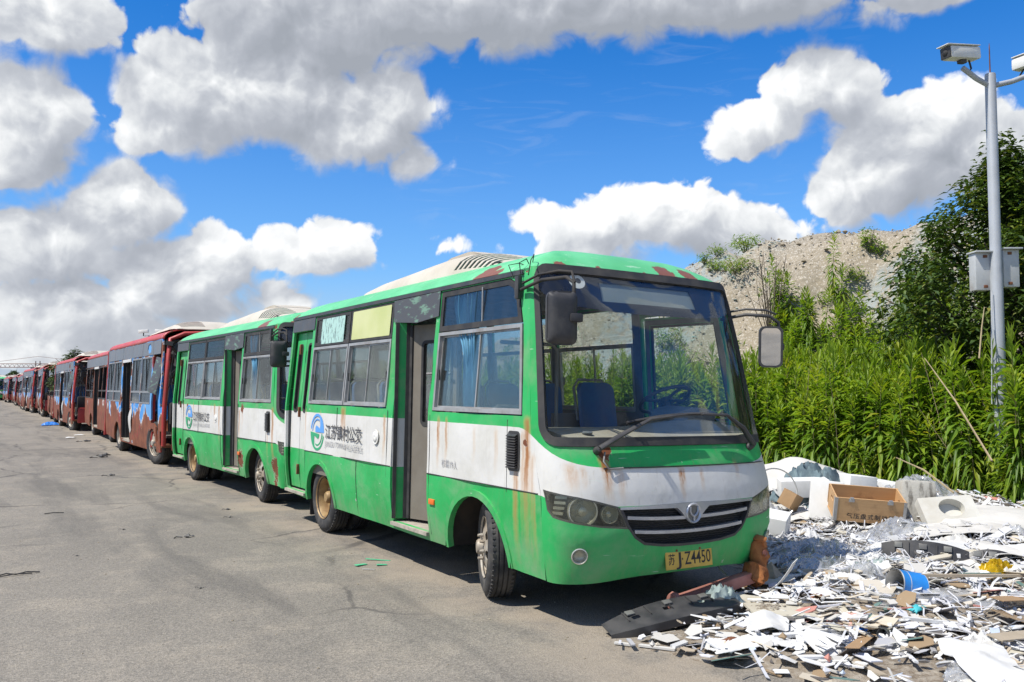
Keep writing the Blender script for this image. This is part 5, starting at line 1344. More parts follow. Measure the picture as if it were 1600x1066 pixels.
sd_ = MB()
for k in range(170):
    y = rg.uniform(0, 16); x = edge_w(y) + rg.uniform(0, 2.5); h = rg.uniform(.5, 2.1); a = rg.uniform(0, 6.28); l = rg.uniform(.1, 1.1)
    sd_.tube([(x, y, 0), (x + math.cos(a) * l * .45, y + math.sin(a) * l * .45, h * .6), (x + math.cos(a) * l, y + math.sin(a) * l, h)], [.007, .005, .002], 4, caps=False)
o = sd_.build('dead_stems', M['drystem'], wt, 0, fix=False); o.matrix_parent_inverse = Matrix.Translation((-11.5, -8, 0)); o['kind'] = 'stuff'
# single weeds that stand up above the mass, against the mound
def single_weed(x, y, H, v, lab, sp=1.1, z=None, grp='weeds standing clear of the thicket'):
    z = (hill(x, y) if x > 11.8 else 0) if z is None else z
    V, F, VT, FT, pos = WV[v]
    r = empty('tall_weed', (x, y, z)); tag(r, lab, 'weed', grp)
    for (vv, ff, mt, nm) in ((V, F, 'weed', 'leaves'), (VT, FT, 'weedtop', 'young_leaves')):
        b = MB(); b.v = [(p.x * sp, p.y * sp, p.z * H) for p in vv]; b.f = ff; b.build(nm, M[mt], r, 0, fix=False)
    MB().tube([(0, 0, -.05), (0, 0, H * .5), (pos(1).x * sp, pos(1).y * sp, H * .97)], [.013, .009, .003], 5).build('stem', M['stem'], r, 60)
def at_ray(px, py, D):
    """point on the line of sight of a photo pixel at a horizontal distance D (used once to read positions off the photo)"""
    x = (px - 800) / 1340; y = -(py - 533) / 1340
    yy_ = y * math.cos(PITCH) + math.sin(PITCH); dd = math.cos(PITCH) - y * math.sin(PITCH)
    c, s = math.cos(YAW), math.sin(YAW); v = (x * c + dd * s, -x * s + dd * c, yy_); k = D / math.hypot(v[0], v[1])
    return v[0] * k, v[1] * k, 1.6 + v[2] * k
for (px, py, D, v, lab) in ((1252, 500, 15.0, 0, 'leafy weed standing up just right of the far mirror'), (1213, 455, 18, 1, 'thin weed behind the far mirror arm against bare gravel'), (1283, 475, 17, 2, 'tall weed in front of the bare gravel, left of the stony gully'),
    (1372, 435, 18.0, 3, 'tall weed above the thicket in the middle of the gully'), (1418, 410, 17.5, 4, 'tallest weed at the foot of the dark tree'), (1440, 425, 17, 5, 'tall weed just left of the dark tree crown'), (1396, 450, 17, 6, 'slim weed between the gully and the dark tree'), (1327, 470, 17, 7, 'weed standing alone on the lower gravel slope'), (1470, 450, 16, 8, 'weed with pale tip under the tree crown'), (1520, 500, 14.5, 9, 'tall weed left of the camera pole'), (1585, 540, 12, 2, 'tall weed right of the camera pole foot')):
    x, y, z = at_ray(px, py, D); zb = max(hill(x, y), 0) if x > 11.8 else 0
    single_weed(x, y, min(1.7, max(.8, z - zb)), v, lab, .85, zb)
# dry leaning stalks
for (p0, p1, lab) in (((1550, 720, 10.6), (1445, 560, 12.0), 'long dry straw stalk leaning across the weeds'), ((1490, 770, 10.4), (1400, 715, 10.9), 'short dry stalk lying over the weed foot'), ((1530, 560, 11.8), (1538, 480, 12.1), 'thin upright dry stalk beside the camera pole')):
    a, c = Vector(at_ray(*p0)), Vector(at_ray(*p1))
    tag(MB().tube([a, a.lerp(c, .5) + Vector((0, 0, .05)), c], [.012, .010, .005], 5).build('dry_stalk', M['drystem'], None, 60), lab, 'stalk', 'dry stalks in the weeds')
# shrubs and grass tufts on the mound
def bush(name, loc, R_, Hh, n, mat, lab, seed, cat='shrub', grp='shrubs on the gravel mound', L=.11):
    rg = random.Random(seed); r = empty(name, loc); tag(r, lab, cat, grp); V, F = [], []
    for k in range(n):
        u = Vector((rg.gauss(0, 1), rg.gauss(0, 1), rg.gauss(0, 1))).normalized() * rg.random() ** .45
        p = Vector((u.x * R_, u.y * R_, Hh * .5 + u.z * Hh * .5)) * (1 + .3 * fbm(u.x * 2, u.y * 2, seed))
        a = rg.uniform(0, 6.28); el = rg.uniform(-.3, 1.1); d = Vector((math.cos(a) * math.cos(el), math.sin(a) * math.cos(el), math.sin(el)))
        leafquads(rg, p, d, Vector((-d.x * d.z, -d.y * d.z, 1)).normalized(), L * rg.uniform(.7, 1.4), L * .28, .4, V, F)
    b = MB(); b.v = [tuple(v) for v in V]; b.f = F; b.build('leaves', mat, r, 0, fix=False)
    b = MB()
    for k in range(6):
        a = rg.uniform(0, 6.28); b.tube([(0, 0, -.05), (math.cos(a) * R_ * .3, math.sin(a) * R_ * .3, Hh * .4), (math.cos(a) * R_ * .6, math.sin(a) * R_ * .6, Hh * .8)], [.015, .01, .004], 4)
    b.build('stems', M['stem'], r, 60)
def hit(px, py):
    for k in range(60, 330):
        D = k * .1; p = at_ray(px, py, D)
        if p[0] > 12 and hill(p[0], p[1]) > p[2]: return p[0], p[1], hill(p[0], p[1])
    p = at_ray(px, py, 25); return p[0], p[1], hill(p[0], p[1])
for i, (px, py, R_, Hh, n, lab) in enumerate(((1165, 390, .50, .55, 380, 'round green shrub on the crest of the mound'), (1120, 400, .3, .35, 120, 'thin shrub left of the crest shrub'), (1100, 412, .25, .3, 90, 'small scrub where the crest drops behind the bus roof'), (1150, 430, .55, .5, 260, 'greener clump on the slope below the crest'), (1118, 425, .3, .35, 120, 'small clump near the bus roof'), (1358, 398, .22, .6, 130, 'slim shrub on the upper gravel slope'), (1375, 400, .22, .35, 80, 'low tuft beside the slim shrub'), (1335, 440, .3, .4, 120, 'tuft on the scree right of the bare slope'), (1310, 470, .35, .4, 150, 'low tuft of leaves on the pale slope'), (1290, 480, .3, .3, 90, 'small tuft low on the bare slope'),
        (1040, 545, .6, .6, 300, 'bushy clump seen through the windscreen'), (960, 480, .5, .5, 260, 'dark clump seen high through the windscreen'), (905, 600, .8, .9, 420, 'bushy clump seen low through the windscreen'), (1070, 590, .6, .6, 260, 'clump seen through the right of the windscreen'), (985, 600, .6, .8, 300, 'yellowish clump seen through the middle of the windscreen'), (870, 560, .6, .7, 260, 'clump seen through the left of the windscreen'))):
    x, y, z = hit(px, py)
    bush('shrub', (x, y, z - .05), R_, Hh, int(n * 1.6), M['weed'], lab, 40 + i)
b = MB(); rg = random.Random(77)                                   # ground cover on the mound's lower slope
V, F = [], []
for k in range(5200):
    x = rg.uniform(13.2, 17.2); y = rg.uniform(9, 30)
    if fbm(x * .35, y * .35, 9) < -.02 + .16 * (x - 13) / 3: continue
    z = hill(x, y)
    for j in range(5):
        a = rg.uniform(0, 6.28); el = rg.uniform(.3, 1.3); d = Vector((math.cos(a) * math.cos(el), math.sin(a) * math.cos(el), math.sin(el)))
        leafquads(rg, Vector((x, y, z)), d, Vector((-d.x * d.z, -d.y * d.z, 1)).normalized(), rg.uniform(.1, .3), .03, .3, V, F)
b.v = [tuple(v) for v in V]; b.f = F
tag(b.build('scrub_cover', M['weed'], None, 0, fix=False), 'low green scrub growing over the foot of the gravel mound', 'scrub', kind='stuff')
# dead shrub by the far mirror
x, y, z = hit(1205, 545)
r = empty('dead_shrub', (x, y, z)); tag(r, 'bare dead shrub with upright twigs behind the far mirror', 'shrub')
b = MB(); rg = random.Random(8)
for k in range(14):
    a = rg.uniform(0, 6.28); q = rg.uniform(.1, .5); h = rg.uniform(1.2, 2.2)
    p = [Vector((0, 0, -.1)), Vector((math.cos(a) * q * .5, math.sin(a) * q * .5, h * .45)), Vector((math.cos(a) * q, math.sin(a) * q, h))]
    b.tube(p, [.018, .012, .004], 5)
    for j in range(3):
        s = p[1].lerp(p[2], rg.random()); b.tube([s, s + Vector((rg.uniform(-.25, .25), rg.uniform(-.25, .25), rg.uniform(.15, .45)))], [.007, .003], 4)
b.build('twigs', M['bark'], r, 60)
# ---- trees
def tree(name, loc, H, R_, lab, seed, nclump, nleaf, mat, L=.13, crown0=.25, grp=None, lean=(0, 0)):
    rg = random.Random(seed); r = empty(name, loc); tag(r, lab, 'tree', grp)
    b = MB(); tips = []
    b.tube([(0, 0, -.2), (.05, .03, H * .25), (-.03 + lean[0] * .5, .04, H * .5), (.02 + lean[0], lean[1], H * .85)], [.14 * H / 5, .11 * H / 5, .07 * H / 5, .02], 8)
    for k in range(26):
        h0 = H * rg.uniform(.15, .7); a = k * 2.4 + rg.uniform(-.4, .4); q = R_ * rg.uniform(.5, .95) * (1 - .35 * max(0, h0 / H - .45)); el = rg.uniform(.3, .9)
        p0 = Vector((0, 0, h0)); p1 = p0 + Vector((math.cos(a) * q * .5, math.sin(a) * q * .5, q * el * .4)); p2 = p0 + Vector((math.cos(a) * q, math.sin(a) * q, q * el))
        b.tube([p0, p1, p2], [.04 * H / 5, .025 * H / 5, .008], 5)
    b.build('trunk', M['bark'], r, 60)
    V, F = [], []
    for k in range(nclump):
        u = Vector((rg.gauss(0, 1), rg.gauss(0, 1), rg.gauss(0, 1))).normalized()
        rad = rg.uniform(.55, 1.0) ** .6
        h = H * (crown0 + (1 - crown0) * (.5 + .5 * u.z * rad))
        taper = 1.0 if h < H * .55 else max(.22, 1 - .95 * (h / H - .55) / .45)
        bump = 1 + .50 * fbm(u.x * 2.0 + seed, u.y * 2.0, u.z * 2.0, 3)
        c = Vector((u.x * R_ * rad * taper * bump + lean[0], u.y * R_ * rad * taper * bump + lean[1], h))
        ax = Vector((u.x, u.y, .45 + .5 * max(0, u.z))).normalized()
        for j in range(nleaf):
            s = rg.random(); p = c + ax * (s * .42 - .15) * (H / 5) + Vector((rg.gauss(0, .07), rg.gauss(0, .07), rg.gauss(0, .07))) * (H / 5)
            a = rg.uniform(0, 6.28); d = (ax * .6 + Vector((math.cos(a), math.sin(a), rg.uniform(-.55, .45)))).normalized()
            up = (Vector((0, 0, 1)) - d * d.z).normalized()
            leafquads(rg, p, d, up, L * rg.uniform(.7, 1.3), L * .44, .5, V, F)
    cb = MB(); cb.v = [tuple(v) for v in V]; cb.f = F; cb.build('crown', mat, r, 0, fix=False)
    return r
x, y, z = at_ray(1580, 480, 15.0)
tree('broadleaf_tree', (x, y, hill(x, y)), 5.35 - hill(x, y), 1.92, 'dark glossy-leaved tree behind the camera pole at the right edge', 21, 760, 26, M['treeleaf'], .145, .10)
x, y, z = at_ray(1650, 480, 14.2)
tree('broadleaf_tree', (x, y, hill(x, y)), 4.4 - hill(x, y) * .5, 1.5, 'second dark tree cut off by the right edge of the photo', 22, 380, 24, M['treeleaf'], .145, .10)
# ------------------------------------------------------------------ camera pole
px0, py0, _ = at_ray(1562, 600, 12.3)
pr = empty('camera_pole', (px0, py0, 0)); tag(pr, 'grey steel pole with two surveillance cameras and two steel boxes', 'camera pole')
MB().lathe([(.0, -.1), (.076, -.1), (.074, 1.5), (.073, 3.0), (.066, 3.05), (.064, 5.56), (.060, 5.58), (0, 5.585)], (0, 0, 0), 'Z', 24).build('post', M['pole'], pr, 40)
MB().lathe([(.0, 0), (.009, 0), (.006, .35), (.002, .40)], (0, 0, 5.58), 'Z', 6).build('lightning_rod', M['rust'], pr, 60)
cdir = Vector((math.cos(YAW), -math.sin(YAW), 0)); fdir = Vector((math.sin(YAW), math.cos(YAW), 0))     # right and away, as seen in the photo
for sd in (-1, 1):
    e = cdir * (.40 * sd if sd < 0 else .60) - fdir * .10 * (1 if sd < 0 else -1)
    arm = MB().tube([Vector((0, 0, 5.42)), e * .5 + Vector((0, 0, 5.50)), e + Vector((0, 0, 5.62))], .034, 10).build('arm', M['pole'], pr, 60)
    ax = (-cdir * .93 - fdir * .34 - Vector((0, 0, .10))).normalized() if sd < 0 else (cdir * .4 - fdir * .9).normalized()
    sx = ax.cross(Vector((0, 0, 1))).normalized(); uz = sx.cross(ax).normalized()
    m3 = Matrix((ax, sx, uz)).transposed()
    c = e + Vector((0, 0, 5.80)) + ax * .02
    cm = MB().box(c, (.50, .165, .155), m3, .03).build('camera_housing', M['camwhite'], pr, 40)
    MB().box(c + uz * .09 + ax * .03, (.54, .185, .012), m3, .005).build('sun_shield', M['camwhite'], cm, 30)
    MB().box(c + ax * .255, (.02, .15, .14), m3, .01).build('camera_front', M['blackplastic'], cm, 30)
    b = MB().lathe([(0, .012), (.03, .01), (.042, 0), (.046, -.01)], (0, 0, 0), 'X', 18); b.v = [tuple(m3 @ Vector(v) + c + ax * .266) for v in b.v]; b.build('camera_lens', M['dark'], cm, 40)
    MB().box(c - uz * .09, (.10, .07, .07), m3, .012).build('camera_bracket', M['blackplastic'], cm, 30)
    MB().tube([c - uz * .07 - ax * .12, c - uz * .17 - ax * .18 + sx * .03, c - uz * .23 - ax * .10, e * .9 + Vector((0, 0, 5.60))], .012, 6).build('cable', M['rubber'], cm, 60)
for sd, zc, ww, hh in ((-1, 3.06, .20, .47), (1, 3.10, .20, .47)):
    c = cdir * (.175 * sd + .03) + fdir * .10 + Vector((0, 0, zc))
    m3 = Matrix.Rotation(-YAW, 3, 'Z')
    bx = MB().box(c, (ww, .16, hh), m3, .008).build('control_box', M['boxsteel'], pr, 30)
    MB().box(c + Vector((0, 0, hh / 2 + .012)) - fdir * .02, (ww + .04, .24, .02), m3, .004).build('box_roof', M['boxsteel'], bx, 30)
    for dz in (-.19, .19): MB().box(c + cdir * (-.02 * sd) - fdir * .085 + Vector((0, 0, dz)), (.05, .012, .035), m3, .004).build('box_clamp', M['rust'], bx, 30)
MB().tube([cdir * -.09 - fdir * .05 + Vector((0, 0, 2.8)), cdir * -.13 - fdir * .08 + Vector((0, 0, 2.2)), cdir * -.16 - fdir * .1 + Vector((0, 0, 1.4))], .006, 5).build('hanging_cable', M['strap'], pr, 60)
# far pole with two cameras, over the red buses
x, y, z = at_ray(232, 520, 34)
p2 = empty('camera_pole', (x, y, 0)); tag(p2, 'distant slim pole with two cameras rising above the red buses', 'camera pole')
MB().tube([(0, 0, 0), (0, 0, z - .1)], .06, 8).build('post', M['pole'], p2, 60)
MB().tube([cdir * -.15 + Vector((0, 0, z - .12)), cdir * .42 + Vector((0, 0, z - .12))], .03, 6).build('arm', M['pole'], p2, 60)
for q in (-.18, .42):
    MB().box(cdir * q + Vector((0, 0, z + .05)), (.36, .12, .12), rotm(0, 6 if q > 0 else -4, -32), .02).build('camera_housing', M['camwhite'], p2, 40)
    MB().tube([cdir * q + Vector((0, 0, z - .12)), cdir * q + Vector((0, 0, z + .02))], .02, 6).build('camera_bracket', M['blackplastic'], p2, 60)
# ------------------------------------------------------------------ far background
x, y, z = at_ray(117, 560, 46); tree('far_tree', (x, y, 0), z + .35, 1.3, 'small green tree top showing above the red buses', 31, 90, 22, M['farleaf'], .22, .4, 'far trees')
x, y, z = at_ray(22, 590, 150); tree('far_tree', (x, y, 0), z + 1.0, 3.6, 'dark tree beyond the far end of the bus row', 32, 110, 20, M['farleaf'], .5, .2, 'far trees')
# tower crane
x, y, z = at_ray(58, 606, 420); _, _, zt = at_ray(58, 557, 420)
cr = empty('tower_crane', (x, y, 0)); tag(cr, 'distant tower crane with a long jib on the left horizon', 'crane')
b = MB(); hM = zt - 2
for (i, j) in ((-1, -1), (1, -1), (1, 1), (-1, 1)): b.box((i * .8, j * .8, hM / 2), (.28, .28, hM))
k = 0
while k < hM - 2:
    for j in (-.8, .8): b.tube([(-.8, j, k), (.8, j, k + 2)], .10, 4); b.tube([(j, -.8, k), (j, .8, k + 2)], .10, 4)
    k += 2
b.build('mast', M['crane'], cr, 0)
jz = at_ray(58, 574, 420)[2]
jl, jr = 40, 33
b = MB()
for (oy, oz) in ((-.7, 0), (.7, 0), (0, 1.5)): b.tube([cdir * -jl + fdir * oy + Vector((0, 0, jz + oz)), cdir * jr + fdir * oy + Vector((0, 0, jz + oz))], .16, 4)
for k in range(-jl, jr, 2): b.tube([cdir * k + fdir * -.7 + Vector((0, 0, jz)), cdir * (k + 1) + Vector((0, 0, jz + 1.5)), cdir * (k + 2) + fdir * .7 + Vector((0, 0, jz))], .09, 4, caps=False)
b.build('jib', M['crane'], cr, 0)
MB().box(cdir * (jr - 3) + Vector((0, 0, jz - 1)), (4, 2, 3), rotm(0, 0, -32)).build('counterweight', M['farwall'], cr)
MB().box(cdir * -1.5 + Vector((0, 0, jz - 1.2)), (2, 2, 2.4), rotm(0, 0, -32)).build('cab', M['farwin'], cr)
MB().tube([cdir * -jl * .6 + Vector((0, 0, jz + 1.5)), Vector((0, 0, zt)), cdir * jr * .8 + Vector((0, 0, jz + 1.5))], .08, 4).build('stay_ropes', M['crane'], cr, 0)
# far building and sheds along the horizon
for i, (pxa, pxb, pyt, D, lab) in enumerate(((-60, 12, 594, 260, 'long dark blue-grey building on the far left horizon'), (10, 34, 598, 300, 'low far shed beside the dark building'))):
    xa, ya, zt_ = at_ray(pxa, pyt, D); xb, yb, _ = at_ray(pxb, pyt, D)
    mid = Vector(((xa + xb) / 2, (ya + yb) / 2, 0)); L = math.hypot(xb - xa, yb - ya); an = math.degrees(math.atan2(yb - ya, xb - xa))
    r = empty('far_building', mid, (0, 0, R(an))); tag(r, lab, 'building', 'far buildings')
    MB().box((0, 4, zt_ / 2), (L, 8, zt_)).build('walls', M['farwall'], r)
    MB().box((0, 4, zt_ + .15), (L + .6, 8.6, .3)).build('roof', M['crane'], r)
    nwin = int(L / 3)
    for k in range(nwin):
        for lv in range(max(1, int(zt_ / 3))):
            MB().box((-L / 2 + 1.5 + k * 3, -.03, 1.7 + lv * 3), (1.5, .12, 1.3)).build('window', M['farwin'], r)
# ------------------------------------------------------------------ rubbish
def zl(x, y): return max(0.0, lz(x, y)) if litter_edge(x, y) > 0 else 0.0
def poly_sheet(n, rx, ry, rg, jag=.18):
    a0 = rg.uniform(0, 6.28)
    return [(rx * (1 + rg.uniform(-jag, jag)) * math.cos(2*math.pi*k/n + a0), ry * (1 + rg.uniform(-jag, jag)) * math.sin(2*math.pi*k/n + a0)) for k in range(n)]
def slab(b, poly, th, c, m3):
    n = len(poly); c = Vector(c)
    vs = [m3 @ Vector((x, y, th / 2)) + c for x, y in poly] + [m3 @ Vector((x, y, -th / 2)) + c for x, y in poly]
    b.add(vs, [tuple(range(n)), tuple(range(2*n - 1, n - 1, -1))] + [(i, n + i, n + (i+1) % n, (i+1) % n) for i in range(n)])
def quadpoly(L, W, rg, broken=True):
    o = [(-L/2, -W/2), (L/2 * rg.uniform(.85, 1), -W/2)]
    if broken: o += [(L/2 * rg.uniform(.8, 1.05), -W * rg.uniform(-.1, .3)), (L/2 * rg.uniform(.8, 1.0), W * rg.uniform(.1, .35))]
    o += [(L/2 * rg.uniform(.75, 1), W/2), (-L/2 * rg.uniform(.8, 1), W/2)]
    return o
rg = random.Random(99)
# uncountable fine litter
b = MB(); cnt = 0
while cnt < 9500:
    y = rg.uniform(1.4, 13.0); x = rg.uniform(3.3, 11.0)
    d = litter_edge(x, y)
    dist = math.hypot(x, y)
    if d < 0.03 or (x > 10.6) or rg.random() > min(1, .35 + d * 1.3) or rg.random() > min(1.0, 9.0 / dist) : continue
    kind = rg.random(); z = zl(x, y) + rg.uniform(.0, .045) + .02 * S01(d)
    m3 = rotm(rg.gauss(0, 13), rg.gauss(0, 13), rg.uniform(0, 360))
    if kind < .30: L = rg.uniform(.05, .24); slab(b, quadpoly(L, rg.uniform(.008, .03), rg, False), rg.uniform(.003, .012), (x, y, z), m3)
    elif kind < .85: s = .028 * math.exp(abs(rg.gauss(0, .75))); slab(b, poly_sheet(rg.randint(4, 6), min(s, .16), min(s, .16) * rg.uniform(.4, .9), rg), rg.uniform(.002, .009), (x, y, z), m3)
    else: lump(b, (x, y, z), rg.uniform(.008, .03), rg)
    cnt += 1
tag(b.build('fine_litter', M['scrap'], None, 0, fix=False), 'fine mixed litter of splinters, paper and plastic scraps covering the ground', 'litter', kind='stuff')
# curling white strapping and wires
b = MB()
def curl(c, L, n, r, flat_=.25, amp=.12, rise=.10):
    a = rg.uniform(0, 6.28); p = Vector(c); pts = []
    for k in range(n):
        a += rg.gauss(0, .5); pts.append(Vector((p.x, p.y, zl(p.x, p.y) + .025 + rise * abs(math.sin(k * .9 + c[0] * 7)) * rg.uniform(.4, 1)))); p += Vector((math.cos(a), math.sin(a), 0)) * L / n
    return pts
for k in range(520):
    if k < 260: x, y = rg.uniform(5.9, 8.4), rg.uniform(4.2, 6.6)
    else: x, y = rg.uniform(4.2, 9.5), rg.uniform(2.0, 8.5)
    if litter_edge(x, y) < .2: continue
    b.tube(curl((x, y, 0), rg.uniform(.25, .9), 8, .006), rg.choice((.0035, .005, .009)), 4, caps=False, flat=.35)
tag(b.build('strapping_tangle', M['strap'], None, 0, fix=False), 'tangle of curling white strapping and thin strips over the rubbish', 'strapping', kind='stuff')
# crumpled clear film, spread about
def crumple(name, c, rx, ry, h, mat, lab, cat, seed, freq=5.0, n=36, th=0, grp=None, amp=.5, rz=0, edge=.16):
    rg2 = random.Random(seed); bb = MB(); m3 = rotm(0, 0, rz)
    for j in range(n + 1):
        for i in range(n + 1):
            u = 2 * i / n - 1; v = 2 * j / n - 1
            e = 1 + edge * fbm(u * 2 + seed, v * 2, 1.7, 3)
            px = u * rx * e; py = v * ry * (1 + edge * fbm(v * 2, u * 2 + seed, 4.1, 3))
            r = min(1.0, max(abs(u), abs(v)))
            q = m3 @ Vector((px, py, 0))
            X, Y = c[0] + q.x, c[1] + q.y
            fq = min(freq, 5.0) * .42
            rid = 1 - 2.2 * abs(fbm(u * fq + seed, v * fq, .3, 2)); rid2 = 1 - 2 * abs(fbm(u * fq * 2.6 + seed, v * fq * 2.6, 5.3, 2))
            z = zl(X, Y) + .02 + h * (1 - r ** 2.5) * (.75 + .45 * amp * (rid - .4)) + (.016 + .05 * h) * amp * rid2
            bb.v.append((X - c[0], Y - c[1], z))
    for j in range(n):
        for i in range(n):
            a = j * (n + 1) + i; bb.f.append((a, a + 1, a + n + 2, a + n + 1))
    o = bb.build(name, mat, None, 60, fix=False, loc=(c[0], c[1], 0))
    md = o.modifiers.new('thickness', 'SOLIDIFY'); md.thickness = th or .004
    return tag(o, lab, cat, grp)
def sheet(name, c, rx, ry, h, mat, lab, cat, seed, rz=0, peak=(0, 0), nf=5, amp=.03, grp=None, lift=.03):
    """a stiff creased sheet with a torn outline, folded along straight creases"""
    rg2 = random.Random(seed); m3 = rotm(0, 0, rz)
    fold = [(rg2.uniform(0, 6.28), rg2.uniform(.8, 2.4), rg2.uniform(0, 2), rg2.uniform(.4, 1)) for _ in range(nf)]
    out = [(math.copysign(abs(math.cos(a)) ** .6, math.cos(a)) * rx * rg2.uniform(.86, 1.08), math.copysign(abs(math.sin(a)) ** .6, math.sin(a)) * ry * rg2.uniform(.86, 1.08)) for a in [2*math.pi*k/14 for k in range(14)]]
    def fm(u, v):
        q = m3 @ Vector((u, v, 0)); X, Y = c[0] + q.x, c[1] + q.y
        f = sum(w * abs(((u * math.cos(a) + v * math.sin(a)) / max(rx, ry) * fr + ph) % 2 - 1) for a, fr, ph, w in fold) / nf
        d = math.hypot((u - peak[0]) / rx, (v - peak[1]) / ry)
        return Vector((q.x, q.y, zl(X, Y) + lift + h * max(0, 1 - d * .85) + amp * 3 * f + .012 * fbm(u * 6, v * 6, seed, 3)))
    o = pobj(name, mat, None, out, fm, .004, [], max(rx, ry) / 14, 0, 1, smooth=14); o.location = (c[0], c[1], 0)
    return tag(o, lab, cat, grp)
sheet('tarpaulin', (8.95, 7.6), .95, .55, .36, M['sheet'], 'big pale grey sheet heaped at the back beside the bus', 'sheet', 3, -40, (.15, .1), 5, .05)
sheet('paper_sheet', (8.85, 4.55), .85, .55, .08, M['sheet'], 'large creased pale sheet at the right edge under the weeds', 'sheet', 5, -35, (.2, .2), 6, .05)
sheet('paper_sheet', (8.05, 4.70), .55, .28, .03, M['sheet'], 'creased off-white sheet in front of the foam with the round hole', 'sheet', 6, -30, (0, 0), 5, .04)
sheet('paper_sheet', (7.25, 4.35), .42, .30, .05, M['whitesheet'], 'bright white folded sheet behind the black strip', 'sheet', 7, -25, (-.1, .1), 4, .04)
sheet('paper_sheet', (7.7, 3.75), .50, .30, .05, M['whitesheet'], 'white sheet lying at the right edge beside the black strip', 'sheet', 25, -30, (0, .1), 4, .03)
crumple('plastic_bag', (6.05, 4.85), .36, .20, .16, M['clear'], 'milky plastic sheet bulging beside the rusty knuckle', 'plastic bag', 8, 4, 36, amp=.3, rz=20)
crumple('plastic_film', (6.45, 5.15), .40, .30, .16, M['clear'], 'crumpled clear film behind the milky plastic', 'plastic film', 9, 9, 45, amp=.9)
crumple('plastic_film', (9.3, 5.95), .40, .30, .30, M['clear'], 'clear film bunched up beside the grey cushion', 'plastic film', 10, 7, 39, amp=.8)
crumple('plastic_film', (5.75, 3.62), .42, .16, .05, M['clear'], 'flattened clear film in front of the blue tin', 'plastic film', 12, 5, 33, amp=.4, rz=-30)
crumple('plastic_film', (6.35, 3.05), .60, .14, .05, M['clear'], 'long torn clear film near the right edge', 'plastic film', 13, 5, 36, amp=.4, rz=-30)
crumple('plastic_film', (7.7, 5.2), .38, .25, .15, M['clear'], 'clear film spilling between the crate and the sheets', 'plastic film', 14, 8, 36, amp=.8)
crumple('netting', (8.55, 6.85), .38, .34, .46, M['net'], 'dark blue-grey netting bundled between the foam blocks', 'netting', 15, 9, 42, amp=.8)
crumple('netting', (6.35, 4.45), .28, .16, .05, M['cloth'], 'flat grey-green netting in the middle of the litter', 'netting', 16, 9, 33, amp=.8)
crumple('rag', (4.48, 4.40), .17, .12, .16, M['cloth'], 'grey-green crumpled rag against the pink beam', 'rag', 17, 8, 33, amp=.8)
crumple('plastic_bag', (6.62, 3.62), .17, .10, .10, M['yellow'], 'torn yellow plastic bag on the right', 'plastic bag', 18, 7, 30, amp=.8)
crumple('paper_scrap', (4.92, 3.62), .17, .10, .03, M['pinkpaper'], 'pink torn paper by the brown cardboard strip', 'paper', 19, 4, 26, amp=.5)
crumple('plastic_bag', (7.55, 6.75), .30, .24, .22, M['clear'], 'clear bag with wire hoop beside the bus corner', 'plastic bag', 20, 8, 36, amp=.8)
crumple('plastic_bag', (4.05, 3.70), .28, .11, .025, M['whitesheet'], 'dirty white torn plastic at the near edge of the rubbish', 'plastic sheet', 24, 5, 30, amp=.6, rz=-25)
# many small crumpled sheets and bags, clear of the things that show
KEEP = [(5.76, 3.82), (4.86, 3.33), (6.62, 3.62), (7.98, 5.5), (4.92, 3.62), (6.75, 4.28), (4.55, 3.3), (5.5, 3.6)]
def blocked(x, y, r): return any(math.hypot(x - a + .10, y - b + .12) < r for a, b in KEEP)
rgc = random.Random(314); k = 0
CS = {'whitesheet': 'crumpled white plastic', 'clear': 'crumpled clear film', 'sheet': 'crumpled pale paper'}
while k < 46:
    y = rgc.uniform(2.0, 7.2); x = rgc.uniform(4.2, 9.4)
    if litter_edge(x, y) < .3 or blocked(x, y, .28): continue
    m = rgc.choice(('whitesheet', 'whitesheet', 'clear', 'clear', 'sheet')); rx = rgc.uniform(.08, .24)
    o = crumple('plastic_scrap' if m != 'sheet' else 'paper_scrap', (x, y), rx, rx * rgc.uniform(.4, .9), rgc.uniform(.02, .10), M[m], None, None, 500 + k, 5, 22, amp=1.0, rz=rgc.uniform(0, 180), edge=.45)
    o['pend'] = CS[m]; k += 1
k = 0
while k < 26:
    y = rgc.uniform(2.0, 7.0); x = rgc.uniform(4.3, 9.2)
    if litter_edge(x, y) < .4 or blocked(x, y, .5): continue
    m = rgc.choice(('whitesheet', 'sheet', 'sheet', 'cream')); rx = rgc.uniform(.16, .36)
    o = sheet('creased_sheet', (x, y), rx, rx * rgc.uniform(.45, .8), rgc.uniform(0, .05), M[m], None, None, 700 + k, rgc.uniform(0, 180), (0, 0), 4, .025, None, .045)
    o['pend'] = {'whitesheet': 'creased white sheet', 'sheet': 'creased pale grey sheet', 'cream': 'creased cream sheet'}[m] ; k += 1
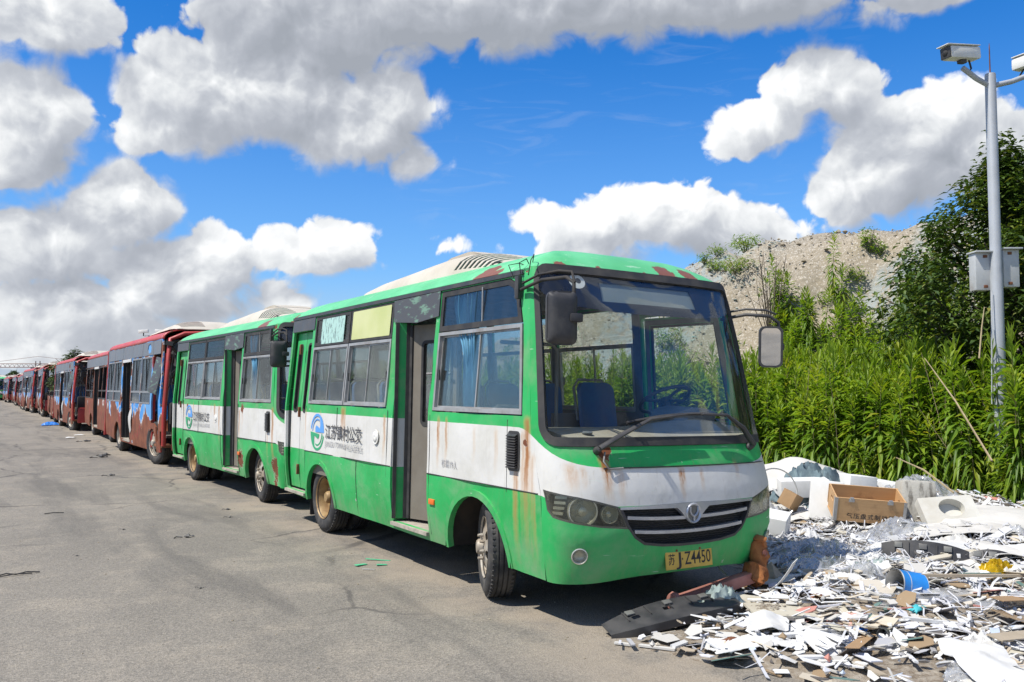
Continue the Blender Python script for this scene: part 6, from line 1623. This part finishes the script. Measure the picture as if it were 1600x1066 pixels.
# foam blocks
def block(name, c, d, rz, mat, lab, cat, tilt=(0, 0), grp=None, bev=.012, z=None):
    zz = zl(c[0], c[1]) if z is None else z
    o = MB().box((0, 0, d[2] / 2), d, None, bev).build(name, mat, None, 40); o.location = (c[0], c[1], zz + .01); o.rotation_euler = (R(tilt[0]), R(tilt[1]), R(rz))
    return tag(o, lab, cat, grp)
FG = 'white foam packing'
block('foam_block', (8.25, 6.72), (.55, .24, .20), -38, M['foam'], 'long white foam block lying below the pale sheet', 'foam', (4, -2), FG, z=.33)
block('foam_block', (7.85, 6.12), (.34, .17, .42), -50, M['foam'], 'tall white foam slab leaning left of the wooden crate', 'foam', (-12, 5), FG, z=.16)
block('foam_block', (8.95, 6.55), (.36, .32, .30), -20, M['foam'], 'squarish white foam box behind the wooden crate', 'foam', (0, 6), FG, z=.25)
block('foam_block', (9.35, 6.30), (.66, .22, .20), -62, M['foam'], 'long white foam bar behind the crate, right of the foam box', 'foam', (0, 8), FG, z=.26)
block('foam_block', (6.95, 6.02), (.30, .22, .26), 30, M['foam'], 'white foam piece in the shade beside the bus headlight', 'foam', (8, -10), FG)
block('foam_block', (6.30, 4.62), (.22, .07, .06), 15, M['foam'], 'white foam offcut with a notch near the clear film', 'foam', (0, 10), FG, .006)
block('foam_block', (7.35, 5.35), (.16, .16, .06), 40, M['foam'], 'thin white foam triangle in front of the crate', 'foam', (20, -10), FG, .006)
block('foam_block', (7.0, 6.45), (.26, .2, .1), 10, M['foamdirty'], 'dirty foam slab behind the bus corner', 'foam', (5, 12), FG, .008)
# foam with a round hole
fh = empty('foam_insert', (8.30, 5.0, .36), (R(50), R(-4), R(-33))); tag(fh, 'white foam insert with a round hole, right of the grey cushion', 'foam', FG)
circ = [(.11 * math.cos(2*math.pi*k/20) * 1.15 + .03, .10 * math.sin(2*math.pi*k/20) + .02) for k in range(20)]
pobj('pierced_face', M['foamdirty'], fh, rrect(-.27, .27, -.15, .15, .012, 2), lambda u, v: Vector((u, v, .05)), .10, [circ], .08, 0, 1)
MB().box((.02, .01, -.062), (.50, .27, .02)).build('backing', M['foamdirty'], fh)
MB().box((0, -.165, -.02), (.52, .03, .13)).build('lower_lip', M['foamdirty'], fh)
# grey cushion block
cu = MB().box((0, 0, .25), (.40, .26, .48), None, .05); cu.v = [(x * (1 - .18 * z), y + .10 * z * z, z + .02 * fbm(x * 6, y * 6, z * 6)) for x, y, z in cu.v]
cu = cu.build('seat_cushion', M['cushion'], None, 50); cu.location = (8.42, 5.42, zl(8.4, 5.4) - .03); cu.scale = (.95, .95, .9); cu.rotation_euler = (R(-8), R(3), R(-38)); tag(cu, 'upright grey cushion block with sooty streaks beside the wooden crate', 'cushion')
# wooden crate with stencilled words
ck = empty('wooden_crate', (7.98, 5.72, .26), (R(15), R(3.5), R(-42))); ck.scale = (.94, .94, .94); tag(ck, 'open plywood crate with Chinese lettering and metal corners', 'crate')
L, W_, Hc, th = .74, .40, .27, .014
MB().box((0, 0, .01), (L, W_, th)).build('bottom_board', M['ply'], ck)
MB().box((0, -W_/2, Hc/2), (L, th, Hc)).build('front_board', M['ply'], ck)
MB().box((0, W_/2, Hc/2), (L, th, Hc)).build('back_board', M['ply'], ck)
for sd in (-1, 1):
    hole = rrect(-.055, .055, Hc*.58, Hc*.58 + .045, .02, 4)
    pobj('side_board', M['ply'], ck, [(-W_/2 + th/2 + .001, .004), (W_/2 - th/2 - .001, .004), (W_/2 - th/2 - .001, Hc), (-W_/2 + th/2 + .001, Hc)], lambda u, v, sd=sd: Vector((sd * (L/2 - th/2), u, v)), th, [hole], .1, 0, sd if sd > 0 else -1)
    MB().box((sd * (L/2 - .014), -W_/2 - th/2 - .002, Hc/2), (.034, .003, Hc)).box((sd * (L/2 + .002), -W_/2 + .016, Hc/2), (.003, .046, Hc)).build('corner_strap', M['tin'], ck)
    cl = MB().box((sd * .20, -W_/2 - th/2 - .003, Hc - .022), (.06, .005, .04)).tube([(sd * .20 - .018, -W_/2 - .012, Hc + .006), (sd * .20 + .018, -W_/2 - .012, Hc + .006)], .008, 6).build('clasp', M['tin'], ck)
text_mesh('crate_lettering', '气压盘式制动器', M['ink'], ck, .065, Vector((-.24, -W_/2 - th/2, .045)), (1, 0, 0), (0, 0, 1), .50, .003, .016, 1.25)
# carton
block('carton', (7.75, 6.55), (.22, .16, .18), 20, M['card'], 'small brown carton caught under wire beside the netting', 'carton', (25, 15), None, .004, .26)
# black plastic strips
def trim(loc, rot, L, lab, seed):
    r = empty('bumper_trim', loc, rot); tag(r, lab, 'plastic trim', 'black plastic trim strips')
    fm = lambda u, v: Vector((u, v, .05 * (1 - (2 * u / L) ** 2) - .35 * v * v))
    n = 18; us = np.linspace(-L/2, L/2, n)
    w = lambda u: .125 - .055 * abs(2 * u / L) ** 2.2
    out = [(u, -w(u)) for u in us] + [(u, w(u) * .8) for u in us[::-1]]
    hs = [rrect(c - .03, c + .03, -.015, .02, .008, 2) for c in (-.28 * L, -.05 * L, .22 * L)]
    pobj('shell', M['blackplastic'], r, out, fm, .005, hs, .06, 0, 1, smooth=40)
    for k in range(5):
        u = -L * .34 + k * L * .16; MB().box(fm(u, .03) + Vector((0, 0, .004)), (.005, .10, .014)).build('rib', M['blackplastic'], r)
    pobj('lip', M['blackplastic'], r, [(u, 0.0) for u in us] + [(u, .05) for u in us[::-1]], lambda u, v: Vector((u, -w(u) - .002 - v * .3, fm(u, -w(u)).z - v)), .005, [], .1, 0, -1)
    for k in range(3): MB().box(fm(-L*.3 + k * L*.28, .05) + Vector((0, 0, .01)), (.06, .045, .012), None, .003).build('clip_pad', M['housing'], r, 30)
trim((4.03, 4.37, .09), (R(16), R(-5), R(-8)), 1.05, 'long black bumper trim lying on the asphalt in front of the bus', 1)
trim((6.75, 4.28, .22), (R(72), R(2), R(-57)), .66, 'black plastic strip with clips standing in the middle of the litter', 2)
trim((7.15, 3.93, .16), (R(55), R(2), R(-50)), .40, 'shorter black strip to the right of the longer one', 3)
block('paper_label', (6.86, 4.07), (.06, .004, .035), -57, M['whitesheet'], 'small white label on the black strip', 'label', (-15, 0), None, .001, .2)
# rusty beam
bm_ = empty('steel_beam', (4.72, 4.55, .17), (0, 0, 0)); tag(bm_, 'faded pink steel beam with a lumpy orange rusted knuckle, lying by the bumper', 'steel beam')
a, c = Vector((-.42, .06, -.09)), Vector((.24, -.03, .03))
d = (c - a).normalized(); m3 = Matrix((d, d.cross(Vector((0, 0, 1))).normalized() * -1, Vector((0, 0, 1)))).transposed()
MB().box((a + c) / 2, ((c - a).length, .085, .085), m3, .014).build('beam', M['pinksteel'], bm_, 30)
kb = MB()
for (p, q, r0, r1) in (((.22, -.03, .03), (.33, -.03, .07), .085, .085), ((.30, -.03, .02), (.33, -.01, .28), .075, .06), ((.33, .0, .26), (.36, .0, .30), .075, .07), ((.25, -.05, .0), (.25, -.05, .13), .07, .055)): kb.tube([Vector(p).lerp(Vector(q), j / 7) for j in range(8)], [r0 * .75] + [r0 + (r1 - r0) * j / 7 for j in range(1, 7)] + [r1 * .75], 18)
kb.v = [tuple(Vector(v) + Vector((fbm(v[0]*14, v[1]*14, v[2]*14), fbm(v[1]*14, v[2]*14, v[0]*14), fbm(v[2]*14, v[0]*14, 3))) * .03) for v in kb.v]
kn = kb.build('rusted_knuckle', M['rustorange'], bm_, 50)
MB().lathe([(0, .012), (.022, .01), (.026, 0)], (.315, -.09, .2), 'Y', 12).build('pin_head', M['pinksteel'], kn, 40)
eb = MB().lathe([(0, -.03), (.06, -.025), (.075, 0), (.06, .025), (0, .03)], (-.45, .065, -.09), 'X', 10); eb.build('end_flange', M['pinksteel'], bm_, 40)
rk = MB(); 
for k in range(3): lump(rk, (0, 0, .05), .13, rg)
o = rk.build('stone_lump', M['stone'], None, 0); o.location = (5.32, 4.66, .05); tag(o, 'grey lump of concrete behind the rusted knuckle', 'concrete')
# cans
def can(name, loc, rot, r, h, mat, lab, extra=False):
    e = empty(name, loc, rot); tag(e, lab, 'can')
    MB().lathe([(r * .9, .004), (r, .0), (r * 1.02, .006), (r, .012), (r, h - .012), (r * 1.02, h - .006), (r, h)], (0, 0, 0), 'Z', 28).build('can_body', mat, e, 40)
    MB().lathe([(0, .006), (r * .92, .005)], (0, 0, 0), 'Z', 28).build('can_base', M['tin'], e, 40)
    for zz in (.004, h - .004): MB().lathe([(r * 1.005, -.005), (r * 1.035, 0), (r * 1.005, .005), (r * .97, 0)], (0, 0, zz), 'Z', 28, closed=True).build('can_rim', M['tin'], e, 50)
    MB().lathe([(r * .95, .02), (r * .95, h)], (0, 0, 0), 'Z', 28).build('can_lining', M['tin'], e, 40)
    if extra:
        MB().lathe([(r * 1.006, h * .69), (r * 1.006, h * .715)], (0, 0, 0), 'Z', 28).build('white_band', M['whitesheet'], e, 40)
    return e
can('paint_tin', (5.86, 3.76, .15), (R(0), R(-78), R(-20)), .105, .21, M['bluecan'], 'bright blue tin lying on its side in the litter', True)
can('drink_can', (4.86, 3.33, .07), (R(76), R(0), R(-72)), .033, .14, M['darkcan'], 'dark green drink can lying near the brown cardboard strip')
can('drink_can', (6.05, 4.48, .13), (R(80), R(0), R(-30)), .035, .06, M['blackplastic'], 'small black cap lying near the clear film')
# boards and battens that can be told apart
def board(c, d, rz, mat, lab, tilt=(0, 0), dz=.03, name='board', grp='loose boards in the rubbish', cat='board', seed=1, broken=True):
    rg2 = random.Random(seed); bb = MB(); slab(bb, quadpoly(d[0], d[1], rg2, broken), d[2], (0, 0, 0), Matrix.Identity(3))
    o = bb.build(name, mat, None, 0); o.location = (c[0], c[1], zl(c[0], c[1]) + dz); o.rotation_euler = (R(tilt[0]), R(tilt[1]), R(rz)); return tag(o, lab, cat, grp)
board((4.62, 3.98), (.46, .34, .014), -25, M['cream'], 'wide cream board with a patch of dirt on it', (0, 3), .05, seed=3)
dp = MB(); 
for k in range(120):
    q = rg.gauss(0, .06), rg.gauss(0, .04); lump(dp, (q[0], q[1], .004), rg.uniform(.006, .018), rg, .6)
o = dp.build('dirt_heap', M['soil'], None, 0); o.location = (4.58, 4.06, zl(4.58, 4.06) + .065); tag(o, 'small heap of brown dirt on the cream board', 'dirt', kind='stuff')
board((4.55, 3.30), (.62, .085, .004), 26 + 180, M['card'], 'curved brown cardboard strip in the foreground', (8, -6), .05, seed=5, name='cardboard_strip', cat='cardboard')
board((4.42, 3.60), (.52, .05, .02), -12, M['whitesheet'], 'white batten lying left of the brown cardboard strip', (0, 3), .04, seed=6)
board((4.10, 3.30), (.17, .04, .015), -20, M['whitesheet'], 'short white batten near the bottom edge', (0, 3), .03, seed=7)
board((5.25, 3.25), (.42, .035, .02), -38, M['whitesheet'], 'white channel strip right of the dark can', (0, 5), .05, seed=8)
board((5.45, 2.75), (.75, .11, .008), -8, M['tan'], 'long tan plank at the lower right', (5, 3), .05, seed=9)
board((6.1, 3.10), (.70, .13, .006), -10, M['card'], 'brown board near the right edge', (0, 4), .06, seed=10)
board((6.75, 3.25), (.80, .30, .012), 5, M['whitesheet'], 'broad white board cut off by the right edge', (4, 10), .09, seed=11)
board((4.85, 2.95), (.55, .10, .008), -40, M['tan'], 'grey-tan slat at the bottom of the heap', (3, 0), .03, seed=12)
board((5.05, 2.75), (.60, .09, .008), -28, M['cream'], 'cream slat along the bottom edge', (0, 0), .03, seed=13)
board((7.3, 5.05), (.26, .20, .006), 20, M['card'], 'square of brown cardboard in front of the crate', (5, 5), .03, name='cardboard_piece', cat='cardboard', seed=14)
board((6.85, 5.0), (.22, .16, .006), 60, M['card'], 'cardboard scrap left of the cardboard square', (8, 3), .03, name='cardboard_piece', cat='cardboard', seed=15)
board((7.0, 4.72), (.24, .18, .006), -20, M['tan'], 'tan board scrap behind the black strip', (15, 5), .05, seed=16)
board((7.15, 4.75), (.26, .20, .006), 15, M['whitesheet'], 'white triangular sheet behind the black strip', (28, 5), .09, seed=17)
board((6.15, 3.55), (1.0, .022, .02), -33, M['tan'], 'long thin grey stick lying right of the blue tin', (0, 0), .10, seed=18, name='stick', cat='stick', broken=False)
board((3.80, 3.42), (.30, .018, .004), 60, M['strap'], 'thin white strip sticking out at the near edge', (0, -14), .05, seed=19, name='plastic_strip', cat='strip', broken=False)
board((3.475, 4.215), (.12, .028, .012), -57, M['sheet'], 'left half of a broken pale strip on the asphalt', (0, 0), .008, seed=20, name='trim_piece', cat='strip', broken=False)
board((3.60, 4.04), (.24, .030, .012), -56, M['sheet'], 'right half of a broken pale strip on the asphalt', (0, 0), .008, seed=21, name='trim_piece', cat='strip', broken=False)
board((4.25, 3.05), (.30, .04, .01), 70, M['tan'], 'grey slat at the bottom edge of the rubbish', (0, 0), .02, seed=22)
board((4.70, 3.75), (.14, .11, .006), 10, M['whitesheet'], 'pale pinkish shard of board by the cream board', (6, 8), .05, seed=23)
board((4.45, 3.42), (.26, .12, .006), -20, M['whitesheet'], 'white shard left of the cardboard strip', (4, 3), .03, seed=24)
# black hose coil
o = MB().tube([(.15 * math.cos(a), .15 * math.sin(a), .012 * a / 6.28) for a in np.linspace(0, 12.5, 60)], .014, 6).build('hose_coil', M['rubber'], None, 60); o.location = (8.85, 7.1, .52); o.rotation_euler = (R(62), 0, R(-30)); tag(o, 'black hose coil on the pale heaped sheet', 'hose')
# wire hoop
o = MB().tube([(.24 * math.cos(a), .24 * math.sin(a) * 1.2, 0) for a in np.linspace(0, 5.6, 40)], .008, 5).build('wire_hoop', M['tin'], None, 60); o.location = (7.62, 6.6, .42); o.rotation_euler = (R(70), 0, R(-50)); tag(o, 'bent wire hoop over the small carton', 'wire')
# bright bits
for i, (x, y, m, lab) in enumerate(((5.42, 3.50, 'tealbit', 'teal plastic bit just right of the blue tin'), (4.78, 3.46, 'bluebit', 'blue plastic ring beside the dark can'), (6.95, 5.22, 'bluebit', 'pale blue scrap in front of the crate'), (6.55, 5.0, 'yellow', 'yellow strip among the strapping'), (5.05, 4.02, 'rust', 'rust red scrap beside the cream board'), (3.95, 3.78, 'rust', 'rust flakes on the dirty white plastic'))):
    crumple('plastic_scrap', (x, y), .06, .035, .03, M[m], lab, 'scrap', 60 + i, 5, 10, amp=.8, grp='coloured scraps in the rubbish')
# countable mid-size pieces
GR = {'whitesheet': ('white broken board piece lying in the rubbish', 'white board pieces'), 'sheet': ('pale grey broken board piece lying in the rubbish', 'pale grey board pieces'), 'tan': ('tan broken board piece lying in the rubbish', 'tan board pieces'), 'card': ('brown cardboard piece lying in the rubbish', 'brown cardboard pieces'), 'cream': ('cream broken board piece lying in the rubbish', 'cream board pieces')}
LM = [('blue tin', 5.66, 3.86), ('wooden crate', 8.16, 5.95), ('grey cushion', 8.62, 5.62), ('cream board', 4.62, 3.98), ('dark drink can', 4.86, 3.33), ('yellow bag', 6.62, 3.62), ('black bumper trim', 4.02, 4.36), ('rusted knuckle', 5.05, 4.5), ('foam with the round hole', 8.38, 5.02), ('brown cardboard strip', 4.55, 3.30), ('long black strip', 6.75, 4.28), ('creased sheet under the weeds', 8.9, 4.55), ('milky plastic sheet', 6.05, 4.85), ('pink torn paper', 4.92, 3.62), ('broad white board', 6.75, 3.25)]
seen = set()
def where(x, y, what):
    c, s = math.cos(YAW), math.sin(YAW)
    for (nm, lx, ly) in sorted(LM, key=lambda l: (l[1] - x) ** 2 + (l[2] - y) ** 2):
        dx, dy = x - lx, y - ly; rx, fy = dx * c - dy * s, dx * s + dy * c
        side = ('right of' if rx > 0 else 'left of') if abs(rx) > abs(fy) else ('behind' if fy > 0 else 'in front of')
        for near in ('just ', 'a little ', 'further '):
            lab = '%s %s%s the %s' % (what, near, side, nm)
            if lab not in seen: seen.add(lab); return lab
    return what + ' lying in the rubbish'
for o in [o for o in scene.objects if 'pend' in o.keys()]:
    w_ = o['pend']; del o['pend']; tag(o, where(o.location.x, o.location.y, w_), 'plastic sheet' if 'plastic' in w_ or 'film' in w_ else 'paper', w_ + ' in the rubbish')
cnt = 0; mats = ['whitesheet'] * 7 + ['sheet'] * 5 + ['tan'] * 2 + ['cream'] * 3 + ['card'] * 2
while cnt < 200:
    y = rg.uniform(1.6, 8.5); x = rg.uniform(3.6, 9.8)
    if litter_edge(x, y) < .12 or rg.random() > 6.0 / math.hypot(x, y): continue
    m = rg.choice(mats); bb = MB(); big = rg.random()
    if big < .45: L_ = rg.uniform(.22, .75); p = quadpoly(L_, rg.uniform(.025, .09), rg)
    else: s = rg.uniform(.05, .15); p = poly_sheet(rg.randint(4, 6), s, s * rg.uniform(.5, .9), rg, .22)
    if rg.random() < .45:
        cv = rg.uniform(.4, 2.2) * rg.choice((-1, 1)); ca_ = rg.uniform(0, 6.28); cu_, cv_ = math.cos(ca_), math.sin(ca_)
        panel(bb, p, lambda u, v: Vector((u, v, cv * (u * cu_ + v * cv_) ** 2 + .01 * fbm(u * 9, v * 9, cnt))), .004, [], .06, 0, 1)
    else: slab(bb, p, rg.uniform(.004, .014), (0, 0, 0), Matrix.Identity(3))
    o = bb.build('board_piece' if m != 'card' else 'cardboard_piece', M[m], None, 0)
    o.location = (x, y, zl(x, y) + rg.uniform(.02, .06)); o.rotation_euler = (R(rg.gauss(0, 9)), R(rg.gauss(0, 9)), rg.uniform(0, 6.28))
    what = ('long ' if big < .45 and L_ > .48 else 'short narrow ' if big < .45 else 'broad ' if s > .10 else 'small ') + {'whitesheet': 'white board piece', 'sheet': 'pale grey board piece', 'tan': 'tan board piece', 'card': 'brown cardboard piece', 'cream': 'cream board piece'}[m]
    tag(o, where(x, y, what), 'board' if m != 'card' else 'cardboard', GR[m][1]); cnt += 1
# ------------------------------------------------------------------ bits on the asphalt
gb = 'green plastic shards on the asphalt'
for i, (dx, dy, L_, W2, rz, lab) in enumerate(((0, 0, .13, .05, 20, 'largest green plastic shard on the asphalt by the door'), (.16, -.10, .10, .04, -10, 'small bright green shard nearest the bus'), (.22, .12, .24, .02, -35, 'thin green strip on the asphalt by the door'), (-.02, -.22, .12, .01, -30, 'faint sliver of plastic left of the green shards'))):
    board((3.02 + dx, 7.35 + dy), (L_, W2, .006), rz, M['greenbit'] if i != 3 else M['sheet'], lab, (0, 4), .008, name='plastic_shard', grp=gb, cat='shard', seed=80 + i)
def rubbish_bit(name, x, y, r, lab, seed, mat='blackplastic', cat='scrap'):
    rg2 = random.Random(seed); bb = MB(); lump(bb, (0, 0, r * .3), r, rg2, .45); lump(bb, (r, r * .3, r * .2), r * .5, rg2, .4); bb.tube([(-r, 0, .01), (-2 * r, r * .5, .015), (-2.6 * r, -r * .3, .008)], r * .12, 4)
    o = bb.build(name, M[mat], None, 0); o.location = (x, y, 0.0); tag(o, lab, cat, 'small dark scraps on the asphalt')
for i, (x, y, r, lab) in enumerate(((2.01, 9.7, .055, 'dark lump with a stalk on the open asphalt'), (2.75, 10.9, .03, 'small dark scrap left of the second bus wheel'), (2.9, 11.6, .03, 'tiny dark scrap further back by the second bus'), (1.5, 10.6, .02, 'tiny dark pebble on the open asphalt'), (2.2, 17.2, .06, 'dark scrap on the ground by the red bus'), (2.6, 21.8, .10, 'torn black piece on the ground by the red bus door'), (2.75, 22.4, .08, 'second torn black piece by the red bus door'), (2.95, 28.5, .1, 'dark scrap beside the second red bus'), (1.6, 7.2, .018, 'dark pebble in the foreground asphalt'), (.9, 9.2, .015, 'small stone on the left asphalt'))):
    rubbish_bit('dark_scrap', x, y, r, lab, 200 + i)
o = MB().tube([(-.12, 0, .012), (-.05, .03, .02), (.02, -.01, .012), (.1, .03, .018), (.2, .01, .01)], .006, 5).tube([(-.1, -.03, .01), (0, -.02, .018), (.14, -.02, .01)], .005, 5).build('wire_scrap', M['rubber'], None, 60); o.location = (.35, 8.53, 0); tag(o, 'tangled dark wire on the asphalt at the left', 'wire', 'wires on the asphalt')
o = MB().tube([(-.12, 0, .01), (-.02, .03, .014), (.1, 0, .01)], .006, 5).build('wire_scrap', M['rubber'], None, 60); o.location = (.95, 12.4, 0); tag(o, 'short dark wire on the asphalt further back', 'wire', 'wires on the asphalt')
crumple('tarpaulin', (2.9, 41.2), .34, .25, .16, M['bluebit'], 'crumpled blue sheet on the ground beside the red buses', 'sheet', 41, 5, 27, amp=.6)
crumple('paper_scrap', (2.7, 30.5), .14, .1, .03, M['whitesheet'], 'white paper scrap on the asphalt by the red buses', 'paper', 42, 4, 10, amp=.6, grp='paper on the asphalt')
crumple('paper_scrap', (3.1, 32.0), .16, .08, .03, M['whitesheet'], 'second white paper scrap nearer the red buses', 'paper', 43, 4, 10, amp=.6, grp='paper on the asphalt')
bb = MB(); rg = random.Random(55)
for k in range(900):
    x = rg.uniform(-3, 4.0); y = rg.uniform(3.5, 24)
    if rg.random() < .45: x = 3.2 + rg.gauss(0, .35); y = rg.choice((rg.uniform(17, 24), rg.uniform(4, 17)))
    lump(bb, (x, y, .002), rg.uniform(.003, .011), rg, .6)
tag(bb.build('grit', M['stone'], None, 0, fix=False), 'loose grit and tiny stones scattered over the asphalt', 'grit', kind='stuff')
